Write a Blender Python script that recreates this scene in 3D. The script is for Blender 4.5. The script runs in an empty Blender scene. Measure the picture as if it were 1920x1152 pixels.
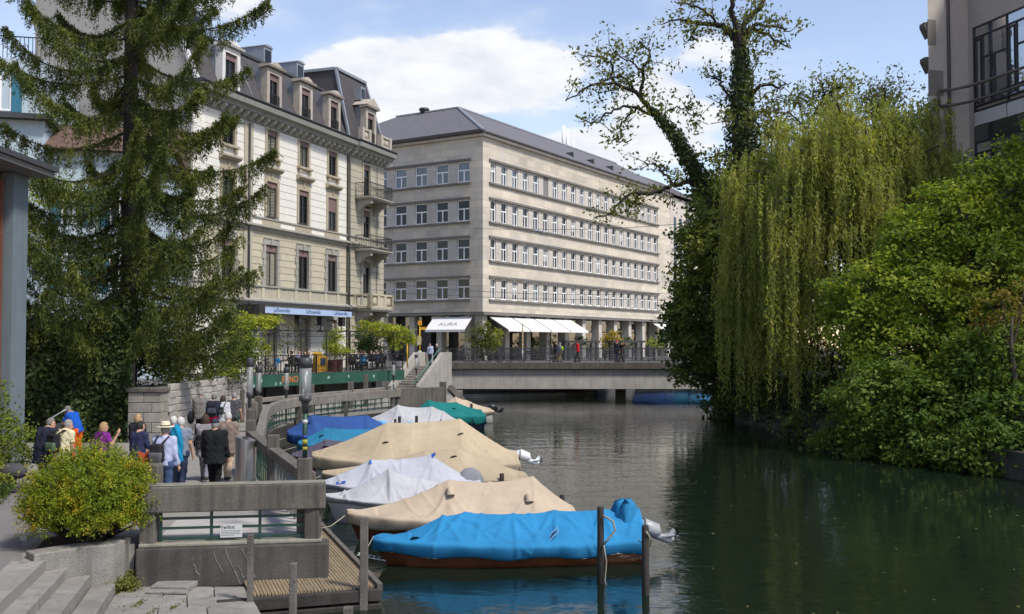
import bpy, math, random
import numpy as np
from mathutils import Vector, Matrix
R = math.radians
rnd = random.Random(7)
rng = np.random.default_rng(11)
scene = bpy.context.scene
COL = scene.collection

# ------------------------------------------------------------------ camera
F = 1867.0; HC = 4.5; PITCH = math.atan(66 / F)
cam_d = bpy.data.cameras.new('camera'); cam = bpy.data.objects.new('camera', cam_d); COL.objects.link(cam)
cam.location = (0, 0, HC); cam.rotation_euler = (R(90) + PITCH, 0, 0)
cam_d.sensor_width = 36; cam_d.lens = 36 * F / 1920; cam_d.clip_end = 3000; cam_d.clip_start = 0.1
scene.camera = cam

def ray(px, py):
    u = (px - 960) / F; v = (576 - py) / F
    return Vector((u, math.cos(PITCH) - v * math.sin(PITCH), math.sin(PITCH) + v * math.cos(PITCH)))
def at(px, py, Y):
    d = ray(px, py); return d * (Y / d.y) + Vector((0, 0, HC))
def atz(px, py, z):
    d = ray(px, py); return d * ((z - HC) / d.z) + Vector((0, 0, HC))

# ------------------------------------------------------------------ light
SUN_AZ = Vector((0.80, -0.60)); SUN_EL = R(53)
to_sun = Vector((SUN_AZ.normalized().x * math.cos(SUN_EL), SUN_AZ.normalized().y * math.cos(SUN_EL), math.sin(SUN_EL)))
sd = bpy.data.lights.new('sun', 'SUN'); sd.energy = 2.0; sd.angle = R(9.0); sd.color = (1.0, 0.95, 0.86)
sun = bpy.data.objects.new('sun', sd); COL.objects.link(sun)
sun.rotation_euler = to_sun.to_track_quat('Z', 'Y').to_euler()

def build_world():
    w = bpy.data.worlds.new('World'); scene.world = w; w.use_nodes = True
    nt = w.node_tree; N = nt.nodes; L = nt.links; N.clear()
    out = N.new('ShaderNodeOutputWorld'); bg = N.new('ShaderNodeBackground')
    sky = N.new('ShaderNodeTexSky'); sky.sky_type = 'NISHITA'; sky.sun_disc = False
    sky.sun_elevation = SUN_EL; sky.sun_rotation = math.atan2(SUN_AZ.x, SUN_AZ.y)
    sky.altitude = 400; sky.air_density = 1.0; sky.dust_density = 0.3; sky.ozone_density = 1.6
    tc = N.new('ShaderNodeTexCoord')
    def math_n(op, a, b=None, clamp=False):
        n = N.new('ShaderNodeMath'); n.operation = op; n.use_clamp = clamp
        for i, x in enumerate((a, b)):
            if x is None: continue
            if isinstance(x, (int, float)): n.inputs[i].default_value = x
            else: L.new(x, n.inputs[i])
        return n.outputs[0]
    mp = N.new('ShaderNodeMapping'); mp.inputs['Scale'].default_value = (1, 1, 2.4); mp.inputs['Location'].default_value = (3.1, 1.7, 0.35)
    L.new(tc.outputs['Generated'], mp.inputs['Vector'])
    n1 = N.new('ShaderNodeTexNoise'); n1.inputs['Scale'].default_value = 3.2; n1.inputs['Detail'].default_value = 9; n1.inputs['Roughness'].default_value = 0.58
    n1.inputs['Distortion'].default_value = 0.25
    L.new(mp.outputs[0], n1.inputs['Vector'])
    n2 = N.new('ShaderNodeTexNoise'); n2.inputs['Scale'].default_value = 16; n2.inputs['Detail'].default_value = 7; n2.inputs['Roughness'].default_value = 0.6
    L.new(mp.outputs[0], n2.inputs['Vector'])
    dens = math_n('ADD', math_n('MULTIPLY', n1.outputs[0], 0.9), math_n('MULTIPLY', n2.outputs[0], 0.40))
    # cumulus banks: direction, horizontal reach, vertical reach, weight
    for (px, py, rx, rz, wt) in [(780, 140, .09, .036, .37), (935, 140, .075, .036, .36), (690, 165, .08, .03, .24), (540, 130, .06, .02, .12), (1225, 180, .035, .03, .30), (1160, 292, .085, .024, .34), (1070, 285, .05, .02, .2),
                                 (1320, 95, .05, .02, .20), (1240, 230, .07, .03, .26), (1660, 80, .04, .012, .10), (420, 10, .05, .03, .3), (60, 100, .09, .05, .2)]:
        d = ray(px, py).normalized()
        s = N.new('ShaderNodeVectorMath'); s.operation = 'SUBTRACT'; L.new(tc.outputs['Generated'], s.inputs[0]); s.inputs[1].default_value = d
        m = N.new('ShaderNodeVectorMath'); m.operation = 'MULTIPLY'; L.new(s.outputs[0], m.inputs[0]); m.inputs[1].default_value = (1 / rx, 1 / rx, 1 / rz)
        ln = N.new('ShaderNodeVectorMath'); ln.operation = 'LENGTH'; L.new(m.outputs[0], ln.inputs[0])
        mr = N.new('ShaderNodeMapRange'); mr.interpolation_type = 'SMOOTHSTEP'
        mr.inputs['From Min'].default_value = 1.5; mr.inputs['From Max'].default_value = 0.2
        mr.inputs['To Min'].default_value = 0; mr.inputs['To Max'].default_value = wt
        L.new(ln.outputs['Value'], mr.inputs['Value'])
        dens = math_n('ADD', dens, mr.outputs[0])
    cr = N.new('ShaderNodeMapRange'); cr.interpolation_type = 'SMOOTHSTEP'
    cr.inputs['From Min'].default_value = 0.76; cr.inputs['From Max'].default_value = 0.92
    L.new(dens, cr.inputs['Value'])
    thin = N.new('ShaderNodeMapRange'); thin.interpolation_type = 'SMOOTHSTEP'; thin.inputs['From Min'].default_value = 0.60; thin.inputs['From Max'].default_value = 0.90
    thin.inputs['To Max'].default_value = 0.30; L.new(dens, thin.inputs['Value'])
    msk = math_n('MAXIMUM', cr.outputs[0], thin.outputs[0])
    shade = N.new('ShaderNodeMapRange'); shade.inputs['From Min'].default_value = 0.35; shade.inputs['From Max'].default_value = 0.7
    L.new(n2.outputs[0], shade.inputs['Value'])
    cc = N.new('ShaderNodeMixRGB'); cc.inputs[1].default_value = (2.45, 2.55, 2.8, 1); cc.inputs[2].default_value = (3.1, 3.15, 3.2, 1)
    L.new(shade.outputs[0], cc.inputs[0])
    tint = N.new('ShaderNodeMixRGB'); tint.blend_type = 'MULTIPLY'; tint.inputs[0].default_value = 1; tint.inputs[2].default_value = SKYTINT
    L.new(sky.outputs[0], tint.inputs[1])
    mix = N.new('ShaderNodeMixRGB'); L.new(msk, mix.inputs[0]); L.new(tint.outputs[0], mix.inputs[1]); L.new(cc.outputs[0], mix.inputs[2])
    L.new(mix.outputs[0], bg.inputs[0]); bg.inputs[1].default_value = 0.15
    L.new(bg.outputs[0], out.inputs[0])
SKYTINT = (0.84, 0.70, 0.64, 1)
build_world()
vs = scene.view_settings; vs.view_transform = 'Standard'; vs.look = 'None'; vs.exposure = 1.15; vs.gamma = 1; vs.use_curve_mapping = False
scene.cycles.max_bounces = 6; scene.cycles.transparent_max_bounces = 8; scene.cycles.use_denoising = True
scene.cycles.sample_clamp_indirect = 6

# ------------------------------------------------------------------ materials
MATS = {}
def mat(name, col, rough=0.8, var=0.18, scale=2.0, bump=0.25, bscale=30, metal=0.0, spec=0.35, streak=0.0, streak_col=None, spots=None, rows=None, coat=0, panels=None):
    """procedural surface: base colour with large and fine variation, optional rain streaks, spots of lichen, and bump"""
    if name in MATS: return MATS[name]
    m = bpy.data.materials.new(name); m.use_nodes = True; MATS[name] = m
    nt = m.node_tree; N = nt.nodes; L = nt.links; b = N['Principled BSDF']
    b.inputs['Roughness'].default_value = rough; b.inputs['Metallic'].default_value = metal
    b.inputs['Specular IOR Level'].default_value = spec; b.inputs['Coat Weight'].default_value = coat
    tc = N.new('ShaderNodeTexCoord'); oi = N.new('ShaderNodeObjectInfo')
    ad = N.new('ShaderNodeVectorMath'); ad.operation = 'ADD'
    sc_ = N.new('ShaderNodeVectorMath'); sc_.operation = 'SCALE'; sc_.inputs[0].default_value = (37, 53, 71); L.new(oi.outputs['Random'], sc_.inputs['Scale'])
    L.new(tc.outputs['Object'], ad.inputs[0]); L.new(sc_.outputs[0], ad.inputs[1])
    P = ad.outputs[0]
    n1 = N.new('ShaderNodeTexNoise'); n1.inputs['Scale'].default_value = scale; n1.inputs['Detail'].default_value = 6; n1.inputs['Roughness'].default_value = 0.65; L.new(P, n1.inputs['Vector'])
    n2 = N.new('ShaderNodeTexNoise'); n2.inputs['Scale'].default_value = bscale; n2.inputs['Detail'].default_value = 4; L.new(P, n2.inputs['Vector'])
    r1 = N.new('ShaderNodeMapRange'); r1.inputs['From Min'].default_value = 0.3; r1.inputs['From Max'].default_value = 0.7
    r1.inputs['To Min'].default_value = 1 - var; r1.inputs['To Max'].default_value = 1 + var; L.new(n1.outputs[0], r1.inputs['Value'])
    r2 = N.new('ShaderNodeMapRange'); r2.inputs['From Min'].default_value = 0.3; r2.inputs['From Max'].default_value = 0.7
    r2.inputs['To Min'].default_value = 1 - var * .5; r2.inputs['To Max'].default_value = 1 + var * .5; L.new(n2.outputs[0], r2.inputs['Value'])
    r3 = N.new('ShaderNodeMapRange'); r3.inputs['To Min'].default_value = 1 - var * .5; r3.inputs['To Max'].default_value = 1 + var * .5; L.new(oi.outputs['Random'], r3.inputs['Value'])
    mu = N.new('ShaderNodeMath'); mu.operation = 'MULTIPLY'; L.new(r1.outputs[0], mu.inputs[0]); L.new(r2.outputs[0], mu.inputs[1])
    mu2 = N.new('ShaderNodeMath'); mu2.operation = 'MULTIPLY'; L.new(mu.outputs[0], mu2.inputs[0]); L.new(r3.outputs[0], mu2.inputs[1])
    cm = N.new('ShaderNodeVectorMath'); cm.operation = 'SCALE'; cm.inputs[0].default_value = col[:3]; L.new(mu2.outputs[0], cm.inputs['Scale'])
    c = cm.outputs[0]
    def mixin(c, fac, col2):
        x = N.new('ShaderNodeMixRGB'); L.new(fac, x.inputs[0]); L.new(c, x.inputs[1]); x.inputs[2].default_value = (*col2, 1); return x.outputs[0]
    if panels:   # cladding slabs of slightly different tone with fine joints
        w_, h_, amt = panels
        sx_ = N.new('ShaderNodeSeparateXYZ'); L.new(tc.outputs['Object'], sx_.inputs[0]); s1 = N.new('ShaderNodeMath'); s1.operation = 'ADD'; L.new(sx_.outputs[0], s1.inputs[0]); L.new(sx_.outputs[1], s1.inputs[1])
        cb = N.new('ShaderNodeCombineXYZ'); L.new(s1.outputs[0], cb.inputs[0]); L.new(sx_.outputs[2], cb.inputs[1])
        bt = N.new('ShaderNodeTexBrick'); bt.inputs['Scale'].default_value = 1; bt.inputs['Brick Width'].default_value = w_; bt.inputs['Row Height'].default_value = h_; bt.inputs['Mortar Size'].default_value = .012
        bt.inputs['Color1'].default_value = (1 - amt, 1 - amt, 1 - amt * .9, 1); bt.inputs['Color2'].default_value = (1 + amt * .6, 1 + amt * .5, 1 + amt * .35, 1); bt.inputs['Mortar'].default_value = (.62, .6, .58, 1); L.new(cb.outputs[0], bt.inputs['Vector'])
        mm2 = N.new('ShaderNodeVectorMath'); mm2.operation = 'MULTIPLY'; L.new(c, mm2.inputs[0]); L.new(bt.outputs[0], mm2.inputs[1]); c = mm2.outputs[0]
    if streak:
        mp = N.new('ShaderNodeMapping'); mp.inputs['Scale'].default_value = (3.2, 3.2, 0.16); L.new(P, mp.inputs['Vector'])
        ns = N.new('ShaderNodeTexNoise'); ns.inputs['Scale'].default_value = 2.2; ns.inputs['Detail'].default_value = 5; L.new(mp.outputs[0], ns.inputs['Vector'])
        rr = N.new('ShaderNodeMapRange'); rr.inputs['From Min'].default_value = 0.46; rr.inputs['From Max'].default_value = 0.75; rr.inputs['To Max'].default_value = streak; L.new(ns.outputs[0], rr.inputs['Value'])
        c = mixin(c, rr.outputs[0], streak_col or tuple(x * .45 for x in col[:3]))
    if spots:
        scl, thr, scol, amt = spots
        nv = N.new('ShaderNodeTexNoise'); nv.inputs['Scale'].default_value = scl; nv.inputs['Detail'].default_value = 5; nv.inputs['Roughness'].default_value = .7; L.new(P, nv.inputs['Vector'])
        rr = N.new('ShaderNodeMapRange'); rr.inputs['From Min'].default_value = thr; rr.inputs['From Max'].default_value = thr + .1; rr.inputs['To Max'].default_value = amt; L.new(nv.outputs[0], rr.inputs['Value'])
        c = mixin(c, rr.outputs[0], scol)
    L.new(c, b.inputs['Base Color'])
    h = n2.outputs[0]
    if rows:   # fine ribs: (axis scale vector, strength)
        wv = N.new('ShaderNodeTexWave'); wv.wave_type = 'BANDS'; wv.bands_direction = rows[0]; wv.inputs['Scale'].default_value = rows[1]; L.new(tc.outputs['Object'], wv.inputs['Vector'])
        wv.inputs['Distortion'].default_value = rows[3] if len(rows) > 3 else 0
        mm = N.new('ShaderNodeMath'); mm.operation = 'MULTIPLY_ADD'; L.new(wv.outputs[1], mm.inputs[0]); mm.inputs[1].default_value = rows[2]; L.new(n2.outputs[0], mm.inputs[2]); h = mm.outputs[0]
    bp = N.new('ShaderNodeBump'); bp.inputs['Strength'].default_value = bump; bp.inputs['Distance'].default_value = 0.02; L.new(h, bp.inputs['Height']); L.new(bp.outputs[0], b.inputs['Normal'])
    return m

def leaf_mat(name, c1, c2, c3=None, trans=0.35, nscale=0.5, rough=.6, mid=.55):
    if name in MATS: return MATS[name]
    m = bpy.data.materials.new(name); m.use_nodes = True; MATS[name] = m
    nt = m.node_tree; N = nt.nodes; L = nt.links; N.clear()
    out = N.new('ShaderNodeOutputMaterial'); g = N.new('ShaderNodeNewGeometry'); tc = N.new('ShaderNodeTexCoord')
    n = N.new('ShaderNodeTexNoise'); n.inputs['Scale'].default_value = nscale; n.inputs['Detail'].default_value = 3; L.new(tc.outputs['Object'], n.inputs['Vector'])
    a = N.new('ShaderNodeMath'); a.operation = 'MULTIPLY_ADD'; L.new(g.outputs['Random Per Island'], a.inputs[0]); a.inputs[1].default_value = 0.6; a.inputs[2].default_value = -0.3
    s = N.new('ShaderNodeMapRange'); s.inputs['From Min'].default_value = .3; s.inputs['From Max'].default_value = .7; L.new(n.outputs[0], s.inputs['Value'])
    ad = N.new('ShaderNodeMath'); ad.operation = 'ADD'; ad.use_clamp = True; L.new(a.outputs[0], ad.inputs[0]); L.new(s.outputs[0], ad.inputs[1])
    cr = N.new('ShaderNodeValToRGB'); e = cr.color_ramp.elements; e[0].color = (*c1, 1); e[1].color = (*(c3 or c2), 1)
    if c3: x = cr.color_ramp.elements.new(mid); x.color = (*c2, 1)
    L.new(ad.outputs[0], cr.inputs[0])
    d = N.new('ShaderNodeBsdfPrincipled'); d.inputs['Roughness'].default_value = rough; d.inputs['Specular IOR Level'].default_value = .25; L.new(cr.outputs[0], d.inputs['Base Color'])
    t = N.new('ShaderNodeBsdfTranslucent'); tcm = N.new('ShaderNodeMixRGB'); tcm.blend_type = 'MULTIPLY'; tcm.inputs[0].default_value = 1; tcm.inputs[2].default_value = (1.3, 1.35, .6, 1); L.new(cr.outputs[0], tcm.inputs[1]); L.new(tcm.outputs[0], t.inputs[0])
    mx = N.new('ShaderNodeMixShader'); mx.inputs[0].default_value = trans; L.new(d.outputs[0], mx.inputs[1]); L.new(t.outputs[0], mx.inputs[2])
    L.new(mx.outputs[0], out.inputs[0])
    return m

def glass_mat(name, col=(.02, .025, .03), rough=.05, spec=1.0):
    """window glass seen by daylight: dark room behind, mirror-like surface with slightly wavy panes"""
    if name in MATS: return MATS[name]
    m = bpy.data.materials.new(name); m.use_nodes = True; MATS[name] = m
    nt = m.node_tree; N = nt.nodes; L = nt.links; b = N['Principled BSDF']
    b.inputs['Base Color'].default_value = (*col, 1); b.inputs['Roughness'].default_value = rough; b.inputs['Specular IOR Level'].default_value = spec; b.inputs['IOR'].default_value = 1.6
    oi = N.new('ShaderNodeObjectInfo'); tc = N.new('ShaderNodeTexCoord')
    ad = N.new('ShaderNodeVectorMath'); ad.operation = 'ADD'
    sc_ = N.new('ShaderNodeVectorMath'); sc_.operation = 'SCALE'; sc_.inputs[0].default_value = (37, 53, 71); L.new(oi.outputs['Random'], sc_.inputs['Scale'])
    L.new(tc.outputs['Object'], ad.inputs[0]); L.new(sc_.outputs[0], ad.inputs[1])
    n = N.new('ShaderNodeTexNoise'); n.inputs['Scale'].default_value = .9; L.new(ad.outputs[0], n.inputs['Vector'])
    bp = N.new('ShaderNodeBump'); bp.inputs['Strength'].default_value = .35; bp.inputs['Distance'].default_value = .05; L.new(n.outputs[0], bp.inputs['Height']); L.new(bp.outputs[0], b.inputs['Normal'])
    r = N.new('ShaderNodeMapRange'); r.inputs['To Min'].default_value = .4; r.inputs['To Max'].default_value = 1.8; L.new(oi.outputs['Random'], r.inputs['Value'])
    cm = N.new('ShaderNodeVectorMath'); cm.operation = 'SCALE'; cm.inputs[0].default_value = col; L.new(r.outputs[0], cm.inputs['Scale']); L.new(cm.outputs[0], b.inputs['Base Color'])
    return m

# ------------------------------------------------------------------ mesh building
class MB:
    def __init__(s): s.v = []; s.f = []; s.m = []; s.sm = []
    def add(s, verts, faces, m=0, smooth=False):
        o = len(s.v); s.v.extend([tuple(p) for p in verts])
        for f in faces: s.f.append(tuple(i + o for i in f)); s.m.append(m); s.sm.append(smooth)
        return s
    def box(s, a, b, m=0):
        x0, y0, z0 = a; x1, y1, z1 = b
        return s.add([(x0, y0, z0), (x1, y0, z0), (x1, y1, z0), (x0, y1, z0), (x0, y0, z1), (x1, y0, z1), (x1, y1, z1), (x0, y1, z1)],
                     [(0, 3, 2, 1), (4, 5, 6, 7), (0, 1, 5, 4), (1, 2, 6, 5), (2, 3, 7, 6), (3, 0, 4, 7)], m)
    def bar(s, p, q, w, h, m=0, up=(0, 0, 1)):
        """rectangular bar from p to q, w across, h along up"""
        p = Vector(p); q = Vector(q); d = (q - p).normalized(); u = Vector(up)
        if abs(d.dot(u)) > .98: u = Vector((0, 1, 0))
        x = d.cross(u).normalized(); u = x.cross(d).normalized(); x *= w / 2; u *= h / 2
        return s.add([p - x - u, p + x - u, p + x + u, p - x + u, q - x - u, q + x - u, q + x + u, q - x + u],
                     [(0, 1, 2, 3), (7, 6, 5, 4), (0, 4, 5, 1), (1, 5, 6, 2), (2, 6, 7, 3), (3, 7, 4, 0)], m)
    def prism(s, poly, z0, z1, m=0):
        n = len(poly); z0f = z0 if callable(z0) else (lambda p: z0); z1f = z1 if callable(z1) else (lambda p: z1)
        A = sum(poly[i][0] * poly[(i + 1) % n][1] - poly[(i + 1) % n][0] * poly[i][1] for i in range(n))
        if A < 0: poly = poly[::-1]
        vs_ = [(p[0], p[1], z0f(p)) for p in poly] + [(p[0], p[1], z1f(p)) for p in poly]
        fs = [tuple(range(n - 1, -1, -1)), tuple(range(n, 2 * n))] + [(i, (i + 1) % n, n + (i + 1) % n, n + i) for i in range(n)]
        return s.add(vs_, fs, m)
    def extrude(s, pts, vec, m=0):
        n = len(pts); vec = Vector(vec); pts = [Vector(p) for p in pts]
        vs_ = pts + [p + vec for p in pts]
        fs = [tuple(range(n - 1, -1, -1)), tuple(range(n, 2 * n))] + [(i, (i + 1) % n, n + (i + 1) % n, n + i) for i in range(n)]
        return s.add(vs_, fs, m)
    def tube(s, pts, rad, n=6, m=0, smooth=True, cap=True):
        pts = [Vector(p) for p in pts]
        if not hasattr(rad, '__len__'): rad = [rad] * len(pts)
        rings = []; o = 0; vv = []; ff = []
        px_ = None
        for i, p in enumerate(pts):
            d = (pts[min(i + 1, len(pts) - 1)] - pts[max(i - 1, 0)])
            if d.length < 1e-9: d = Vector((0, 0, 1))
            d.normalize()
            if px_ is None:
                a = Vector((0, 0, 1)) if abs(d.z) < .9 else Vector((1, 0, 0)); x = d.cross(a).normalized()
            else:
                x = (px_ - d * px_.dot(d)); x = x.normalized() if x.length > 1e-6 else d.orthogonal().normalized()
            px_ = x; y = d.cross(x)
            for k in range(n):
                t = 2 * math.pi * k / n; vv.append(p + (x * math.cos(t) + y * math.sin(t)) * rad[i])
        for i in range(len(pts) - 1):
            for k in range(n):
                k2 = (k + 1) % n; ff.append((i * n + k, i * n + k2, (i + 1) * n + k2, (i + 1) * n + k))
        if cap: ff.append(tuple(range(n - 1, -1, -1))); ff.append(tuple((len(pts) - 1) * n + k for k in range(n)))
        return s.add(vv, ff, m, smooth)
    def lathe(s, prof, c=(0, 0, 0), n=16, m=0, smooth=True):
        vv = []; ff = []
        for r, z in prof:
            for k in range(n):
                t = 2 * math.pi * k / n; vv.append((c[0] + r * math.cos(t), c[1] + r * math.sin(t), c[2] + z))
        for i in range(len(prof) - 1):
            for k in range(n):
                k2 = (k + 1) % n; ff.append((i * n + k, i * n + k2, (i + 1) * n + k2, (i + 1) * n + k))
        ff.append(tuple(range(n - 1, -1, -1))); ff.append(tuple((len(prof) - 1) * n + k for k in range(n)))
        return s.add(vv, ff, m, smooth)
    def ball(s, c, r, n=8, m=0):
        rx, ry, rz = r if hasattr(r, '__len__') else (r, r, r)
        vv = []; ff = []; k2 = n // 2 + 1
        for i in range(k2 + 1):
            a = math.pi * i / k2
            for k in range(n):
                t = 2 * math.pi * k / n; vv.append((c[0] + rx * math.sin(a) * math.cos(t), c[1] + ry * math.sin(a) * math.sin(t), c[2] - rz * math.cos(a)))
        for i in range(k2):
            for k in range(n): ff.append((i * n + k, i * n + (k + 1) % n, (i + 1) * n + (k + 1) % n, (i + 1) * n + k))
        return s.add(vv, ff, m, True)
    def grid(s, P, m=0, smooth=True, flip=False):
        nu = len(P); nv = len(P[0]); vv = [p for row in P for p in row]; ff = []
        for i in range(nu - 1):
            for j in range(nv - 1):
                q = (i * nv + j, (i + 1) * nv + j, (i + 1) * nv + j + 1, i * nv + j + 1)
                ff.append(q[::-1] if flip else q)
        return s.add(vv, ff, m, smooth)
    def mesh(s, name, mats):
        me = bpy.data.meshes.new(name); me.from_pydata(s.v, [], s.f)
        for m in (mats if isinstance(mats, (list, tuple)) else [mats]): me.materials.append(m)
        if any(s.m): me.polygons.foreach_set('material_index', s.m)
        me.polygons.foreach_set('use_smooth', s.sm); me.update(); return me
    def build(s, name, mats, parent=None, loc=None, bevel=0):
        return link(name, s.mesh(name, mats), parent, loc, bevel=bevel)

def link(name, me, parent=None, loc=None, rot=None, bevel=0):
    o = bpy.data.objects.new(name, me); COL.objects.link(o)
    if parent is not None: o.parent = parent
    if loc is not None: o.location = loc
    if rot is not None: o.rotation_euler = rot if hasattr(rot, '__len__') else (0, 0, rot)
    if bevel:
        b = o.modifiers.new('bevel', 'BEVEL'); b.width = bevel; b.segments = 2; b.limit_method = 'ANGLE'
    return o
def tag(o, label=None, cat=None, group=None, kind=None):
    if label: o['label'] = label
    if cat: o['category'] = cat
    if group: o['group'] = group
    if kind: o['kind'] = kind
    return o
def thing(name, label, cat, loc=(0, 0, 0), rz=0, group=None):
    o = bpy.data.objects.new(name, None); COL.objects.link(o); o.empty_display_size = .2
    o.location = loc; o.rotation_euler = (0, 0, rz)
    return tag(o, label, cat, group)
def copy_tree(o, parent=None, loc=None, rz=None):
    c = o.copy(); COL.objects.link(c)
    if parent is not None: c.parent = parent
    if loc is not None: c.location = loc
    if rz is not None: c.rotation_euler = (0, 0, rz)
    for ch in list(o.children): copy_tree(ch, c)
    return c
def npmesh(name, V, quads, mats, midx=None, smooth=False):
    me = bpy.data.meshes.new(name); V = np.asarray(V, np.float32); Q = np.asarray(quads, np.int32)
    k = Q.shape[1]
    me.vertices.add(len(V)); me.vertices.foreach_set('co', V.ravel())
    me.loops.add(Q.size); me.loops.foreach_set('vertex_index', Q.ravel())
    me.polygons.add(len(Q)); me.polygons.foreach_set('loop_start', np.arange(len(Q), dtype=np.int32) * k)
    me.polygons.foreach_set('use_smooth', np.full(len(Q), smooth, bool))
    for m in (mats if isinstance(mats, (list, tuple)) else [mats]): me.materials.append(m)
    if midx is not None: me.polygons.foreach_set('material_index', np.asarray(midx, np.int32))
    me.update(calc_edges=True); return me
def unit(a): return a / np.maximum(np.linalg.norm(a, axis=-1, keepdims=True), 1e-9)
def leaves(P, size, aspect=.55, up=.5, out=None, outw=.4, droop=0., along=None, alongw=0.):
    """one rhombic, slightly folded leaf per point: returns verts, quads. size scalar or array"""
    P = np.asarray(P, float); n = len(P); sz = np.broadcast_to(np.asarray(size, float), (n,)) * rng.uniform(.65, 1.3, n)
    nr = rng.normal(size=(n, 3)) * .6; nr[:, 2] += up
    if out is not None: nr += out * outw
    nr = unit(nr); a = rng.normal(size=(n, 3)); a[:, 2] -= droop
    if along is not None: a = a * (1 - alongw) + along * alongw * 2
    a = unit(a - nr * (a * nr).sum(1, keepdims=True)); b = np.cross(nr, a)
    L = sz[:, None] * .5; W = L * aspect
    V = np.stack([P - a * L, P + b * W + nr * W * .25, P + a * L, P - b * W + nr * W * .25], 1).reshape(-1, 3)
    return V, np.arange(4 * n).reshape(n, 4)
def clumps(n_cl, per, centre, radii, cr, shell=.55, flat=.6):
    """leaf points in clumps spread through an ellipsoid, denser near its surface"""
    d = unit(rng.normal(size=(n_cl, 3))); r = shell + (1 - shell) * rng.random(n_cl) ** .6
    C = np.asarray(centre) + d * r[:, None] * np.asarray(radii)
    s = rng.uniform(.6, 1.3, n_cl) * cr
    o = rng.normal(size=(n_cl, per, 3)) * .5; o[..., 2] *= flat
    P = C[:, None] + o * s[:, None, None]
    return P.reshape(-1, 3), np.repeat(d, per, 0)
# ------------------------------------------------------------------ surfaces
ASPH = mat('asphalt', (.17, .16, .155), .9, .14, 1.2, .3, 60, spots=(3, .62, (.11, .105, .10), .5))
PAVE = mat('promenade_paving', (.24, .225, .205), .9, .12, 2, .3, 40)
CONC = mat('weathered_concrete', (.118, .105, .09), .92, .24, 1.1, .3, 34, streak=.8, streak_col=(.035, .031, .027), spots=(9, .6, (.21, .195, .165), .6))
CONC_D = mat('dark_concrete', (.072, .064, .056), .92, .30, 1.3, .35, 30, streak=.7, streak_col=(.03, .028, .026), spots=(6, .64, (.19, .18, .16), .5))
CONC_L = mat('pale_concrete', (.37, .345, .315), .9, .18, 1.0, .4, 35, streak=.45, streak_col=(.19, .175, .16))
CONC_TOP = mat('lichen_concrete', (.21, .20, .165), .95, .3, 4, .5, 50, spots=(5, .56, (.22, .20, .05), .55))
CONC_M = mat('railing_concrete', (.195, .178, .158), .92, .26, 1.6, .6, 42, streak=.6, streak_col=(.08, .073, .065), spots=(9, .62, (.28, .26, .23), .5))
STONE = mat('wall_stone', (.37, .34, .31), .9, .2, 2.5, .6, 22, spots=(6, .6, (.17, .16, .14), .5))
SLAB = mat('granite_slab', (.235, .22, .20), .88, .24, 1.2, .35, 45, streak=.35, streak_col=(.10, .095, .085), spots=(5, .58, (.11, .105, .095), .6))
WOODP = mat('grey_pile_wood', (.125, .11, .095), .9, .3, 3, .6, 40, streak=.6, streak_col=(.04, .036, .03))
WOODD = mat('dark_wet_wood', (.045, .038, .033), .8, .3, 3, .5, 40, streak=.5, streak_col=(.016, .014, .012))
DECKM = mat('ribbed_decking', (.40, .31, .195), .8, .2, 2.0, .9, 40, rows=('X', 11, 1.6), streak=0)
GREENM = mat('green_metal', (.016, .052, .038), .5, .2, 3, .15, 60, spec=.5, spots=(9, .66, (.12, .12, .10), .5))
DARKM = mat('dark_grey_metal', (.045, .046, .05), .5, .15, 3, .1, 60, spec=.5)
IRON = mat('black_iron', (.018, .018, .02), .5, .15, 3, .1, 60)
STEEL = mat('brushed_steel', (.44, .42, .41), .32, .08, 2, .12, 80, metal=.9, rows=('Z', 30, .3))
SOIL = mat('soil', (.05, .04, .03), .95, .3, 3, .6, 20)
PLASW = mat('white_plate', (.50, .50, .49), .5, .1, 3, .1, 40)
INK = mat('black_print', (.03, .03, .035), .6, .1, 3, .05, 40)

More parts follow.
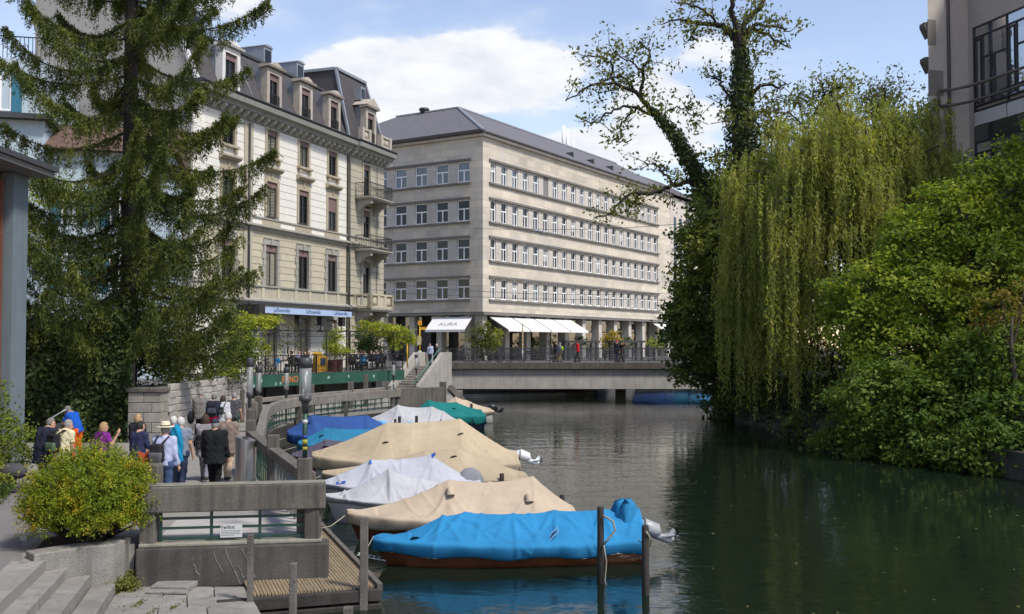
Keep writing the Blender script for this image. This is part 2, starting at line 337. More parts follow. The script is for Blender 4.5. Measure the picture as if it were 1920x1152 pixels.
def water_mat():
    m = bpy.data.materials.new('river_water'); m.use_nodes = True
    nt = m.node_tree; N = nt.nodes; L = nt.links; b = N['Principled BSDF']
    b.inputs['Base Color'].default_value = (.007, .0135, .0085, 1); b.inputs['Roughness'].default_value = .045; b.inputs['IOR'].default_value = 1.36
    b.inputs['Specular IOR Level'].default_value = .50
    tc = N.new('ShaderNodeTexCoord')
    def noise(scale, sx, sy, det, dist=0.):
        mp = N.new('ShaderNodeMapping'); mp.inputs['Scale'].default_value = (sx, sy, 1); mp.inputs['Rotation'].default_value = (0, 0, R(12)); L.new(tc.outputs['Object'], mp.inputs['Vector'])
        n = N.new('ShaderNodeTexNoise'); n.inputs['Scale'].default_value = scale; n.inputs['Detail'].default_value = det; n.inputs['Distortion'].default_value = dist; L.new(mp.outputs[0], n.inputs['Vector']); return n.outputs[0]
    a = noise(1.1, .55, 1.0, 3, .6); c = noise(5.5, .6, 1.0, 3, .3)
    patch = noise(.09, 1, .6, 2, .4)   # calm and ruffled areas
    pr = N.new('ShaderNodeMapRange'); pr.inputs['From Min'].default_value = .38; pr.inputs['From Max'].default_value = .62; pr.inputs['To Min'].default_value = .25; pr.inputs['To Max'].default_value = 1.; L.new(patch, pr.inputs['Value'])
    s1 = N.new('ShaderNodeMath'); s1.operation = 'MULTIPLY_ADD'; L.new(c, s1.inputs[0]); s1.inputs[1].default_value = .30; L.new(a, s1.inputs[2])
    s2 = N.new('ShaderNodeMath'); s2.operation = 'MULTIPLY'; L.new(s1.outputs[0], s2.inputs[0]); L.new(pr.outputs[0], s2.inputs[1])
    bp = N.new('ShaderNodeBump'); bp.inputs['Strength'].default_value = .55; bp.inputs['Distance'].default_value = .060; L.new(s2.outputs[0], bp.inputs['Height']); L.new(bp.outputs[0], b.inputs['Normal'])
    return m
w = MB(); w.add([(-400, -60, 0), (400, -60, 0), (400, 500, 0), (-400, 500, 0)], [(0, 1, 2, 3)])
tag(w.build('water', water_mat()), kind='structure')
bed = MB(); bed.box((-500, -80, -1.6), (500, 700, -1.5)); tag(bed.build('ground', SOIL), kind='structure')

EDGE = [(-3.4, 17.95), (-5.4, 22.7), (-7.0, 27), (-8.0, 31.4), (-8.85, 35), (-9.7, 39), (-10.0, 42), (-9.9, 44.9), (-9.2, 47), (-8.2, 49), (-6.1, 53), (-3.75, 55)]
p = MB()
p.prism([(-60, 2), (-4.25, 2), (-7.45, 15.95), (-7.6, 16.6), (-6.55, 17.4), (-6.55, 17.75)] + EDGE + [(-3.6, 72.8), (-9.2, 73.2), (-9.2, 66), (-15.6, 56.2), (-13.4, 52), (-12.0, 44), (-12.3, 36.5), (-60, 36.5)], -1.5, 1.0)
tag(p.build('promenade', PAVE), kind='structure')
qw = MB()
for i in range(len(EDGE) - 1): qw.bar((EDGE[i][0] + .03, EDGE[i][1], -.3), (EDGE[i + 1][0] + .03, EDGE[i + 1][1], -.3), .12, 2.3 + .01 * (i % 2))
tag(qw.build('quay_wall', mat('dark_quay_strip', (.05, .046, .038), .9, .35, 1.6, .7, 20, streak=.5)), kind='structure')  # dark colour stands in for the shaded void and rocks below the walkway
p = MB(); p.prism([(-60, 2), (-4.6, 2), (-7.75, 15.9), (-8.6, 17.6), (-9.6, 22), (-12.4, 26), (-60, 30)], 1.0, 1.004)
tag(p.build('asphalt_path', ASPH), kind='structure')
p = MB(); p.prism([(-6.3, 17.9), (-3.6, 18.3), (-4.4, 20.2), (-6.6, 19.7)], 1.0, 1.005); tag(p.build('concrete_apron', mat('pale_apron', (.36, .34, .32), .9, .12, 1.5, .3, 40, streak=0, spots=(2, .6, (.24, .225, .21), .5))), kind='structure')
p = MB(); p.bar((-8.62, 17.7, 1.03), (-9.62, 22.05, 1.03), .12, .10); p.bar((-9.65, 22.1, 1.03), (-12.4, 26, 1.03), .12, .10)
tag(p.build('kerb', CONC_L, bevel=.01), kind='structure')
p = MB()
p.prism([(-400, 35.75), (-12.75, 35.75), (-12.5, 44), (-13.6, 52.2), (-15.7, 56.4), (-9.3, 66.3), (-9.2, 73), (-7.6, 78), (-5.2, 80.3), (3.5, 84), (5.7, 86), (15, 105), (30, 132), (80, 230), (80, 690), (-400, 690)], -1.5, 2.7)
tag(p.build('street', mat('street_asphalt', (.12, .118, .115), .9, .12, 1, .3, 40)), kind='structure')
p = MB(); RB = [(19, -60), (18.2, 10), (16.7, 32), (14.7, 45), (12.8, 57), (14.2, 70), (16.7, 80), (19, 92), (30, 112), (62, 160), (140, 300), (400, 500), (400, -60)]
p.prism(RB, -1.5, .9); p.prism([(x + 1.2, y) for x, y in RB], .9, 2.6)
tag(p.build('river_bank', mat('bank_earth', (.055, .05, .04), .95, .35, 1.5, .8, 14)), kind='structure')

# ------------------------------------------------------------------ granite steps and landing by the water
EA = [-7.25, -6.93, -6.59, -6.2]; ES = -.24
def ex(k, y): return EA[k] + ES * (y - 15)
EZ = [1.0, .82, .65, .47]; LZ = .30
st = thing('stone_steps', 'pale granite steps leading down to the paved landing by the jetty', 'steps', (-7, 15, .3))
def world_part(mb, name, m, root, bevel=0, loc=None):
    """geometry given in world coordinates, stored relative to an unrotated root"""
    L0 = Vector(root.location); mb.v = [(a - L0.x, b - L0.y, c - L0.z) for a, b, c in mb.v]
    return mb.build(name, m, root, bevel=bevel)
for k in range(4):
    z1 = EZ[k]; y = 6.0; ends = [16.05, 16.4, 16.62, 16.8][k]
    while y < ends - .05:
        y2 = min(y + rnd.uniform(1.9, 2.7), ends)
        if ends - y2 < .7: y2 = ends
        mb = MB(); wi = .36 if k else .5
        mb.prism([(ex(k, y) - wi, y + .004), (ex(k, y), y + .004), (ex(k, y2), y2 - .004), (ex(k, y2) - wi, y2 - .004)], -.2, z1 + rnd.uniform(-.003, .004) + (.006 if k == 0 else 0))
        world_part(mb, 'step_block', SLAB, st, bevel=.012); y = y2
ld = MB(); ld.prism([(ex(3, 5) - .2, 5), (-.9, 5), (-3.8, 15.4), (-4.66, 17.42), (-6.6, 17.5), (-6.7, 16.9), (ex(3, 16.8) - .2, 16.85)], -1.5, LZ - .06)
land = tag(ld.build('landing', SLAB), kind='structure')
def rx(y): return -3.8 - (y - 15.4) * .42 if y > 15.4 else -3.8 + (15.4 - y) * .28
rows = [9.6, 11.0, 12.3, 13.2, 14.0, 14.75, 15.35, 15.95, 16.6, 17.3]
for i in range(len(rows) - 1):
    y0, y1 = rows[i], rows[i + 1]; n = 2 if i % 2 else 3; xs0 = ex(3, y0); xs1 = ex(3, y1) if y1 < 16.85 else -6.6
    fr = [0] + sorted(rnd.uniform(.15, .85) if False else (j + rnd.uniform(-.2, .2)) / n for j in range(1, n)) + [1]
    for j in range(n):
        a, b2 = fr[j], fr[j + 1]
        q = [(xs0 + (rx(y0) - xs0) * a + .008, y0 + .008), (xs0 + (rx(y0) - xs0) * b2 - .008, y0 + .008), (xs1 + (rx(y1) - xs1) * b2 - .008, y1 - .008), (xs1 + (rx(y1) - xs1) * a + .008, y1 - .008)]
        MBp = MB(); MBp.prism(q, LZ - .055, LZ + rnd.uniform(-.006, .006)); MBp.build('paving_slab', SLAB, land, bevel=.01)
MBp = MB(); MBp.prism([(-6.1, 16.95), (-5.45, 16.9), (-5.42, 17.35), (-6.1, 17.35)], LZ + .002, LZ + .09); MBp.build('raised_slab', SLAB, land, bevel=.015)
MBp = MB(); MBp.prism([(-6.12, 16.75), (-5.4, 16.7), (-5.43, 16.885), (-6.1, 16.93)], LZ + .002, LZ + .05); MBp.build('raised_slab', SLAB, land, bevel=.015)
# moss and tufts in the slab joints
Pm = []
for i in range(1, 9):
    for _ in range(40):
        t = rng.random(); xs0 = ex(3, min(rows[i], 16.8)); Pm.append((xs0 + (rx(rows[i]) - xs0) * t, rows[i] + rng.normal() * .012, LZ + .01)) if rng.random() < .35 else None
for (x, y) in [(-5.6, 15.65), (-5.1, 15.2), (-6.0, 16.2), (-5.35, 15.9), (-4.95, 14.5)]:
    for _ in range(50): Pm.append((x + rng.normal() * .03, y + rng.normal() * .16, LZ + .01))
V, Q = leaves(Pm, .045, .5, up=.2)
tag(link('moss', npmesh('moss', V, Q, leaf_mat('moss_green', (.10, .12, .03), (.16, .17, .05)))), kind='stuff')
pw = MB(); pw.prism([(-7.62, 16.0), (-7.15, 16.52), (-6.75, 16.72), (-6.62, 16.95), (-6.62, 17.45), (-6.95, 17.45), (-6.95, 17.05), (-7.4, 16.85), (-7.9, 16.3)], .2, 1.12)
tag(pw.build('planter_wall', mat('planter_concrete', (.21, .195, .175), .92, .28, 1.6, .7, 42, streak=.6, streak_col=(.08, .075, .065)), bevel=.02), 'low curved concrete planter wall under the round yellow-green bush', 'wall')
so = MB(); so.prism([(-7.85, 16.5), (-7.4, 16.85), (-6.95, 17.05), (-6.95, 17.4), (-7.2, 18.2), (-7.9, 18.3), (-8.2, 17.6)], 1.0, 1.06); tag(so.build('soil_bed', SOIL), kind='structure')

# ------------------------------------------------------------------ parapet at the head of the jetty
pa = thing('concrete_parapet', 'heavy concrete parapet with green metal bars at the walkway end above the jetty', 'parapet', (-4.9, 17.75, 1.0))
a0, a1 = Vector((-6.5, 17.45, 0)), Vector((-3.28, 17.95, 0))
mb = MB(); mb.bar(a0 + Vector((0, 0, .60)), a1 + Vector((0, 0, .60)), .46, .70); world_part(mb, 'base_block', CONC_D, pa, bevel=.03)
mb = MB(); mb.bar(a0 + Vector((.03, .02, .985)), a1 + Vector((-.12, .02, .985)), .40, .065); world_part(mb, 'base_cap', CONC_TOP, pa, bevel=.02)
mb = MB(); mb.bar(a0 + Vector((0, 0, 1.77)), a1 + Vector((-.06, 0, 1.77)), .36, .45); world_part(mb, 'top_beam', CONC, pa, bevel=.025)
mb = MB(); mb.bar(a0 + Vector((.02, 0, 2.008)), a1 + Vector((-.08, 0, 2.008)), .32, .022); world_part(mb, 'lichen_crust', CONC_TOP, pa, bevel=.008)
for t in (.055, .915):
    q = a0.lerp(a1, t); mb = MB(); mb.box((q.x - .13, q.y - .13, 1.0), (q.x + .13, q.y + .13, 1.545)); world_part(mb, 'post', CONC, pa, bevel=.015)
for (t, dz, ln_) in ((.40, .25, .38), (.46, .30, .62), (.55, .28, .5), (.30, .05, .2), (.53, .0, .22)):
    q = a0.lerp(a1, t) + Vector((.03, -.2335, .62 + dz)); dr = (a1 - a0).normalized(); mb = MB(); pts = [q + dr * (.34 * ln_ * s + .10 * ln_ * s * s + .008 * math.sin(8 * s + t * 20)) - Vector((0, 0, ln_ * s)) for s in np.linspace(0, 1, 9)]
    for i in range(8): mb.bar(pts[i], pts[i + 1], .006, .020 if i > 4 else .012, up=tuple(dr))
    world_part(mb, 'lime_streak', mat('lime_crust', (.19, .175, .155), .9, .3, 6), pa)
b0, b1 = a0.lerp(a1, .115), a0.lerp(a1, .875)
for z in (1.42, 1.25, 1.07):
    mb = MB(); mb.bar(b0 + Vector((0, 0, z)), b1 + Vector((0, 0, z)), .02, .045); world_part(mb, 'rail', GREENM, pa)
for t in (0, .345, .68, 1):
    q = b0.lerp(b1, t); mb = MB(); mb.box((q.x - .022, q.y - .022, 1.0 if t in (.345,) else 1.03), (q.x + .022, q.y + .022, 1.55)); world_part(mb, 'upright', GREENM, pa)
sg = thing('notice_plate', 'small white notice plate on the green bars reading Verbot', 'sign', tuple(b0.lerp(b1, .485) + Vector((0, -.04, 1.19))), math.atan2(.5, 3.22))
mb = MB(); mb.box((-.185, -.006, -.12), (.19, .006, .12)); mb.build('plate', PLASW, sg)
def text(body, size, m, parent, loc, rot=(R(90), 0, 0), align='CENTER', ext=.002, name='lettering', shear=0, sx=1):
    c = bpy.data.curves.new(name, 'FONT'); c.body = body; c.size = size; c.align_x = align; c.extrude = ext; c.shear = shear; c.resolution_u = 3
    o = bpy.data.objects.new(name, c); me = bpy.data.meshes.new_from_object(o); me.materials.clear(); me.materials.append(m)
    bpy.data.objects.remove(o); o = bpy.data.objects.new(name, me); COL.objects.link(o); o.parent = parent; o.location = loc; o.rotation_euler = rot; o.scale = (sx, 1, 1); return o
text('Verbot', .085, INK, sg, (-.18, -.009, .035), align='LEFT')
mb = MB()
for k in range(4): mb.box((-.17, -.0085, -.005 - k * .027), (.17 - (.12 if k == 3 else .02 * (k % 2)), -.0065, .004 - k * .027))
mb.build('small_print', mat('grey_print', (.2, .2, .2), .7, .1), sg)
ob = MB(); ob.box((-6.68, 18.05, 1.0), (-6.38, 18.35, 2.3)); tag(ob.build('stone_bollard', CONC, bevel=.04), 'short square concrete post behind the round bush and parapet end', 'post')

# ------------------------------------------------------------------ promenade railings
def railing(root, pts, top, h, wdt, mpost=CONC, beam_m=CONC, bars=None, spacing=.28, bar_m=GREENM, zb=1.0, rails=(.15, .5)):
    for i in range(len(pts) - 1):
        p, q = Vector((*pts[i], 0)), Vector((*pts[i + 1], 0)); d = (q - p).normalized()
        mb = MB(); mb.bar(p - d * .02 + Vector((0, 0, top - h / 2 + .0012 * (i % 2))), q + d * .02 + Vector((0, 0, top - h / 2 + .0012 * (i % 2))), wdt + .002 * (i % 2), h); world_part(mb, 'top_beam', beam_m, root, bevel=.02)
        if bars:
            n = int((q - p).length / spacing)
            me = None
            for k in range(n):
                s = p.lerp(q, (k + .5) / n)
                if me is None:
                    mb = MB(); mb.bar((0, 0, 0), (0, 0, top - h - zb), bars, bars, up=tuple(d)); me = mb.mesh('baluster', bar_m)
                link('baluster', me, root, s + Vector((0, 0, zb)) - Vector(root.location))
            for r in rails:
                mb = MB(); mb.bar(p + Vector((0, 0, zb + r)), q + Vector((0, 0, zb + r)), .02, .04); world_part(mb, 'rail', bar_m, root)
def posts(root, pts, top, s, m=CONC, zb=.8, name='post'):
    for x, y in pts:
        mb = MB(); mb.box((x - s / 2, y - s / 2, zb), (x + s / 2, y + s / 2, top)); world_part(mb, name, m, root, bevel=.02)
BALW = mat('pale_baluster', (.12, .125, .115), .6, .15)
r1 = thing('concrete_railing', 'straight concrete railing along the walkway beside the beige boats, lamp on its first post', 'railing', (-5.4, 22.7, 1.0))
posts(r1, [(-3.77, 18.2), (-5.42, 22.7), (-7.05, 27.0)], 2.40, .24)
railing(r1, [(-3.72, 18.35), (-5.36, 22.55)], 2.12, .2, .26, bars=.05, spacing=.42, bar_m=BALW, rails=())
railing(r1, [(-5.50, 22.85), (-7.0, 26.85)], 2.12, .2, .26, bars=.035, spacing=.42, rails=(.12,))
r2 = thing('curved_railing', 'long curved concrete railing bending round the mooring basin towards the stairs', 'railing', (-9.0, 38, 1.0))
CUR = [(-6.85, 27.0), (-7.85, 31.4), (-8.7, 35), (-9.55, 39.0), (-9.85, 41.5), (-9.9, 43.3), (-9.65, 45), (-9.1, 46.8), (-8.2, 49), (-7.2, 51), (-6.0, 53.1)]
railing(r2, CUR, 2.0, .40, .26, beam_m=CONC_M, bars=.03, spacing=.5, rails=(.12, .36))
posts(r2, [(-8.2, 31.4), (-9.05, 35), (-9.85, 38.8)], 2.40, .26)
posts(r2, [(-9.62, 45.1), (-8.2, 49.05), (-6.3, 52.7)], 1.62, .24)
r3 = thing('inner_railing', 'low concrete railing on the land side of the curved walkway below the terrace', 'railing', (-9.5, 50, 1.0))
railing(r3, [(-11.6, 44.3), (-10.9, 46.6), (-9.9, 49.3), (-8.6, 52.3), (-7.2, 55.8)], 1.98, .2, .22, beam_m=CONC_M, bars=.03, spacing=.5, rails=(.12, .36))
posts(r3, [(-11.85, 43.6), (-9.95, 49.4), (-8.5, 52.6)], 2.42, .28)
posts(r3, [(-7.95, 54.3)], 2.75, .24)
bw = MB(); bw.prism([(-6.1, 52.95), (-3.72, 55.0), (-3.95, 55.3), (-6.3, 53.3)], -1.2, 2.03); tag(bw.build('concrete_wall', CONC, bevel=.02), 'board-marked concrete wall at the foot of the bridge stairs', 'wall')
bp_ = MB(); bp_.box((-4.03, 55.35, -1), (-3.66, 55.72, 2.3)); tag(bp_.build('concrete_post', CONC, bevel=.02), 'square concrete post ending the board-marked wall near the bridge', 'post')
bs = MB(); bs.bar(at(843, 727, 57.5), at(876, 762, 58.5), .3, .35); tag(bs.build('slanted_strut', CONC), 'slanted concrete strut beside the wall post under the bridge end', 'strut')

# ------------------------------------------------------------------ jetty
jt = thing('wooden_jetty', 'ribbed timber jetty beside the parapet with dark edge beams', 'jetty', (-3.5, 18.5, .35))
jd = Vector((-2.25, 6.1, 0)).normalized(); jn = Vector((jd.y, -jd.x, 0))
fr0, fr1 = Vector((-4.3, 16.5, 0)), Vector((-2.3, 17.15, 0))
NB = 36
for k in range(NB):
    s0 = fr0.lerp(fr1, (k + .02) / NB); s1 = fr0.lerp(fr1, (k + .80) / NB)
    ln = 26.0
    mb = MB(); mb.prism([(s0.x, s0.y), (s1.x, s1.y), (s1.x + jd.x * ln, s1.y + jd.y * ln), (s0.x + jd.x * ln, s0.y + jd.y * ln)], .31, .35 + rnd.uniform(-.004, .004)); world_part(mb, 'deck_board', DECKM, jt)
for zc, off in ((.22, 0), (-.02, -.02)):
    mb = MB(); fd = (fr1 - fr0).normalized(); mb.bar(fr0 - fd * .5 + Vector((0, -.08 + off, zc)), fr1 + fd * .08 + Vector((0, -.08 + off, zc)), .14, .2); world_part(mb, 'edge_beam', WOODD, jt, bevel=.015)
mb = MB(); mb.bar(fr1 + Vector((.06, -.1, .33)), fr1 + jd * 26 + Vector((.06, 0, .33)), .1, .16); world_part(mb, 'edge_beam', WOODP, jt, bevel=.015)
mb = MB(); mb.bar(fr1 + Vector((.02, -.0, .1)), fr1 + jd * 26 + Vector((.02, 0, .1)), .1, .24); world_part(mb, 'side_beam', WOODD, jt)
for k in range(2, 24, 4):
    mb = MB(); q = fr1 + jd * k; mb.box((q.x - .09, q.y - .09, -1.5), (q.x + .09, q.y + .09, .28)); world_part(mb, 'support_pile', WOODD, jt)
def pile(x, y, top, r, label, m=WOODP, lean=(0, 0), group='wooden mooring piles', sq=False, iron=False):
    mb = MB()
    if sq: mb.box((-r, -r, -1.6 - 0), (r, r, top))
    else: mb.tube([(0, 0, -1.6), (lean[0] * .5, lean[1] * .5, top * .5), (lean[0], lean[1], top - .03), (lean[0], lean[1], top)], [r * 1.05, r, r * .97, r * .85], 9)
    o = mb.build('mooring_pile', m, loc=(x, y, 0), bevel=.012 if sq else 0); tag(o, label, 'mooring pile', group); return o
def pile_px(px, ytop, Y, wpx, label, **k):
    t = at(px, ytop, Y); return pile(t.x, Y, t.z, wpx / F * Y / 2, label, **k)
pile_px(470, 1003, 16.3, 11, 'thin grey square pile in front of the parapet base at the jetty corner', sq=True)
pile_px(550, 1056, 15.6, 13, 'short square pile standing in front of the jetty edge beam', sq=True)
pile_px(683, 970, 16.95, 14, 'tall grey square pile at the outer corner of the jetty', sq=True)
pile_px(653, 1138, 14.9, 17, 'stub of a pile just above the water near the jetty', sq=True)
b1p = pile_px(1126, 950, 18.75, 13, 'dark round pile with rope loop in front of the bright blue boat', m=WOODD)
b2p = pile_px(1210, 985, 17.9, 14, 'dark round pile at the stern of the bright blue boat', m=WOODD)
for (px, yt, Y, wp, lb) in [(1054, 928, 25.2, 10, 'dark pile behind the front beige boat stern'), (941, 888, 28.8, 9, 'dark pile beside the low beige boat, near its stern'), (898, 876, 30.2, 8, 'dark pile by the grey hooded outboard motor'),
                            (993, 905, 27.6, 9, 'stub pile below the white outboard motor'), (781, 780, 43.6, 6, 'thin dark pile between light blue and grey boats'), (749, 781, 42.0, 6, 'thin dark pile over the pale blue boat cover'), (741, 786, 41.0, 5, 'lower dark pile over the pale blue boat cover'), (884, 757, 53.0, 5, 'thin dark pile beside the far teal boat')]:
    pile_px(px, yt, Y, wp, lb, m=WOODD)

# ------------------------------------------------------------------ green walkway lamps
GLASSL = bpy.data.materials.new('lamp_glass'); GLASSL.use_nodes = True
_n = GLASSL.node_tree; _b = _n.nodes['Principled BSDF']; _b.inputs['Base Color'].default_value = (.42, .43, .42, 1); _b.inputs['Roughness'].default_value = .25; _b.inputs['Alpha'].default_value = .38
def lamp(x, y, zb, ztop, label, first=[None]):
    s = 1
    if first[0] is None:
        r = thing('walkway_lamp', label, 'lamp', (x, y, zb), 0, 'green lamps along the walkway'); H = ztop - zb
        mb = MB(); mb.tube([(0, 0, 0), (0, 0, H - .98)], [.045, .045], 10); mb.build('pole', GREENM, r)
        mb = MB(); mb.lathe([(.058, H - 1.0), (.062, H - .84), (.085, H - .80), (.115, H - .78), (.115, H - .70)], n=14); mb.build('collar', DARKM, r)
        mb = MB(); mb.lathe([(.112, H - .70), (.112, H - .18)], n=14); mb.build('glass', GLASSL, r)
        mb = MB(); mb.tube([(0, 0, H - .69), (0, 0, H - .2)], .022, 8); mb.build('lamp_tube', mat('lamp_white', (.6, .6, .58), .5, .05), r)
        mb = MB(); mb.lathe([(.118, H - .185), (.12, H - .02), (.09, H)], n=14); mb.build('cap', DARKM, r)
        for k, (z, hh, m) in enumerate([(.25, .08, 'yellow_sticker'), (.36, .05, 'blue_sticker'), (.62, .07, 'pale_sticker'), (.14, .06, 'yellow_sticker')]):
            mb = MB(); mb.lathe([(.047, z), (.047, z + hh)], n=10); mb.build('sticker', mat(m, {'yellow_sticker': (.35, .30, .03), 'blue_sticker': (.03, .06, .3), 'pale_sticker': (.5, .52, .5)}[m], .6, .1), r)
        first[0] = (r, H)
    else:
        r0, H = first[0]; r = copy_tree(r0, loc=(x, y, zb)); r['label'] = label; s = (ztop - zb) / H; r.scale = (1, 1, s) if s > 1 else (s, s, s)
    return r
lamp(-3.77, 18.2, 2.40, 4.22, 'nearest green walkway lamp, standing on the first railing post')
lamp(-8.75, 33.3, 1.0, 3.98, 'green walkway lamp on the left, near the stone wall')
lamp(-10.3, 40.6, 1.0, 3.52, 'slim green lamp between the second lamp and the terrace')
lamp(-9.95, 44.0, 1.0, 3.40, 'slim green lamp in front of the orange graffiti')
lamp(-7.6, 64.0, 1.0, 3.30, 'slim green lamp at the right end of the green terrace beam')
lamp(-6.95, 72.4, 1.05, 3.62, 'slim green lamp at the foot of the bridge stairs')

# ------------------------------------------------------------------ stone retaining wall
sw = thing('stone_wall', 'pale stone retaining wall curving up beside the walkway under the spruce', 'wall', (-12.4, 39, 1.0))
A, B = Vector((-12.28, 35.6, 0)), Vector((-11.98, 44.2, 0)); Ln = (B - A).length; dd = (B - A).normalized()
core = MB(); core.bar(A + Vector((-.28, 0, 1.9)), B + Vector((-.28, 0, 1.9)), .3, 2.0); world_part(core, 'wall_core', mat('mortar', (.21, .19, .17), .95, .2), sw)
def stone_box(L_, H_, T_, j=.018):
    mb = MB(); mb.box((0, -T_, 0), (L_, 0, H_)); mb.v = [(x + rnd.uniform(-j, j), y + (rnd.uniform(-j, j)), z + rnd.uniform(-j, j) * .7) for x, y, z in mb.v]; return mb.mesh('stone', STONE)
shapes = [stone_box(L_, .245, .16) for L_ in (.42, .55, .68, .5, .8)]; lens = (.42, .55, .68, .5, .8)
rzs = math.atan2(dd.y, dd.x)
for c in range(8):
    s = -rnd.random() * .3
    while s < Ln:
        k = rnd.randrange(5)
        pt = A + dd * s; o = link('stone', shapes[k], sw, pt + Vector((0, 0, 1.0 + c * .252)) - Vector(sw.location) + Vector((rnd.uniform(-.0, .03) - .01, 0, 0)), rzs); o.modifiers.new('bevel', 'BEVEL').width = .02
        s += lens[k] + .015
pl = thing('stone_pillar', 'squared stone pillar at the near end of the retaining wall', 'pillar', (-12.8, 35.2, 1.0))
PST = mat('pillar_stone', (.26, .24, .21), .9, .2, 2.5, .6, 22, spots=(6, .6, (.12, .115, .10), .5))
for c in range(5):
    cut = .08 + (.16 if c % 2 else -.12)
    for x0, x1 in ((-.58, cut - .008), (cut + .008, .58)):
        mb = MB(); mb.box((x0, -.42 + rnd.uniform(-.012, .012), c * .35), (x1, .42, c * .35 + .338)); mb.build('stone', PST, pl, bevel=.02)
mb = MB(); mb.box((-.64, -.48, 1.75), (.64, .48, 1.9)); mb.build('capstone', CONC, pl, bevel=.02)

# ------------------------------------------------------------------ litter bin
lb = thing('steel_bin', 'tall round brushed steel litter bin with slanted top by the railing', 'bin', (-6.55, 24.6, 1.0))
mb = MB(); n = 24; vv = [];
for zf in (0, 1):
    for k in range(n):
        t = 2 * math.pi * k / n; x, y = .25 * math.cos(t), .25 * math.sin(t); vv.append((x, y, .1 if zf == 0 else 1.14 - x * .28))
mb.add(vv, [(k, (k + 1) % n, n + (k + 1) % n, n + k) for k in range(n)], smooth=True); mb.add(vv[n:], [tuple(range(n))]); mb.build('body', STEEL, lb)
mb = MB(); mb.lathe([(.235, 0), (.235, .1)], n=20); mb.build('foot', DARKM, lb)
mb = MB(); mb.ball((.02, -.0, 1.165), (.12, .1, .012)); mb.build('opening', INK, lb)

# ------------------------------------------------------------------ bridge stairs
sr = thing('bridge_stairs', 'concrete stairs with slanted side walls climbing from the walkway to the bridge', 'stairs', (-8.55, 72.6, 1.0), R(-20))
STM = mat('stair_concrete', (.27, .245, .22), .9, .15, 2, .3, 40, streak=.3)
for k in range(10):
    mb = MB(); mb.box((0.01, k * .36, -.6), (1.93, k * .36 + .42, (k + 1) * .17)); mb.build('step', STM, sr, bevel=.015)
mb = MB(); mb.box((0.01, 3.62, -.6), (1.93, 5.6, 1.695)); mb.build('landing', STM, sr)
prof = [(-.55, -2.2), (-.55, .35), (3.7, 2.72), (5.3, 2.72), (5.3, -2.2)]
for x0, x1, nm in ((-.28, 0, 'side_wall'), (1.94, 2.24, 'side_wall')):
    mb = MB(); mb.extrude([(x0, y, z) for y, z in prof], (x1 - x0, 0, 0)); mb.build(nm, CONC_L, sr, bevel=.02)
mb = MB(); mb.tube([(1.86, -.6, .5), (1.86, 3.7, 2.95), (1.86, 4.2, 3.0)], .03, 6); mb.build('handrail', mat('pale_green_paint', (.10, .25, .21), .5, .15), sr)
mb = MB(); mb.bar((.02, 5.42, 2.2), (.55, 5.42, 2.2), .2, 1.0); mb.build('end_wall', CONC_L, sr)

# ------------------------------------------------------------------ road bridge
br = thing('road_bridge', 'grey concrete beam bridge with dark metal railing crossing the canal', 'bridge', (12, 80, 2.7))
mb = MB(); mb.box((-5.0, 80.25, .73), (32, 80.75, 2.32)); world_part(mb, 'girder', CONC_L, br, bevel=.02)
mb = MB(); mb.box((-5.05, 79.95, 2.34), (32, 91, 2.86)); world_part(mb, 'deck', CONC, br, bevel=.03)
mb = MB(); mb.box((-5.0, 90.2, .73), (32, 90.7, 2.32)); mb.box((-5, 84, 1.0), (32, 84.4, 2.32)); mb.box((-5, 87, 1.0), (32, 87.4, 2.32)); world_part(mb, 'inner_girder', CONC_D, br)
mb = MB(); mb.box((-5.02, 82.2, 2.862), (32, 88.8, 2.866)); world_part(mb, 'roadway', MATS['street_asphalt'], br)
for yy in (80.1, 90.85):
    mb = MB(); mb.bar((-5.0, yy, 3.98), (32, yy, 3.98), .07, .05); mb.bar((-5.0, yy, 3.02), (32, yy, 3.02), .04, .04); world_part(mb, 'handrail', DARKM, br)
    mb = MB()
    for k in range(285):
        x = -4.95 + k * .13; mb.box((x - .012, yy - .012, 2.86), (x + .012, yy + .012, 3.96))
    tag(world_part(mb, 'balusters', DARKM, br), kind='stuff')
    me = MB().box((-.035, -.03, 0), (.035, .03, 1.1)).mesh('railing_post', DARKM)
    for k in range(19): link('railing_post', me, br, Vector((-5 + k * 2, yy, 2.862)) - Vector(br.location))
for (x, y) in [(6.6, 86.4), (9.3, 85.5)]:
    mb = MB(); mb.box((x - .4, y - .5, -1.5), (x + .4, y + .5, 1.0)); tag(world_part(mb, 'pier', CONC_L, br), None)
mb = MB(); mb.prism([(-4.6, 80.9), (3.4, 84.2), (6.0, 86.2), (6.2, 85.7), (4.4, 83.6), (-3.0, 80.8)], -1.5, .28); tag(mb.build('towpath', CONC_L), kind='structure')
# ------------------------------------------------------------------ building materials
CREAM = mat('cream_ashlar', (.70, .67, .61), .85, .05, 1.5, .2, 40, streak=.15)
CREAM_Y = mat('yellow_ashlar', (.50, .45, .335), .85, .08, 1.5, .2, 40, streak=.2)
BEIGE = mat('beige_ashlar', (.40, .365, .285), .85, .08, 1.5, .2, 40, streak=.25)
TRIM = mat('sand_trim', (.37, .32, .235), .85, .1, 2, .2, 40, streak=.25)
TRIMG = mat('grey_trim', (.33, .315, .28), .85, .12, 2, .25, 40, streak=.35)
JOINT = mat('facade_joint', (.30, .275, .225), .9, .1)
GABLE = mat('gable_render', (.37, .345, .31), .9, .06, .6, .15, 30, streak=.2)
SLATE = mat('mansard_slate', (.068, .062, .066), .75, .15, 2.5, .5, 30, rows=('Z', 4.2, 1.2))
ROOFG = mat('grey_roof_slate', (.125, .118, .128), .7, .1, 1.2, .35, 20, rows=('Z', 3, .6))
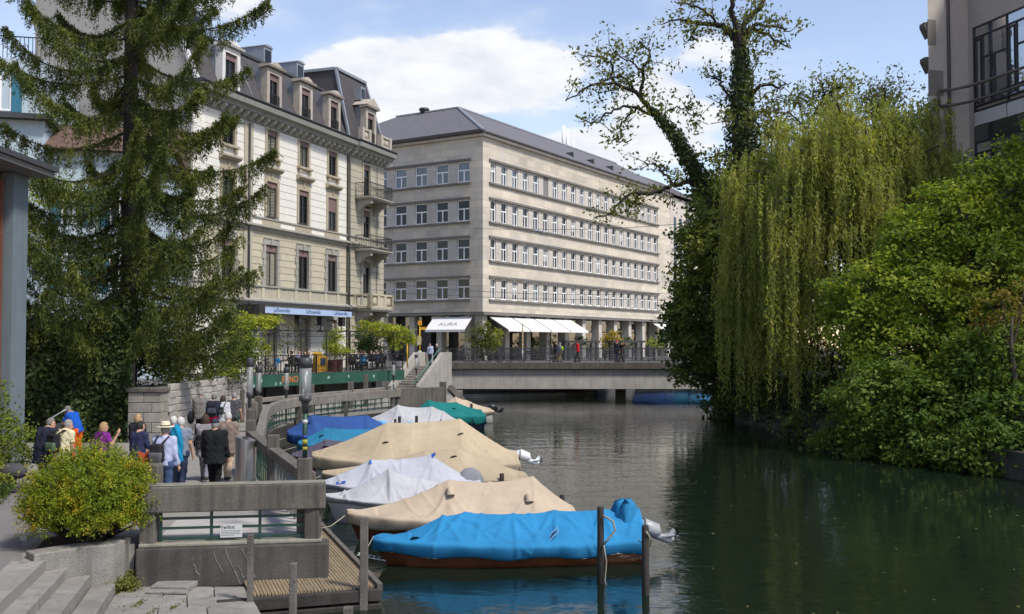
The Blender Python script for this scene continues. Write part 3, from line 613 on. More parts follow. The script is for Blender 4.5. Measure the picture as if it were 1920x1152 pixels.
ZINC = mat('zinc_sheet', (.27, .29, .32), .45, .12, 1.5, .1, 30, metal=.3)
GUTTER = mat('dark_gutter', (.05, .052, .055), .6, .15)
FRAMEB = mat('brown_window_frame', (.05, .042, .036), .6, .1)
FRAMEW = mat('white_window_frame', (.85, .85, .85), .5, .04)
BLIND = mat('mauve_blind_box', (.19, .125, .115), .8, .1, rows=('Z', 10, .6))
GL = glass_mat('window_glass', (.009, .011, .014), .05, .28); GLB = glass_mat('pale_window_glass', (.05, .06, .075), .08, .8)
BRONZE = mat('grey_stone_band', (.165, .155, .145), .8, .12)
GSTONE = mat('limestone_cladding', (.57, .51, .42), .85, .13, .3, .25, 25, streak=.22, streak_col=(.38, .355, .31), spots=(.35, .55, (.50, .475, .44), .6), panels=(1.6, .62, .15))
GSTONE2 = mat('limestone_pier', (.53, .49, .435), .85, .10, .8, .25, 25, streak=.15, panels=(1.1, .7, .08))
NAVY = mat('navy_canvas', (.035, .045, .075), .8, .15)
PALEB = mat('pale_blue_canvas', (.36, .46, .66), .8, .08)
WHITEC = mat('white_canvas', (.78, .76, .75), .8, .05, 1.5, .1)
BLACK = mat('black_fitting', (.02, .02, .022), .5, .1)

def window_mesh(w, h, fr, mull=True, transom=None, dep=.1, fw=.07):
    """window frame round an opening: origin bottom centre, face towards -y"""
    mb = MB(); a = w / 2
    mb.box((-a, 0, 0), (-a + fw, dep, h)); mb.box((a - fw, 0, 0), (a, dep, h)); mb.box((-a + fw, 0, 0), (a - fw, dep, fw)); mb.box((-a + fw, 0, h - fw), (a - fw, dep, h))
    if transom: mb.box((-a + fw, .004, transom - fw / 2), (a - fw, dep - .004, transom + fw / 2))
    if mull: mb.box((-fw * .55, .008, fw), (fw * .55, dep - .008, (transom or h) - fw * .5))
    return mb.mesh('window', fr)
def pane_mesh(x0, x1, z0, z1, y=.06, m=None):
    return MB().add([(x0, y, z0), (x1, y, z0), (x1, y, z1), (x0, y, z1)], [(0, 1, 2, 3)]).mesh('pane', m or GL)
WINC = {}
def put_window(root, loc, rz, w, h, fr, transom=None, glass=None, blind=None, mull=True, fw=.07):
    key = (w, h, fr.name, transom, (glass or GL).name, mull)
    if key not in WINC:
        a = w / 2 - fw; t = transom or h; pm = []
        if mull: pm += [pane_mesh(-a, 0, fw, t, m=glass), pane_mesh(0, a, fw, t, m=glass)]
        else: pm += [pane_mesh(-a, a, fw, t, m=glass)]
        if transom: pm.append(pane_mesh(-a, a, transom, h - fw, m=glass))
        WINC[key] = (window_mesh(w, h, fr, mull, transom, fw=fw), pm)
    wm, pm = WINC[key]
    o = link('window', wm, root, loc, rz)
    for p_ in pm: link('pane', p_, o)
    if blind:
        k2 = ('blind', w, blind)
        if k2 not in WINC: WINC[k2] = MB().box((-w / 2 + fw, -.03, h - blind), (w / 2 - fw, .05, h - .01)).mesh('blind', BLIND)
        link('blind', WINC[k2], o)
    return o

# ------------------------------------------------------------------ cream hotel-like block on the promenade
ch = thing('cream_building', 'cream late nineteenth century block with dark mansard roof and stone dormers', 'building', (-15.04, 62.0, 2.7), R(70))
UL, UR, PV = -7.7, 14.93, 9.54
cols = [-4.46, 0, 3.7, 7.4]; PU = 12.13
mb = MB(); mb.box((UL + .02, .12, 0), (UR - .02, .6, 15.3)); mb.build('wall_core', JOINT, ch)
mb = MB(); mb.extrude([(UL, .02, 0), (UL, 11.4, 0), (UL, 11.4, 22.2), (UL, 6.5, 22.2), (UL, 1.45, 19.75), (UL, -.15, 16.2), (UL, -.0, 15.2)], (.35, 0, 0)); mb.build('gable_wall', GABLE, ch)
mb = MB(); mb.bar((UL + .1, -.25, 16.3), (UL + .1, 1.38, 19.85), .42, .12, up=(0, -1, .4)); mb.bar((UL + .1, 1.4, 19.82), (UL + .1, 6.5, 22.3), .42, .1, up=(0, -.4, 1)); mb.build('gable_flashing', mat('pale_flashing', (.5, .5, .5), .6, .08), ch)
mb = MB(); mb.box((UR - .35, .02, 0), (UR, 14, 15.2)); mb.build('end_wall', BEIGE, ch)
OPEN = []   # (u0,u1,z0,z1) openings in the face
for u in cols:
    OPEN += [(u - .62, u + .62, 5.3, 7.85), (u - .58, u + .58, 9.6, 11.8), (u - .55, u + .55, 13.35, 15.05), (u - .68, u + .68, 0, 3.35)]
OPEN += [(PU - .58, PU + .58, 4.5, 7.7), (PU - .55, PU + .55, 8.75, 11.5), (PU - .52, PU + .52, 12.55, 14.9), (PU - .9, PU + .9, 0, 3.3)]
ncourse = 0; extra = MB()
def course(u0, u1, z0, z1, m, y0=0., blocks=0):
    global ncourse
    segs = [(u0, u1)]
    for (a, b, c, d) in OPEN:
        if d > z0 + .02 and c < z1 - .02:
            ns = []
            for s in segs:
                if b <= s[0] or a >= s[1]: ns.append(s)
                else:
                    if a > s[0]: ns.append((s[0], a))
                    if b < s[1]: ns.append((b, s[1]))
            segs = ns
    for a, b in segs:
        if b - a < .06: continue
        cuts = [a, b]
        if blocks:
            n = max(1, round((b - a) / blocks)); cuts = [a + (b - a) * i / n for i in range(n + 1)]
        for i in range(len(cuts) - 1):
            mb = MB(); mb.box((cuts[i] + .012, y0 + rnd.uniform(-.006, .006), z0 + .014), (cuts[i + 1] - .012, y0 + .2, z1 - .014)); mb.build('ashlar', m, ch); ncourse += 1
z = 4.85
def run_courses(z0, z1, h, m, m2, blocks=0, b2=0):
    n = round((z1 - z0) / h); h = (z1 - z0) / n
    for i in range(n):
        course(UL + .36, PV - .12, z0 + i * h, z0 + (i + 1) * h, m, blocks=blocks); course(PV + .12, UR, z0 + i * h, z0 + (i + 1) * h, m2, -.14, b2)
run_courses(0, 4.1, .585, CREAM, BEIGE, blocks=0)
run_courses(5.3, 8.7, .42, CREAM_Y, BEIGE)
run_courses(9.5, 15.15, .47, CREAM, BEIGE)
for (za, zb, m) in ((4.5, 5.2, BEIGE), (9.05, 9.4, CREAM)):
    mb = MB(); mb.box((UL + .36, .0, za), (PV - .12, .2, zb)); mb.build('apron_band', m, ch)
    mb = MB(); mb.box((PV + .12, -.14, za), (UR, .2, zb)); mb.build('apron_band', BEIGE, ch)
for u in cols:
    mb = MB(); mb.box((u - 1.0, -.03, 9.07), (u + 1.0, .1, 9.38)); mb.build('apron_panel', TRIM, ch)
    for s_ in (-1, 1): mb = MB(); mb.box((u + s_ * .85 - .15, -.05, 4.52), (u + s_ * .85 + .15, .1, 5.18)); mb.build('apron_panel', CREAM_Y, ch)
def moulding(z0, prof, m, name, ext=0, u0=UL, u1=UR):
    mb = MB(); mb.extrude([(u0, y, z0 + zz) for y, zz in prof], (PV - u0, 0, 0), 0) if False else None
    mb = MB(); mb.extrude([(u0 - ext, y, z0 + zz) for y, zz in prof], (PV - u0 + ext, 0, 0)); mb.build(name, m, ch)
    mb = MB(); mb.extrude([(PV + .002, y - .16, z0 + zz) for y, zz in prof], (u1 - PV + ext, 0, 0)); mb.build(name, m, ch)
moulding(4.1, [(.1, 0), (-.12, 0), (-.3, .2), (-.3, .3), (-.05, .4), (.1, .4)], TRIMG, 'belt_course', .1)
moulding(5.2, [(.1, 0), (-.09, 0), (-.09, .1), (.1, .1)], TRIMG, 'sill_course')
moulding(8.62, [(.1, 0), (-.1, 0), (-.16, .18), (-.34, .24), (-.34, .34), (-.06, .43), (.1, .43)], TRIMG, 'belt_course', .1)
moulding(9.4, [(.1, 0), (-.08, 0), (-.08, .09), (.1, .09)], TRIMG, 'sill_course')
moulding(15.15, [(.1, 0), (-.06, 0), (-.1, .35), (-.55, .42), (-.62, .62), (-.85, .7), (-.9, .98), (.1, 1.0)], mat('cornice_stone', (.25, .25, .225), .85, .12, streak=.3), 'cornice', .3)
moulding(16.15, [(.1, 0), (-.88, -.0), (-.97, .12), (-.9, .2), (.1, .2)], GUTTER, 'gutter', .35)
mm = MB().extrude([(-.11, -.1, 0), (-.11, -.5, .22), (-.11, -.5, .36), (-.11, -.1, .36)], (.22, 0, 0)).mesh('modillion', mat('modillion_stone', (.42, .41, .37), .85, .1))
u = UL + .2
while u < UR: link('modillion', mm, ch, (u, 0 if u < PV else -.16, 15.2)); u += .72
# pilaster strip and rainwater pipes
mb = MB(); mb.box((-2.95, -.06, 5.3), (-2.05, .12, 15.1)); mb.build('pilaster', BEIGE, ch)
for u, y0 in ((-2.55, -.16), (9.54, -.2), (13.55, -.27)):
    mb = MB(); mb.tube([(u, y0, 0.2), (u, y0, 15.0)] if u < 13 else [(u, y0, 4.6), (u, y0, 15.0)], .065 if u < 13 else .025, 8); mb.build('rainwater_pipe', DARKM, ch)
for z0 in np.arange(5.4, 15, .47):   # corner quoins
    mb = MB(); L_ = .95 if int(z0 / .47) % 2 else .7; mb.box((UL - .03, -.06, z0), (UL + L_, .1, z0 + .44)); mb.build('quoin', CREAM, ch)
# windows with surrounds
def surround(w, h, tw, kind):
    mb = MB(); a = w / 2
    if kind == 'quoin':
        k = 0; z_ = -.02
        while z_ < h:
            e = tw if k % 2 else tw + .12
            mb.box((-a - e, -.07, z_), (-a, .1, min(z_ + .40, h))); mb.box((a, -.07, z_), (a + e, .1, min(z_ + .40, h))); z_ += .42; k += 1
        mb.box((-a - tw, -.08, h), (a + tw, .1, h + .34)); mb.box((-.14, -.14, h - .01), (.14, .1, h + .42)); mb.box((-a - .2, -.12, h + .36), (-.15, .1, h + .44)); mb.box((.15, -.12, h + .36), (a + .2, .1, h + .44))
    else:
        mb.box((-a - tw, -.06, -.02), (-a, .1, h)); mb.box((a, -.06, -.02), (a + tw, .1, h)); mb.box((-a - tw, -.06, h), (a + tw, .1, h + tw * .9))
        if kind == 'pediment':
            mb.box((-a - tw + .02, -.04, h + tw * .9), (a + tw - .02, .1, h + .62)); mb.box((-.08, -.09, h + .2), (.08, .1, h + .64))
            mb.extrude([(-a - tw - .12, .1, h + .62), (-a - tw - .12, -.14, h + .62), (-a - tw - .12, -.36, h + .78), (-a - tw - .12, -.36, h + .86), (-a - tw - .12, .1, h + .96)], (w + 2 * tw + .24, 0, 0))
        if kind == 'sill':
            mb.box((-a - tw - .1, -.24, -.16), (a + tw + .1, .1, -.02))
            for s in (-1, 1): mb.box((s * (a + .06) - .09, -.18, -.42), (s * (a + .06) + .09, .0, -.162))
    return mb
S1 = surround(1.24, 2.55, .26, 'quoin').mesh('window_surround', TRIMG); S2 = surround(1.16, 2.2, .22, 'pediment').mesh('window_surround', TRIM); S3 = surround(1.10, 1.7, .20, 'sill').mesh('window_surround', TRIM)
for i, u in enumerate(cols):
    for (z0, w_, h_, S, bl) in ((5.3, 1.24, 2.55, S1, .42), (9.6, 1.16, 2.2, S2, .34 if i != 3 else .95), (13.35, 1.10, 1.7, S3, .32)):
        link('window_surround', S, ch, (u, 0, z0)); put_window(ch, (u, .06, z0), 0, w_, h_, FRAMEB, blind=bl, glass=GLB if (i + int(z0)) % 3 == 0 else GL)
    put_window(ch, (u, .1, 0), 0, 1.36, 3.35, FRAMEB, transom=2.3); S = surround(1.36, 3.35, .28, 'plain'); o = S.build('door_surround', TRIMG, ch, loc=(u, 0, 0))
for (z0, w_, h_, bl) in ((4.5, 1.16, 3.2, .4), (8.75, 1.1, 2.75, .4), (12.55, 1.04, 2.35, .35)):
    S = surround(w_, h_, .16 if z0 > 5 else .24, 'plain' if z0 > 5 else 'quoin'); S.build('window_surround', TRIMG if z0 < 5 else BEIGE, ch, loc=(PU, -.14, z0)); put_window(ch, (PU, -.05, z0), 0, w_, h_, FRAMEB, transom=h_ - .9, blind=bl)
put_window(ch, (PU, .0, 0), 0, 1.8, 3.3, FRAMEB, transom=2.3)
# mansard
mb = MB(); mb.extrude([(UL + .3, -.1, 16.36), (UL + .3, 1.4, 19.7), (UL + .3, 6.5, 22.1), (UL + .3, 11.3, 22.1), (UL + .3, 11.3, 15.3), (UL + .3, 0, 15.3)], (PV + .2 - UL, 0, 0)); mb.build('mansard_roof', SLATE, ch)
mb = MB(); mb.bar((UL + .3, 1.36, 19.72), (PV + .3, 1.36, 19.72), .22, .16); mb.build('roof_edge', GUTTER, ch)
mb = MB(); mb.tube([(-1.95, -.1, 16.3), (-2.3, 1.35, 19.8)], .06, 6); mb.build('rainwater_pipe', ZINC, ch)
def dormer(u, w_, h_, m, top, front=-.16):
    d = MB(); a = w_ / 2; d.box((-a - .28, 0, 0), (-a, .5, h_)); d.box((a, 0, 0), (a + .28, .5, h_)); d.box((-a - .28, .003, h_), (a + .28, .5, h_ + .3)); d.box((-a, .003, 0), (a, .5, .05))
    d.extrude([(-a - .45, .5, h_ + .3), (-a - .45, -.2, h_ + .36), (-a - .45, -.25, h_ + .48), (-a - .45, .5, h_ + .52)], (w_ + .9, 0, 0))
    o = d.build('dormer', m, ch, loc=(u, front, 16.42))
    c = MB()
    if top == 'arch': c.extrude([(-a - .1, -.16, h_ + .5)] + [(x, -.16, h_ + .5 + .26 * math.cos(x / (a + .1) * 1.5)) for x in np.linspace(-a - .05, a + .05, 7)] + [(a + .1, -.16, h_ + .5)], (0, .9, 0))
    else: c.extrude([(-a - .5, -.2, h_ + .52), (0, -.2, h_ + 1.12), (a + .5, -.2, h_ + .52)], (0, 1.3, 0))
    c.build('dormer_pediment', m, o)
    c = MB(); c.extrude([(-a - .25, .5, .0), (-a - .25, .5, h_ + .42), (-a - .25, 1.6, h_ + .42), (-a - .25, .6, .2)], (w_ + .5, 0, 0)); c.build('dormer_cheek', ZINC, o)
    put_window(o, (0, .14, .05), 0, w_, h_ - .05, FRAMEB, blind=.35) if False else None
    f = window_mesh(w_, h_ - .05, FRAMEB); wo = link('dormer_window', f, o, (0, .16, .05))
    # fourth level is not allowed: panes and blind belong to the window mesh group of the dormer
    c = MB(); c.add([(-a, .22, .05), (a, .22, .05), (a, .22, h_), (-a, .22, h_)], [(0, 1, 2, 3)]); c.build('pane', GL, o)
    c = MB(); c.box((-a + .03, .12, h_ - .38), (a - .03, .2, h_ - .02)); c.build('blind', BLIND, o)
    c = MB()
    for k in range(9): x = -a + w_ * k / 8; c.box((x - .012, -.02, .02), (x + .012, .01, .85))
    c.bar((-a, 0, .86), (a, 0, .86), .04, .04); c.bar((-a, 0, .5), (a, 0, .5), .03, .02); c.build('window_rail', IRON, o)
    return o
DST = mat('dormer_stone', (.40, .355, .30), .85, .12, streak=.3)
dormer(-4.46, 1.15, 2.25, mat('white_dormer_paint', (.6, .58, .55), .7, .08), 'arch')
for u in cols[1:]: dormer(u, 1.05, 2.15, DST, 'arch')
# pavilion roof over the end bay
mb = MB(); b0 = [(PV - .1, -.2, 16.36), (UR + .1, -.2, 16.36), (UR + .1, 6.2, 16.36), (PV - .1, 6.2, 16.36)]; t0 = [(PV + .25, 1.15, 21.6), (UR - .75, 1.15, 21.6), (UR - .75, 5.6, 21.6), (PV + .25, 5.6, 21.6)]
mb.add(b0 + t0, [(0, 1, 5, 4), (1, 2, 6, 5), (2, 3, 7, 6), (3, 0, 4, 7), (4, 5, 6, 7), (3, 2, 1, 0)]); mb.build('pavilion_roof', SLATE, ch)
mb = MB()
for i in range(4): mb.bar(b0[i], t0[i], .22, .16, up=(0, -1, .3)); mb.bar(Vector(t0[i]) + Vector((0, 0, .05)), Vector(t0[(i + 1) % 4]) + Vector((0, 0, .05)), .3, .2)
mb.build('pavilion_flashing', ZINC, ch)
dormer(PU, 1.0, 2.3, DST, 'gable', -.5)
mb = MB(); mb.box((PU - .35, .2, 19.75), (PU + .35, 1.4, 20.75)); o = mb.build('roof_dormer', ZINC, ch); mb = MB(); mb.box((PU - .24, .17, 19.9), (PU + .24, .3, 20.6)); mb.build('pane', GL, o)
for (u0, u1) in ((10.0, 11.35), (12.9, 14.6)):
    mb = MB(); mb.box((u0, -.95, 16.4), (u0 + .3, -.6, 17.3)); mb.box((u1 - .3, -.95, 16.4), (u1, -.6, 17.3)); mb.box((u0 + .3, -.9, 17.12), (u1 - .3, -.65, 17.26)); mb.box((u0 + .3, -.9, 16.4), (u1 - .3, -.65, 16.55))
    for k in range(5): mb.lathe([(.05, 0), (.08, .2), (.05, .57)], (u0 + .42 + (u1 - u0 - .84) * k / 4, -.78, 16.55), 6)
    mb.build('roof_balustrade', DST, ch)
for (u, w_) in ((1.7, .9), (5.6, .9), (-5.6, 1.6)):   # small zinc dormers on the upper roof
    mb = MB(); mb.box((u - w_ / 2, 1.5, 19.6), (u + w_ / 2, 4.6, 20.95)); mb.extrude([(u - w_ / 2 - .06, 1.42, 20.95)] + [(u + (w_ / 2 + .06) * math.cos(a), 1.42, 20.95 + .16 * math.sin(a)) for a in np.linspace(3.1, .04, 6)] + [(u + w_ / 2 + .06, 1.42, 20.95)], (0, 3.2, 0)); o = mb.build('roof_dormer', ZINC, ch)
    mb = MB(); mb.box((u - w_ / 2 + .14, 1.46, 19.95), (u + w_ / 2 - .14, 1.6, 20.75)); mb.build('pane', GL, o)
for k in range(3):
    mb = MB(); mb.tube([(-6.0 + k * .6, 4.2, 20.5), (-6.0 + k * .6, 4.2, 25.5)], .2 if k else .26, 10); mb.build('flue_pipe', FRAMEW, ch)
# balconies
for zb in (12.35, 8.55, 4.25):
    b = MB(); u0, u1 = PU - 1.75, PU + 1.6; b.box((u0, -1.45, zb - .2), (u1, -.13, zb)); b.box((u0 - .06, -1.52, zb - .1), (u1 + .06, -.135, zb - .02))
    o = b.build('balcony', mat('balcony_stone', (.36, .335, .285), .85, .14, streak=.3), ch)
    for uu in (u0 + .25, u1 - .55):
        c = MB(); c.extrude([(uu, -.14, zb - .2), (uu, -1.3, zb - .2), (uu, -1.3, zb - .5), (uu, -.75, zb - .62), (uu, -.35, zb - 1.0), (uu, -.14, zb - 1.15)], (.32, 0, 0)); c.build('balcony_bracket', TRIMG, o)
    pts = [(u0, -.14), (u0, -1.4), (u1, -1.4), (u1, -.14)]
    if zb > 5:
        c = MB()
        for i in range(3):
            p, q = Vector((*pts[i], zb)), Vector((*pts[i + 1], zb)); n = int((q - p).length / .13)
            for k in range(n + 1):
                s = p.lerp(q, k / n); out = .1 * math.sin(1.5); c.tube([s, s + Vector((0, -.08 if i == 1 else 0, .35)), s + Vector((0, 0, .95))], .012, 4)
                if k % 2 == 0: c.tube([s + Vector((math.cos(a) * .1 * (1 if i == 1 else 0), math.cos(a) * .1 * (0 if i == 1 else 1) - .04, .5 + .2 * math.sin(a))) for a in np.linspace(0, 6.28, 9)], .012, 4)
            c.bar(p + Vector((0, 0, .97)), q + Vector((0, 0, .97)), .06, .05); c.bar(p + Vector((0, 0, .05)), q + Vector((0, 0, .05)), .04, .03)
        c.build('balcony_railing', IRON, o)
    else:
        c = MB()
        for i in range(3):
            p, q = Vector((*pts[i], zb)), Vector((*pts[i + 1], zb)); c.bar(p + Vector((0, 0, .98)), q + Vector((0, 0, .98)), .26, .12); c.bar(p + Vector((0, 0, .08)), q + Vector((0, 0, .08)), .24, .16)
            for t in ((0, .35, .65, 1) if i == 1 else (0, 1)): s = p.lerp(q, t); c.box((s.x - .17, s.y - .13, zb), (s.x + .17, s.y + .13, zb + 1.0))
            if i == 1:
                for t in (.08, .16, .24, .74, .82, .9): s = p.lerp(q, t); c.lathe([(.05, .15), (.09, .4), (.05, .92)], (s.x, s.y, zb), 6)
                s = p.lerp(q, .5); c.box((s.x - .5, s.y - .05, zb + .16), (s.x + .5, s.y + .05, zb + .92))
        c.build('stone_balustrade', CREAM_Y, o)
# awning of the restaurant
aw = thing('restaurant_awning', 'long dark awning with pale blue valance lettered for the restaurant terrace', 'awning', (-15.04, 62.0, 2.7), R(70))
mb = MB(); mb.add([(-3.1, -.15, 4.0), (7.3, -.15, 4.0), (7.3, -1.62, 3.87), (-3.1, -1.62, 3.87), (-3.1, -.15, 3.94), (7.3, -.15, 3.94), (7.3, -1.62, 3.81), (-3.1, -1.62, 3.81)], [(0, 3, 2, 1), (4, 5, 6, 7), (0, 1, 5, 4), (2, 3, 7, 6), (1, 2, 6, 5), (3, 0, 4, 7)]); mb.build('canvas', NAVY, aw)
mb = MB(); mb.box((-3.1, -1.66, 3.52), (7.3, -1.625, 3.88)); mb.build('valance', PALEB, aw)
MB().box((-3.75, -1.7, 3.5), (-3.11, -.15, 4.02)).build('end_cap', BLACK, aw); MB().box((7.31, -1.7, 3.6), (7.5, -.15, 4.0)).build('end_cap', BLACK, aw)
for u in (-1.3, 2.3, 5.8): text('LaPasserelle', .34, mat('navy_print', (.03, .05, .2), .7, .05), aw, (u, -1.668, 3.62), sx=1.05)
for u in (1.2, 3.9, 6.6):
    mb = MB(); mb.box((u - .3, -1.5, 2.9), (u + .1, -1.15, 3.5)); mb.bar((u - .1, -1.3, 2.9), (u - .1, -1.3, 2.5), .06, .06); mb.box((u - .35, -1.45, 2.45), (u - .05, -1.2, 2.6)); mb.build('speaker_lamp', BLACK, aw)

# ------------------------------------------------------------------ grey limestone office block
gb = thing('office_building', 'large grey limestone office block with rows of white windows and hipped slate roof', 'building', (-2.68, 91.03, 2.7), math.atan2(.8526, .5225))
ROWS = [(5.8, 1.95), (9.42, 2.03), (13.03, 2.03), (16.67, 1.95)]; XE = 44.6; YE = 17.5
mb = MB(); mb.box((.45, .45, 4.3), (XE, YE, 20.7)); mb.build('wall_core', BLACK, gb)
zs = [4.6] + [v for z0, h in ROWS for v in (z0, z0 + h)] + [20.75]
for i in range(0, len(zs), 2):
    mb = MB(); mb.box((0, 0, zs[i]), (XE, .5, zs[i + 1])); mb.build('spandrel', GSTONE, gb)
    mb = MB(); mb.box((.0, .5, zs[i]), (.5, YE, zs[i + 1])); mb.build('spandrel', GSTONE, gb)
mA = {}
for r, (z0, h) in enumerate(ROWS):
    xs = [1.84 + 2.0 * i for i in range(20)]; edges = [0] + [v for x in xs for v in (x - .53, x + .53)] + [XE]
    for i in range(0, len(edges), 2):
        a, b = edges[i], edges[i + 1]; k = (round(b - a, 3), h)
        edge = i == 0 or i == len(edges) - 2
        if k not in mA: mA[k] = MB().box((0, .0 if edge else .07, 0), (b - a, .5, h)).mesh('pier', GSTONE if edge else GSTONE2)
        link('pier', mA[k], gb, (a, 0, z0))
    for i, x in enumerate(xs):
        put_window(gb, (x, .18, z0), 0, 1.06, h, FRAMEW, transom=h * .58, fw=.10, glass=GL if (i * 7 + r * 3) % 4 and r < 3 else GLB)
        if (i * 13 + r * 29) % 17 in (2, 9): MB().box((x - .43, .205, z0 + h * (.58 if (i + r) % 2 else .3)), (x + .43, .22, z0 + h - .1)).build('roller_blind', mat('pale_blind', (.36, .355, .34), .8, .05), gb)
        if (r, i) in ((3, 5), (3, 16)): MB().box((x - .5, .12, z0 + .03), (x + .5, .17, z0 + h - .03)).build('roller_blind', mat('grey_blind', (.2, .19, .185), .8, .05, rows=('Z', 6, .5)), gb)
    ys = [2.2 + 2.45 * j for j in range(6)]; edges = [.5] + [v for y in ys for v in (y - .73, y + .73)] + [YE]
    for i in range(0, len(edges), 2):
        a, b = edges[i], edges[i + 1]; k = ('l', round(b - a, 3), h); edge = i == 0 or i == len(edges) - 2
        if k not in mA: mA[k] = MB().box((.0 if edge else .07, 0, 0), (.5, b - a, h)).mesh('pier', GSTONE if edge else GSTONE2)
        link('pier', mA[k], gb, (0, a, z0))
    for y in ys: put_window(gb, (.18, y, z0), R(-90), 1.46, h, FRAMEW, transom=h * .58, fw=.11, glass=GLB if r == 3 else GL)
    for nm, za, zb, out in (('lintel_band', z0 + h + .02, z0 + h + .22, .16), ('sill_band', z0 - .2, z0 - .02, .2)):
        mb = MB(); mb.box((1.0, -out, za), (40.6, .1, zb)); mb.build(nm, BRONZE, gb)
        mb = MB(); mb.box((-out, 1.3, za), (.1, YE - .2, zb)); mb.build(nm, BRONZE, gb)
mb = MB(); mb.box((-.35, -.35, 20.75), (XE, .5, 21.0)); mb.box((-.352, .5, 20.75), (.5, YE, 21.0)); mb.build('cornice', GSTONE2, gb)
mb = MB(); mb.box((-.75, -.1, 21.0), (.8, YE, 21.28)); mb.box((-.7, -.55, 21.002), (XE, .8, 21.14)); mb.build('gutter', mat('brown_gutter', (.055, .045, .045), .6, .15), gb)
mb = MB(); mb.extrude([(-.12, -.2, 4.3), (-.3, -.4, 4.34), (-.3, -.4, 4.56), (-.1, -.16, 4.6)], (0, 0, 0)) if False else None
mb.box((-.4, -.4, 4.3), (54, .5, 4.56)); mb.box((-.402, .5, 4.3), (.5, YE, 4.56)); mb.build('shop_cornice', BRONZE, gb)
RZ = 25.9
mb = MB(); mb.add([(-.7, -.5, 21.15), (XE + .4, -.5, 21.15), (XE + .4, 16.5, 21.15), (-.7, 24.5, 21.15), (7.6, 8, RZ), (XE + .4, 8, RZ), (7.6, 16, RZ)], [(0, 1, 5, 4), (0, 4, 6, 3), (1, 2, 5), (2, 3, 6, 4, 5)]); mb.build('roof', ROOFG, gb)
for a, b in (((-.7, -.5, 21.2), (7.6, 8, RZ + .05)), ((7.6, 8, RZ + .05), (XE + .4, 8, RZ + .05)), ((7.6, 8, RZ + .05), (7.6, 16, RZ + .05))):
    mb = MB(); mb.bar(a, b, .28, .14); mb.build('roof_ridge', ZINC, gb)
for (x, y, z, h, r) in ((33, 9.5, 25.5, 3.4, .22), (34, 9.5, 25.5, 3.2, .22), (35.6, 9.5, 25.3, 2.2, .16)):
    mb = MB(); mb.tube([(x, y, z), (x, y, z + h)], r, 8); mb.build('flue_pipe', FRAMEW, gb)
mb = MB(); mb.lathe([(.45, 0), (.45, .5), (.6, .52), (.5, .75)], (7.8, 12.5, RZ - .2), 10); mb.build('roof_vent', DARKM, gb)
for x in (20, 25, 30): mb = MB(); mb.extrude([(x - .2, 1.2, 22.0), (x, 1.2, 22.7), (x + .2, 1.2, 22.0)], (0, 1.2, 0)); mb.build('roof_vent', GUTTER, gb)
# ground floor
mb = MB(); mb.box((1.4, 1.5, 0), (54, 1.7, 4.3)); mb.box((1.4, 1.71, 0), (1.6, YE, 4.3)); mb.build('shop_glazing', glass_mat('shop_glass', (.03, .032, .03)), gb)
for i in range(12): mb = MB(); x = .02 + i * 3.95; mb.box((x, .02, 0), (x + .75, .9, 4.3)); mb.build('pillar', GSTONE2, gb)
for j in range(5): mb = MB(); y = 1.4 + j * 3.2; mb.box((.02, y, 0), (.8, y + .6, 4.3)); mb.build('pillar', GSTONE2, gb)
for i in range(13): mb = MB(); x = 2.4 + i * 3.95; mb.box((x, 1.42, 0), (x + .08, 1.5, 4.25)); mb.box((x - 1.9, 1.43, 2.9), (x + 1.9, 1.49, 3.0)); mb.build('shop_frame', DARKM, gb)
mb = MB(); mb.box((.5, 6.2, .2), (1.38, 9, 3.4)); mb.build('shop_fascia', mat('dark_shop_panel', (.05, .045, .045), .6), gb)
# stair tower with glass strips and end bays
mb = MB(); mb.box((XE + .01, -.02, 4.57), (55, .6, 20.75)); mb.build('end_bay_wall', GSTONE2, gb)
for x in (45.6, 47.6): mb = MB(); mb.box((x, -.06, 5.5), (x + .8, .0, 18.2)); mb.build('glass_strip', GL, gb)
mb = MB(); mb.tube([(50, -.15, 4.6), (50, -.15, 20.8)], .1, 6); mb.build('rainwater_pipe', GUTTER, gb)
for r, (z0, h) in enumerate(ROWS):
    for x in (51.2, 53.0): put_window(gb, (x, -.1, z0), 0, 1.0, h, FRAMEB, transom=h * .58)
    mb = MB(); mb.box((50.5, -.3, z0 + h + .02), (54, -.03, z0 + h + .2)); mb.build('lintel_band', BRONZE, gb)
mb = MB(); mb.add([(XE + .4, -.5, 21.0), (56, -.5, 21.0), (56, 14, 21.0), (XE + .4, 14, 21.0), (XE + 2.4, 6, 24.6), (56, 6, 24.6)], [(0, 1, 5, 4), (1, 2, 5), (2, 3, 4, 5), (3, 0, 4)]); mb.build('lower_roof', mat('brown_roof', (.09, .078, .075), .8, .15), gb)
nb = thing('corner_block', 'darker sandstone block with paired windows beyond the grey office block, behind the trees', 'building', (-2.68 + .5225 * 56.5, 91.03 + .8526 * 56.5, 2.7), math.atan2(.8526, .5225))
mb = MB(); mb.box((0, 0, 0), (26, 14, 20)); mb.build('wall', mat('brown_sandstone', (.30, .265, .21), .9, .12, .8, streak=.3), nb)
mb = MB(); mb.add([(-.5, -.6, 20.01), (26.5, -.6, 20.01), (26.5, 14.5, 20.01), (-.5, 14.5, 20.01), (3, 5, 23.5), (24, 5, 23.5)], [(0, 1, 5, 4), (1, 2, 5), (2, 3, 4, 5), (3, 0, 4), (3, 2, 1, 0)]); mb.build('roof', MATS['brown_roof'], nb)
for z0 in (5.8, 9.4, 13.0, 16.6):
    for k in range(12): put_window(nb, (1.5 + k * 2.1, -.08, z0), 0, 1.1, 2.1, FRAMEB)
    mb = MB(); mb.box((0, -.2, z0 - .35), (26, -.01, z0 - .12)); mb.build('sill_band', TRIMG, nb)
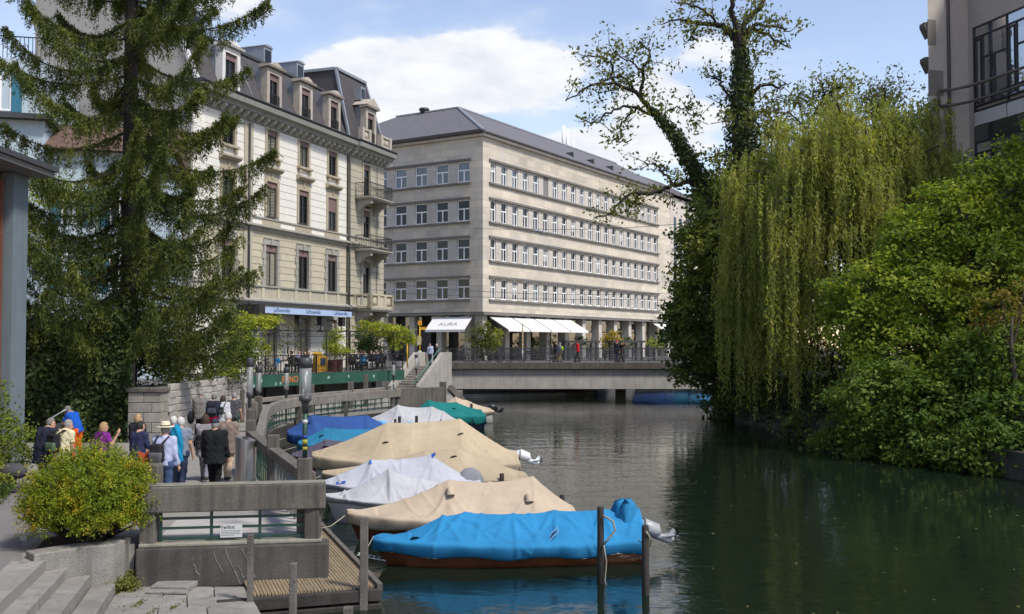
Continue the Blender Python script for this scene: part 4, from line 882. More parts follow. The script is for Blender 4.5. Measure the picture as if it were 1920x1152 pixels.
# AURA awning and the white awnings
aa = thing('lettered_awning', 'white shop awning lettered AURA on the shaded side of the grey block', 'awning', (-2.68, 91.03, 2.7), math.atan2(.8526, .5225))
mb = MB(); mb.add([(-.15, 1.0, 4.15), (-.15, 5.4, 4.15), (-1.5, 5.4, 2.95), (-1.5, 1.0, 2.95), (-.15, 1.0, 4.11), (-.15, 5.4, 4.11), (-1.5, 5.4, 2.91), (-1.5, 1.0, 2.91)], [(0, 3, 2, 1), (4, 5, 6, 7), (2, 3, 7, 6), (0, 1, 5, 4), (1, 2, 6, 5), (3, 0, 4, 7)]); mb.build('canvas', WHITEC, aa)
mb = MB(); mb.box((-1.53, 1.0, 2.74), (-1.5, 5.4, 2.96)); mb.build('valance', WHITEC, aa)
tx = text('AURA', .62, mat('grey_lettering', (.16, .15, .15), .7, .05), aa, (-.95, 3.2, 3.30 + .16), rot=(0, 0, 0), sx=1.3)
# baseline runs along -y (viewer's left to right), letters climb the slope of the canvas
ez = Vector((1.35, 0, 1.2)).normalized(); exx = Vector((0, -1, 0)); nn = exx.cross(ez)
tx.rotation_euler = Matrix((exx, ez, nn)).transposed().to_euler(); tx.location = Vector((-1.08, 3.2, 3.32)) + nn * .012
wg = 'white awnings over the shopfronts of the grey block'
names = ['first white awning panel, next to the building corner', 'second white awning panel from the building corner', 'third white awning panel from the building corner', 'fourth white awning panel, farthest of the joined row']
for k in range(5):
    x0 = .9 + k * 4.0 if k < 4 else 38.2; L_ = 3.86
    a = thing('white_awning', names[k] if k < 4 else 'lone white awning far along the grey block, beside the dark tree', 'awning', (-2.68 + .5225 * x0, 91.03 + .8526 * x0, 2.7), math.atan2(.8526, .5225), wg)
    mb = MB(); mb.add([(0, -.12, 4.15), (L_, -.12, 4.15), (L_, -2.2, 2.95), (0, -2.2, 2.95), (0, -.12, 4.11), (L_, -.12, 4.11), (L_, -2.2, 2.91), (0, -2.2, 2.91)], [(0, 3, 2, 1), (4, 5, 6, 7), (0, 1, 5, 4), (2, 3, 7, 6), (1, 2, 6, 5), (3, 0, 4, 7)]); mb.build('canvas', WHITEC, a)
    mb = MB(); mb.box((0, -2.25, 2.78), (L_, -2.2, 2.97)); mb.build('valance', WHITEC, a)
    mb = MB(); mb.bar((L_ * .5, -.1, 4.175), (L_ * .5, -2.2, 2.975), .05, .03); mb.bar((0.02, -.1, 4.175), (0.02, -2.2, 2.975), .06, .03); mb.build('seam', mat('canvas_seam', (.4, .39, .38), .8), a)

# ------------------------------------------------------------------ tan building at top right
tb = thing('tan_building', 'tan rendered building with tall dark framed glazing above the willow', 'building', (23.6, 51.0, 2.6), math.atan2(-.967, .253))
TAN = mat('tan_render', (.42, .375, .335), .9, .07, .8, .2, 30, streak=.12); TANL = mat('pale_tan_render', (.33, .295, .27), .9, .06, .8, .2, 30)
mb = MB(); mb.prism([(0, -2.4), (0, 12), (-14, 12), (-14, 9.3)], 0, 22.6); mb.build('rear_wing', TAN, tb)
mb = MB(); mb.box((0.001, .12, 0), (22, 10, 22.6)); mb.build('wall_core', TANL, tb)
mb = MB(); mb.box((0.002, 0, 0), (.32, .118, 22.6)); mb.box((.32, 0, 18.05), (22, .118, 22.6)); mb.box((.32, 0, 0), (22, .118, 2.0)); mb.build('front_wall', TANL, tb)
for k in range(8):
    mb = MB(); e = .85 if k % 2 else .45; mb.box((.0, -2.43, 1.5 + k * 2.6), (.03, -2.4 + e, 1.5 + k * 2.6 + 1.3)); mb.box((-.0, -2.44, 1.5 + k * 2.6), (.031, -2.4, 1.5 + k * 2.6 + 1.3)); mb.build('quoin', mat('grey_quoin', (.19, .17, .15), .9, .1), tb)
for z0 in (17.5, 15.7, 12.6):
    mb = MB(); mb.extrude([(-.02, -2.3, z0), (-.02, -2.62, z0 + .55), (-.02, -2.62, z0 + .75), (-.02, -2.3, z0 + .8)], (-.5, 0.1, 0)); mb.build('ledge', mat('dark_ledge', (.09, .08, .075), .8), tb)
mb = MB(); mb.tube([(.1, -1.25, .5), (.1, -1.25, 22.5)], .075, 8); mb.build('rainwater_pipe', mat('dark_brown_pipe', (.05, .04, .04), .6), tb)
def glazing(z0, z1, nbay, bw):
    for b in range(nbay):
        x0 = .36 + b * bw; h = z1 - z0; mb = MB(); t = .07
        for (xa, xb, za, zb) in [(0, bw, 0, t * 1.4), (0, bw, h - t, h), (0, t, 0, h), (0, bw, h - .62, h - .54), (.62, .62 + t, .3, h - .58), (t, .62, .28, .36), (.62, bw, .28, .36), (.62 + t, bw, h - 1.75, h - 1.67), (1.42, 1.42 + t, .36, h - 1.7), (.14, .56, .42, .50), (.14, .2, .5, h - .7), (.5, .56, .5, h - .7), (.14, .56, h - .76, h - .68)]:
            mb.box((xa, -.04 + (.002 if xb - xa < .3 else 0), za), (xb, .06, zb))
        o = mb.build('window', mat('anthracite_frame', (.028, .03, .034), .5, .1), tb, loc=(x0, .03, z0))
        for (xa, xb, za, zb) in [(t, bw, h - .54, h - t), (t, .62, .36, h - .62), (.62 + t, bw, h - 1.67, h - .62), (.62 + t, 1.42, .36, h - 1.75), (1.42 + t, bw, .36, h - 1.75)]:
            MB().add([(xa, .02, za), (xb, .02, za), (xb, .02, zb), (xa, .02, zb)], [(0, 1, 2, 3)]).build('pane', glass_mat('tan_window_glass', (.04, .05, .065), .03, 1.0), o); MATS['tan_window_glass'].node_tree.nodes['Principled BSDF'].inputs['IOR'].default_value = 2.9
glazing(13.65, 18.05, 6, 2.3); glazing(7.4, 12.1, 6, 2.3)
mb = MB(); mb.box((.33, .0, 12.12), (22, .1, 12.9)); mb.box((.33, -.0, 2.0), (22, .1, 7.38)); mb.build('dark_spandrel', glass_mat('dark_spandrel_glass', (.02, .022, .024)), tb)
for k in range(6): mb = MB(); mb.box((.4 + k * 2.3, -.02, 12.94), (.4 + k * 2.3 + 2.2, .1, 13.62)); mb.build('spandrel_panel', mat('pale_spandrel', (.45, .45, .46), .35, .04), tb)
for z0 in (14.75 - .0, 13.95): mb = MB(); mb.tube([(16, -.9, z0), (2.5, -.9, z0), (1.2, -1.02, z0), (.5, -1.3, z0), (.22, -1.65, z0), (.12, -1.9, z0)], .075, 8); mb.build('balcony_rail', mat('brown_rail', (.10, .085, .075), .5, .1), tb)
mb = MB(); mb.tube([(.12, -1.9, 13.95), (.12, -1.9, 14.75)], .06, 8); mb.build('balcony_rail', MATS['brown_rail'], tb)

# ------------------------------------------------------------------ houses on the left, seen through the spruce
PB = mat('pale_blue_render', (.42, .50, .56), .9, .06, .8, streak=.15); TURQ = mat('turquoise_shutter', (.035, .16, .24), .7, .1, rows=('Z', 8, .8))
ph = thing('pale_blue_house', 'pale blue house with turquoise shutters, seen through the spruce branches', 'house', (-20, 49.0, 2.7), R(14))
mb = MB(); mb.box((-14, 0, 0), (-2.9, 9, 15.6)); mb.build('wall', PB, ph)
mb = MB(); mb.box((-2.9, .01, 0), (3.1, 6, 11.2)); mb.build('wall', PB, ph)
mb = MB(); mb.extrude([(-2.9, -.5, 11.2), (-2.9, 6.2, 11.2), (-2.9, 3.5, 13.2)], (6.3, 0, 0)); mb.build('roof', mat('brown_roof_tile', (.12, .075, .06), .9, .2, rows=('Z', 5, .6)), ph)
mb = MB(); mb.box((-14.2, -.5, 12.6), (-2.6, 9, 12.85)); mb.build('ledge', GUTTER, ph)
mb = MB()
for k in range(60): mb.box((-14 + k * .19, .1, 15.6), (-13.97 + k * .19, .13, 16.7))
mb.bar((-14, .12, 16.7), (-2.9, .12, 16.7), .05, .05); mb.build('terrace_railing', IRON, ph)
for z0 in (1.2, 4.4, 7.6, 13.0):
    for u in (-8.3, -4.9, -1.6, .6):
        if z0 > 12 and u > -3: continue
        if u < -3 and z0 < 8: continue
        put_window(ph, (u, -.05, z0), 0, .95, 1.7, FRAMEW)
        for s in (-1, 1): mb = MB(); mb.box((u + s * .72 - .23, -.09, z0 - .05), (u + s * .72 + .23, -.02, z0 + 1.75)); mb.build('shutter', TURQ, ph)
for zf in (6.6, 3.4): MB().box((-9.5, -1.6, zf), (-5.0, 0, zf + .25)).build('balcony', mat('dark_balcony', (.1, .1, .1), .7), ph)
mb = MB()
for zf in (6.85, 3.65):
    for k in range(28): mb.box((-9.45 + k * .165, -1.58, zf), (-9.42 + k * .165, -1.55, zf + 1.0))
    mb.bar((-9.5, -1.56, zf + 1.0), (-5, -1.56, zf + 1.0), .05, .05)
mb.build('balcony_railing', IRON, ph)
sh = thing('shopfront_building', 'low pale blue and rust framed building with overhanging roof slab at the left edge', 'building', (-13.2, 27.0, 1.0))
mb = MB(); mb.box((-12, -16, 0), (-.35, 0, 8.0)); mb.build('wall_core', mat('rust_frame', (.15, .055, .035), .7, .15), sh)
mb = MB(); mb.box((-.34, -.75, 0), (.0, .05, 8.0)); mb.build('pilaster', mat('grey_blue_render', (.135, .165, .185), .9, .06, streak=.2), sh)
mb = MB(); mb.box((-12, -17, 8.02), (.62, .25, 8.16)); mb.build('roof_slab', mat('grey_soffit', (.17, .16, .155), .9, .05), sh)
mb = MB(); mb.box((-12, -17.1, 8.165), (.70, .33, 8.3)); mb.build('roof_edge', GUTTER, sh)
for k in range(4):
    z0 = [.2, 2.55, 4.3, 6.4][k]; z1 = [2.35, 4.1, 6.2, 7.7][k]
    mb = MB(); mb.box((-.30, -3.6, z0), (-.27, -.95, z1)); o = mb.build('window', glass_mat('shop_window_glass', (.02, .02, .022)), sh)
    mb = MB(); mb.box((-.34, -.97, z0 - .1), (-.2, -.86, z1 + .1)); mb.box((-.34, -3.6, z0 - .1), (-.21, -.97, z0)); mb.build('frame', MATS['rust_frame'], o)
    if k < 2:
        me = MB().box((0, -2.6, 0), (.03, 0, .075)).mesh('slat', mat('shutter_slat', (.16, .15, .155), .6, .08))
        for j in range(int((z1 - z0) / .085)): link('slat', me, o, (-.26, -.98, z0 + j * .085))
# ------------------------------------------------------------------ covered boats
WOODH = mat('varnished_hull', (.13, .042, .018), .35, .25, 1.5, .15, 30, coat=.3, rows=('Z', 2.6, .8))
HULLW = mat('white_hull', (.55, .54, .51), .45, .08, 2, .1, 30); HULLB = mat('dark_blue_hull', (.02, .03, .07), .4, .1); HULLR = mat('maroon_hull', (.16, .02, .04), .4, .1)
HULLD = mat('dark_green_hull', (.03, .06, .055), .5, .15)
def cloth(name, col, var=.13): return mat(name, col, .85, var, 1.1, .4, 70, spec=.2, spots=(2.1, .60, tuple(c * .72 + .008 for c in col), .5))
SKYC = cloth('bright_blue_tarp', (.023, .19, .385)); BEIGEC = cloth('beige_tarp', (.43, .345, .255)); BEIGE2 = cloth('sand_tarp', (.39, .315, .215)); GREYC = cloth('light_grey_tarp', (.37, .37, .385)); GREY2 = cloth('pale_grey_tarp', (.40, .41, .45))
PURP = cloth('mauve_tarp', (.085, .075, .105)); BLUE2 = cloth('azure_tarp', (.025, .17, .30)); BLUED = cloth('royal_blue_tarp', (.028, .075, .24)); TEAL = cloth('teal_tarp', (.01, .15, .145)); PBLUE = cloth('pale_azure_tarp', (.10, .34, .62))
ROPE = mat('rope', (.30, .27, .21), .95, .2)
def interp(t, pts):
    xs = [p[0] for p in pts]; ys = [p[1] for p in pts]; return np.interp(t, xs, ys)
def boat(label, bow, stern, beam, ridge, tarp, hull, free=.42, skirt=.16, sag=.05, fold=1., motor=None, vents=(), seed=1, bowrise=.22, cover_from=.0, peak=1.3, hull_show=True, flat=0.):
    """bow and stern are points on the water; ridge is a list of (t, height above gunwale)"""
    rg = np.random.default_rng(seed); fold = fold * 2.5
    b0 = Vector((bow[0], bow[1], 0)); s0 = Vector((stern[0], stern[1], 0)); L = (s0 - b0).length; ang = math.atan2(s0.y - b0.y, s0.x - b0.x)
    root = thing('covered_boat', label, 'boat', b0, ang, 'boats moored under tarpaulins')
    nu, nv = 150, 71
    T = np.linspace(0, 1, nu)
    hb = beam / 2 * np.where(T < .55, np.sqrt(np.maximum(1 - (1 - T / .55) ** 2, 0)) ** 1.5, 1 - .22 * ((T - .55) / .45) ** 2); hb = np.maximum(hb, .02)
    sheer = free + bowrise * (1 - T) ** 2.2 + .05 * T ** 3
    hbx = hb
    # hull
    rows_ = []
    sec = [(-1.0, 1.0), (-.90, .55), (-.80, .12), (-.55, -.18), (0, -.30), (.55, -.18), (.80, .12), (.90, .55), (1.0, 1.0)]
    for i in range(nu):
        x = T[i] * L + (.0 if i else .0); k = min(1, T[i] / .12 + .15)
        rake = (1 - T[i]) ** 6 * .28
        rows_.append([(x + rake * (1 - zz) * 1.0, yy * hb[i] * (k if zz < .5 else 1), zz * sheer[i] if zz > 0 else zz * k) for yy, zz in sec])
    m = MB(); m.grid(rows_, flip=True); m.add(rows_[-1], [tuple(range(len(sec)))]); m.build('hull', hull, root)
    m = MB()
    for sd_ in (0, -1): m.tube([(r[sd_][0], r[sd_][1] * 1.015, r[sd_][2] - .02) for r in rows_[::6]], .016, 5)
    m.build('gunwale', hull, root)
    # tarpaulin: rises to the ridge with sagging spans between the supports, skirt hanging over the gunwale
    tp = np.array([p[0] for p in ridge]); X = np.zeros((nu, nv)); Y = np.zeros((nu, nv)); Z = np.zeros((nu, nv))
    vv = np.linspace(-1.22, 1.22, nv)
    for i, t in enumerate(T):
        rh = interp(t, ridge)
        j = np.searchsorted(tp, t); j = min(max(j, 1), len(tp) - 1); a, b = tp[j - 1], tp[j]; q = (t - a) / max(b - a, 1e-6); s_ = sag * (b - a) * 4 * q * (1 - q) * 2
        for k, v in enumerate(vv):
            av = abs(v)
            if av <= 1:
                y = v * (hb[i] + .05); pr = (1 - av ** (peak + flat)) if flat else (1 - av) ** (1 / peak) if peak > 1 else (1 - av) ** peak
                z = sheer[i] + .035 + rh * pr - s_ * (1 - av) - sag * .9 * math.sin(math.pi * av) * (1 if rh > .15 else .3)
            else:
                d = (av - 1) / .22; y = math.copysign(max(hb[i] + .055 - .09 * d * d, .03), v); z = sheer[i] + .035 - d * skirt * (1 + .12 * math.sin(t * 23 + seed))
            X[i, k] = t * L; Y[i, k] = y; Z[i, k] = z
    # wrinkles: sharp creases pulled from each support to the hem, swags slung between supports, small slack folds
    D = np.zeros_like(Z); Vn = vv[None, :] * np.ones_like(X); HB = hb[:, None] + .04
    def crease(d, w_, a_): return a_ * (np.exp(-np.abs(d) / w_) - .45 * np.exp(-np.abs(d) / (w_ * 2.6)))
    sup = [(t0, h0) for (t0, h0) in ridge if h0 >= .12]
    for (t0, h0) in sup:
        for sd_ in (-1, 1):
            for _ in range(5):
                dx = rg.normal() * .22 * L * .6; q = np.clip(Vn * sd_, 0, 1.25); xl = t0 * L + dx * q ** rg.uniform(.8, 1.5)
                D += crease(X - xl, rg.uniform(.03, .07), fold * rg.uniform(.012, .03)) * np.clip(q * 3, 0, 1) * (Vn * sd_ > 0) * np.exp(-(np.abs(dx) / (.5 * L)) ** 2)
    for (ta, ha), (tb, hb_) in zip(sup[:-1], sup[1:]):
        for sd_ in (-1, 1):
            for j in range(5):
                q = np.clip((X / L - ta) / max(tb - ta, 1e-3), 0, 1); c0 = .08 + .17 * j + rg.uniform(-.03, .03); vl = c0 + rg.uniform(.10, .28) * np.sin(np.pi * q) * (1 - c0 * .6)
                D += crease((Vn * sd_ - vl) * HB, rg.uniform(.03, .06), fold * rg.uniform(.008, .022)) * np.sin(np.pi * q) ** .7 * (X / L > ta) * (X / L < tb)
    for n_ in range(16):
        an = rg.normal() * .5 + math.pi / 2; cx, cy = rg.random() * L, rg.uniform(-.5, .5) * beam; dd_ = (X - cx) * math.sin(an) - (Y - cy) * math.cos(an); al_ = (X - cx) * math.cos(an) + (Y - cy) * math.sin(an)
        D += crease(dd_ + .05 * np.sin(al_ * 4 + n_), rg.uniform(.02, .05), fold * rg.uniform(.006, .018)) * np.exp(-(al_ / rg.uniform(.3, .7)) ** 2)
    for n_ in range(3): f = rg.uniform(3, 7); D += .007 * fold * np.sin(f * X + rg.random() * 6.28 + 1.5 * np.sin(2 * X)) * np.abs(Vn)
    av_ = np.abs(vv)[None, :]; nz = np.where(av_ > 1, .12, 1) * (1 - .85 * np.exp(-((av_ - .97) / .10) ** 2)); Z += D * nz + .015
    Y += np.sign(Y) * (np.abs(vv)[None, :] > .98) * (np.maximum(D, 0) * .8 + .010 + .010 * np.sin(X * 9 + seed))
    i0 = int(cover_from * nu)
    P = [[(X[i, k], Y[i, k], Z[i, k]) for k in range(nv)] for i in range(i0, nu)]
    end = [(P[-1][k][0] + .04, P[-1][k][1] * .97, min(P[-1][k][2], sheer[-1] - skirt)) for k in range(nv)]
    m = MB(); m.grid(P + [end], flip=True); cv = m.build('tarpaulin', tarp, root); cv['label'] = tarp.name.replace('_', ' ') + ' stretched over the boat'
    sol = cv.modifiers.new('thick', 'SOLIDIFY'); sol.thickness = .012; sol.offset = -1
    for ts in np.arange(.14, .95, 1.45 / L):
        i = int(ts * (nu - 1)); m = MB(); m.grid([[(P[i - i0][k][0] + dx_, P[i - i0][k][1], P[i - i0][k][2] + .006) for k in range(1, nv - 1)] for dx_ in (-.018, .018)]); m.build('seam', tarp, cv) if i > i0 else None
    # hem rope and ties
    for sd_ in (0, nv - 1):
        m = MB(); m.tube([P[i][sd_] for i in range(0, len(P), 4)], .012, 4); m.build('hem_cord', ROPE, cv)
    def on(t, v):
        i = min(int(t * (nu - 1)), nu - 1); k = int(np.argmin(np.abs(vv - v))); i = max(i, 1)
        p = Vector((X[i, k], Y[i, k], Z[i, k])); du = Vector((X[i, k] - X[i - 1, k], Y[i, k] - Y[i - 1, k], Z[i, k] - Z[i - 1, k])).normalized(); k2 = min(k + 1, nv - 1); dv = Vector((X[i, k2] - p.x, Y[i, k2] - p.y, Z[i, k2] - p.z)).normalized()
        n = du.cross(dv).normalized(); return p, du, dv, (n if n.z > 0 else -n)
    for (t, v, kind) in vents:
        p, du, dv, n = on(t, v); m = MB()
        if kind == 'hood':
            for a in range(1): m.add([p + du * (.11 * math.cos(q)) + n * (.075 * math.sin(q)) + (-Vector((0, 1, 0)) * .02) for q in np.linspace(0, math.pi, 7)] + [p + du * (.03 * math.cos(q)) + Vector((0, .19, .06)) + n * .01 * math.sin(q) for q in np.linspace(0, math.pi, 7)], [(i, i + 1, i + 8, i + 7) for i in range(6)], smooth=True)
            m.build('vent_hood', tarp, cv)
            m = MB(); m.add([p + du * (.10 * math.cos(q)) + n * (.065 * math.sin(q)) + Vector((0, -.012, 0)) for q in np.linspace(0, math.pi, 7)], [tuple(range(7))]); m.build('vent_opening', INK, cv)
        elif kind == 'tube':
            m.tube([p - n * .02, p + Vector((.02, -.10, .02)), p + Vector((.03, -.17, -.12))], [.06, .075, .10], 10, cap=False); m.build('vent_tube', tarp, cv)
        elif kind == 'patch':
            u2 = Vector((du.x, 0, du.z)).normalized(); m.add([p + u2 * a * .30 + dv * (-b) * .20 + n * .03 for a, b in ((-.5, -.5), (.5, -.5), (.5, .5), (-.5, .5))], [(0, 1, 2, 3)]); m.build('patch', mat('pale_patch', (.16, .42, .66), .7, .05), cv)
            m = MB()
            for (a, b, c, d_, e) in ((-.36, .02, .1, .06, .05), (-.2, -.06, .2, -.02, .05), (-.3, .12, -.05, .14, .035), (0, .1, .34, .06, .04), (-.1, -.12, .15, -.14, .03), (.1, .02, .36, -.04, .04)):
                q0 = p + u2 * a * .3 - dv * b * .3 + n * .034; q1 = p + u2 * c * .3 - dv * d_ * .3 + n * .034; m.bar(q0, q1, .02, .003, up=tuple(n))
            m.build('emblem', mat('dark_emblem', (.03, .06, .13), .7), cv)
        elif kind == 'bluetab':
            m.add([p + du * a * .3 + dv * b * .13 + n * .006 for a, b in ((-.5, -.6), (.45, -.4), (.5, .5), (-.4, .6))], [(0, 1, 2, 3)]); m.build('blue_tab', cloth('tab_blue', (.03, .08, .38)), cv)
        elif kind == 'tag':
            m.add([p + du * a * .14 + dv * b * .08 + n * .012 for a, b in ((-.5, -.5), (.5, -.5), (.5, .5), (-.5, .5))], [(0, 1, 2, 3)]); m.build('white_tag', PLASW, cv)
    if motor:
        kind, mcol = motor; m = MB(); bz = free
        if kind == 'up':      # tilted outboard: cowl low, propeller lifted astern
            m.tube([(L - .05, .0, bz + .25), (L + .10, .0, bz + .28), (L + .36, 0, bz + .18), (L + .42, 0, bz + .10)], [.10, .17, .16, .09], 12); m.build('motor_cowl', mcol, root)
            m = MB(); m.tube([(L + .3, 0, bz + .12), (L + .62, 0, bz - .02), (L + .75, 0, bz + .02)], [.09, .07, .05], 8); m.bar((L + .58, 0, bz - .05), (L + .78, 0, bz + .18), .04, .14, up=(1, 0, 0)); m.bar((L + .50, 0, bz + .07), (L + .74, 0, bz + .10), .24, .018); m.build('motor_leg', mcol, root)
            m = MB(); m.tube([(L + .085, 0, bz + .275), (L + .115, 0, bz + .272)], .176, 12); m.tube([(L - .28, .05, bz + .36), (L - .05, .02, bz + .28)], .022, 6); m.build('cowl_band', DARKM, root)
            m = MB(); m.tube([(L + .72, 0, bz + .02), (L + .86, 0, bz + .06)], [.05, .03], 8)
            for k in range(3):
                a = k * 2.094; m.add([(L + .8, .03 * math.cos(a), bz + .04 + .03 * math.sin(a)), (L + .77, .15 * math.cos(a - .3), bz + .04 + .15 * math.sin(a - .3)), (L + .83, .16 * math.cos(a + .35), bz + .04 + .16 * math.sin(a + .35))], [(0, 1, 2), (2, 1, 0)])
            m.build('propeller', DARKM if mcol is not DARKM else STEEL, root)
            m = MB(); m.box((L - .02, -.1, bz - .2), (L + .08, .1, bz + .2)); m.build('motor_bracket', DARKM, root)
        elif kind == 'hood':
            m.grid([[(L - .05 + .32 * math.sin(a) * math.cos(b) * 1.3, .24 * math.sin(a) * math.sin(b) * (1 + .12 * math.sin(b * 5)), bz + .05 + .5 * math.cos(a)) for b in np.linspace(0, 6.283, 17)] for a in np.linspace(.02, 1.9, 9)]); m.build('motor_cover', cloth('grey_motor_cover', (.23, .23, .25)), root)
    return root
def W(px, py): return atz(px, py, 0.0)
def span(pxb, pxs, Yb, Ys):
    a = ((pxb - 960) / F * Yb, Yb); b = ((pxs - 960) / F * Ys, Ys); return a, b
MWHITE = mat('white_motor', (.72, .72, .72), .3, .05, coat=.3); MGREY = mat('grey_motor', (.34, .34, .35), .35, .1); MBLACK = mat('black_motor', (.02, .022, .03), .25, .1, coat=.4)
bw_, st_ = span(700, 1196, 20.3, 20.95)
bb = boat('bright blue tarpaulined wooden rowing boat with a grey outboard, nearest to the viewer', bw_, st_, 1.5, [(0, .02), (.12, .10), (.26, .46), (.34, .54), (.52, .50), (.68, .56), (.86, .56), (1, .54)], SKYC, WOODH, free=.38, skirt=.26, sag=.05, fold=1.25, motor=('up', MGREY), vents=((.16, -.62, 'hood'), (.66, -.78, 'patch')), seed=3, bowrise=.12, peak=1.0, flat=.75)
# motor hood rising at the stern of the blue boat
m = MB(); Lb = (Vector(st_) - Vector(bw_)).length
m.grid([[(Lb - .33 + dx + .05 * math.sin(9 * b + z * 6), .30 * math.sin(b) * w_, .74 + z + .02 * math.sin(4 * b)) for b in np.linspace(0, 6.283, 25) for dx in (.24 * math.cos(b) * w_ + .06 * z,)] for z, w_ in ((-.32, 1.25), (-.1, 1.2), (.1, 1.1), (.3, .95), (.42, .8), (.47, .45), (.48, .02))]); m.build('motor_cover', SKYC, bb)
bw_, st_ = span(652, 1072, 22.6, 23.6)
boat('beige tarpaulined boat with two vent tubes, directly behind the bright blue boat', bw_, st_, 1.75, [(0, .03), (.1, .1), (.44, .80), (.82, .86), (1, .12)], BEIGEC, WOODH, free=.42, skirt=.28, sag=.11, fold=1.1, vents=((.44, -.22, 'tube'), (.78, -.38, 'tube'), (.1, -.5, 'tag')), seed=5, peak=1.15)
bw_, st_ = span(612, 900, 25.0, 26.0)
boat('light grey tarpaulined boat with a sharp peak near the bow, behind the front beige boat', bw_, st_, 1.6, [(0, .03), (.12, .12), (.40, .74), (.6, .50), (1, .4)], GREYC, HULLW, free=.42, skirt=.12, sag=.06, fold=1.3, seed=7, peak=1.0)
bw_, st_ = span(606, 885, 27.4, 28.4)
boat('pale grey tarpaulined boat with small blue tabs and grey motor cover', bw_, st_, 1.7, [(0, .03), (.32, .70), (.72, .86), (1, .12)], GREY2, HULLW, free=.40, skirt=.14, sag=.05, fold=1.2, motor=('hood', MGREY), vents=((.34, -.12, 'bluetab'), (.72, -.08, 'bluetab'), (.12, -.8, 'bluetab')), seed=9, peak=1.05)
bw_, st_ = span(606, 985, 29.0, 29.8)
boat('low sand coloured tarpaulined boat between the pale grey boat and the largest beige boat', bw_, st_, 1.8, [(0, .04), (.5, .74), (.66, .80), (1, .05)], BEIGE2, HULLD, free=.46, skirt=.2, sag=.05, fold=.7, vents=((.36, -.4, 'hood'), (.64, -.2, 'hood')), seed=11, peak=1.0)
bw_, st_ = span(586, 968, 31.4, 32.2)
boat('largest beige tarpaulined motorboat with tall tent ridge and white outboard', bw_, st_, 2.2, [(0, .08), (.06, .22), (.36, 1.16), (.72, 1.34), (.95, .35), (1, .28)], BEIGE2, HULLW, free=.62, skirt=.36, sag=.05, fold=.8, motor=('up', MWHITE), vents=((.36, -.45, 'hood'), (.72, -.3, 'hood')), seed=13, peak=1.0, bowrise=.3)
bw_, st_ = span(548, 760, 34.0, 34.8)
boat('mauve grey tarpaulined boat with maroon hull beside the largest beige boat', bw_, st_, 1.6, [(0, .05), (.3, .62), (.7, .62), (1, .2)], PURP, HULLR, free=.40, skirt=.1, sag=.05, fold=.8, vents=((.3, -.3, 'hood'),), seed=15, peak=1.0)
bw_, st_ = span(560, 804, 37.0, 38.0)
boat('azure tarpaulined boat with long straight ridge behind the mauve one', bw_, st_, 1.7, [(0, .05), (.2, .62), (.92, .78), (1, .5)], BLUE2, HULLB, free=.50, skirt=.3, sag=.04, fold=.9, vents=((.18, -.35, 'hood'),), seed=17, peak=1.0)
bw_, st_ = span(540, 745, 40.4, 41.2)
boat('royal blue tarpaulined boat at the bend of the walkway', bw_, st_, 1.8, [(0, .1), (.22, .80), (.72, .86), (1, .25)], BLUED, HULLW, free=.56, skirt=.34, sag=.04, fold=.8, vents=((.2, -.3, 'hood'),), seed=19, peak=1.0)
bw_, st_ = span(690, 772, 43.4, 44.0)
boat('small pale azure tarpaulined boat peeping over the azure one', bw_, st_, 1.4, [(0, .1), (.3, .45), (1, .4)], PBLUE, HULLW, free=.5, skirt=.2, sag=.04, seed=21)
bw_, st_ = span(690, 862, 46.6, 47.6)
boat('grey tarpaulined cabin boat with draped folds in front of the teal boat', bw_, st_, 1.9, [(0, .1), (.32, .86), (.7, .82), (.82, .6), (1, .1)], GREYC, HULLB, free=.55, skirt=.3, sag=.10, fold=1.5, vents=((.78, -.6, 'tube'),), seed=23, peak=1.4)
bw_, st_ = span(778, 902, 51.4, 52.6)
boat('teal tarpaulined boat near the bridge', bw_, st_, 1.9, [(0, .1), (.2, .70), (.62, .66), (1, .22)], TEAL, HULLB, free=.62, skirt=.42, sag=.06, fold=1., vents=((.55, -.5, 'hood'),), seed=25, peak=1.2)
bw_, st_ = span(826, 918, 55.2, 56.2)
boat('beige covered motorboat with black outboard, farthest of the moored row', bw_, st_, 1.8, [(0, .1), (.3, .72), (.55, .55), (1, .1)], BEIGEC, HULLW, free=.6, skirt=.2, sag=.05, motor=('up', MBLACK), seed=27, peak=1.2)
for k, (x0, x1, Y) in enumerate([(1185, 1260, 95.5), (1240, 1320, 97.5), (1290, 1370, 96.0)]):
    bw_, st_ = span(x0, x1, Y, Y + 1.0)
    boat(['first blue covered boat seen under the bridge, on the left', 'second blue covered boat seen under the bridge, in the middle', 'third blue covered boat seen under the bridge, near the dark tree'][k], bw_, st_, 1.9, [(0, .1), (.3, .5), (.8, .5), (1, .1)], [BLUED, BLUE2, PBLUE][k], HULLW, free=.6, skirt=.4, seed=31 + k)
# ropes
def rope(pts, label, r=.014):
    m = MB(); m.tube(pts, r, 5); return tag(m.build('mooring_rope', ROPE), label, 'rope', 'mooring ropes')
q = at(1126, 980, 18.75); rope([(q.x + .04, 18.66, q.z + .15), (q.x + .22, 18.6, q.z + .05), (q.x + .26, 18.6, q.z - .12), (q.x + .12, 18.62, q.z - .3), (q.x + .05, 18.64, q.z - .38)], 'rope loop hung on the dark pile in front of the bright blue boat', .02)
rope([(q.x + .05, 18.64, q.z - .4), (q.x + .1, 18.66, q.z - .7), (q.x + .07, 18.66, q.z - 1.05), (q.x + .13, 18.66, q.z - 1.3)], 'loose rope end trailing down the pile into the water', .012)
q = at(1210, 1000, 17.9); rope([(q.x, 17.8, q.z + .05), (q.x + .1, 17.85, q.z - .1), (q.x + .12, 18.2, q.z - .3), (q.x + .02, 19.0, q.z - .35)], 'rope from the right pile to the stern of the bright blue boat')
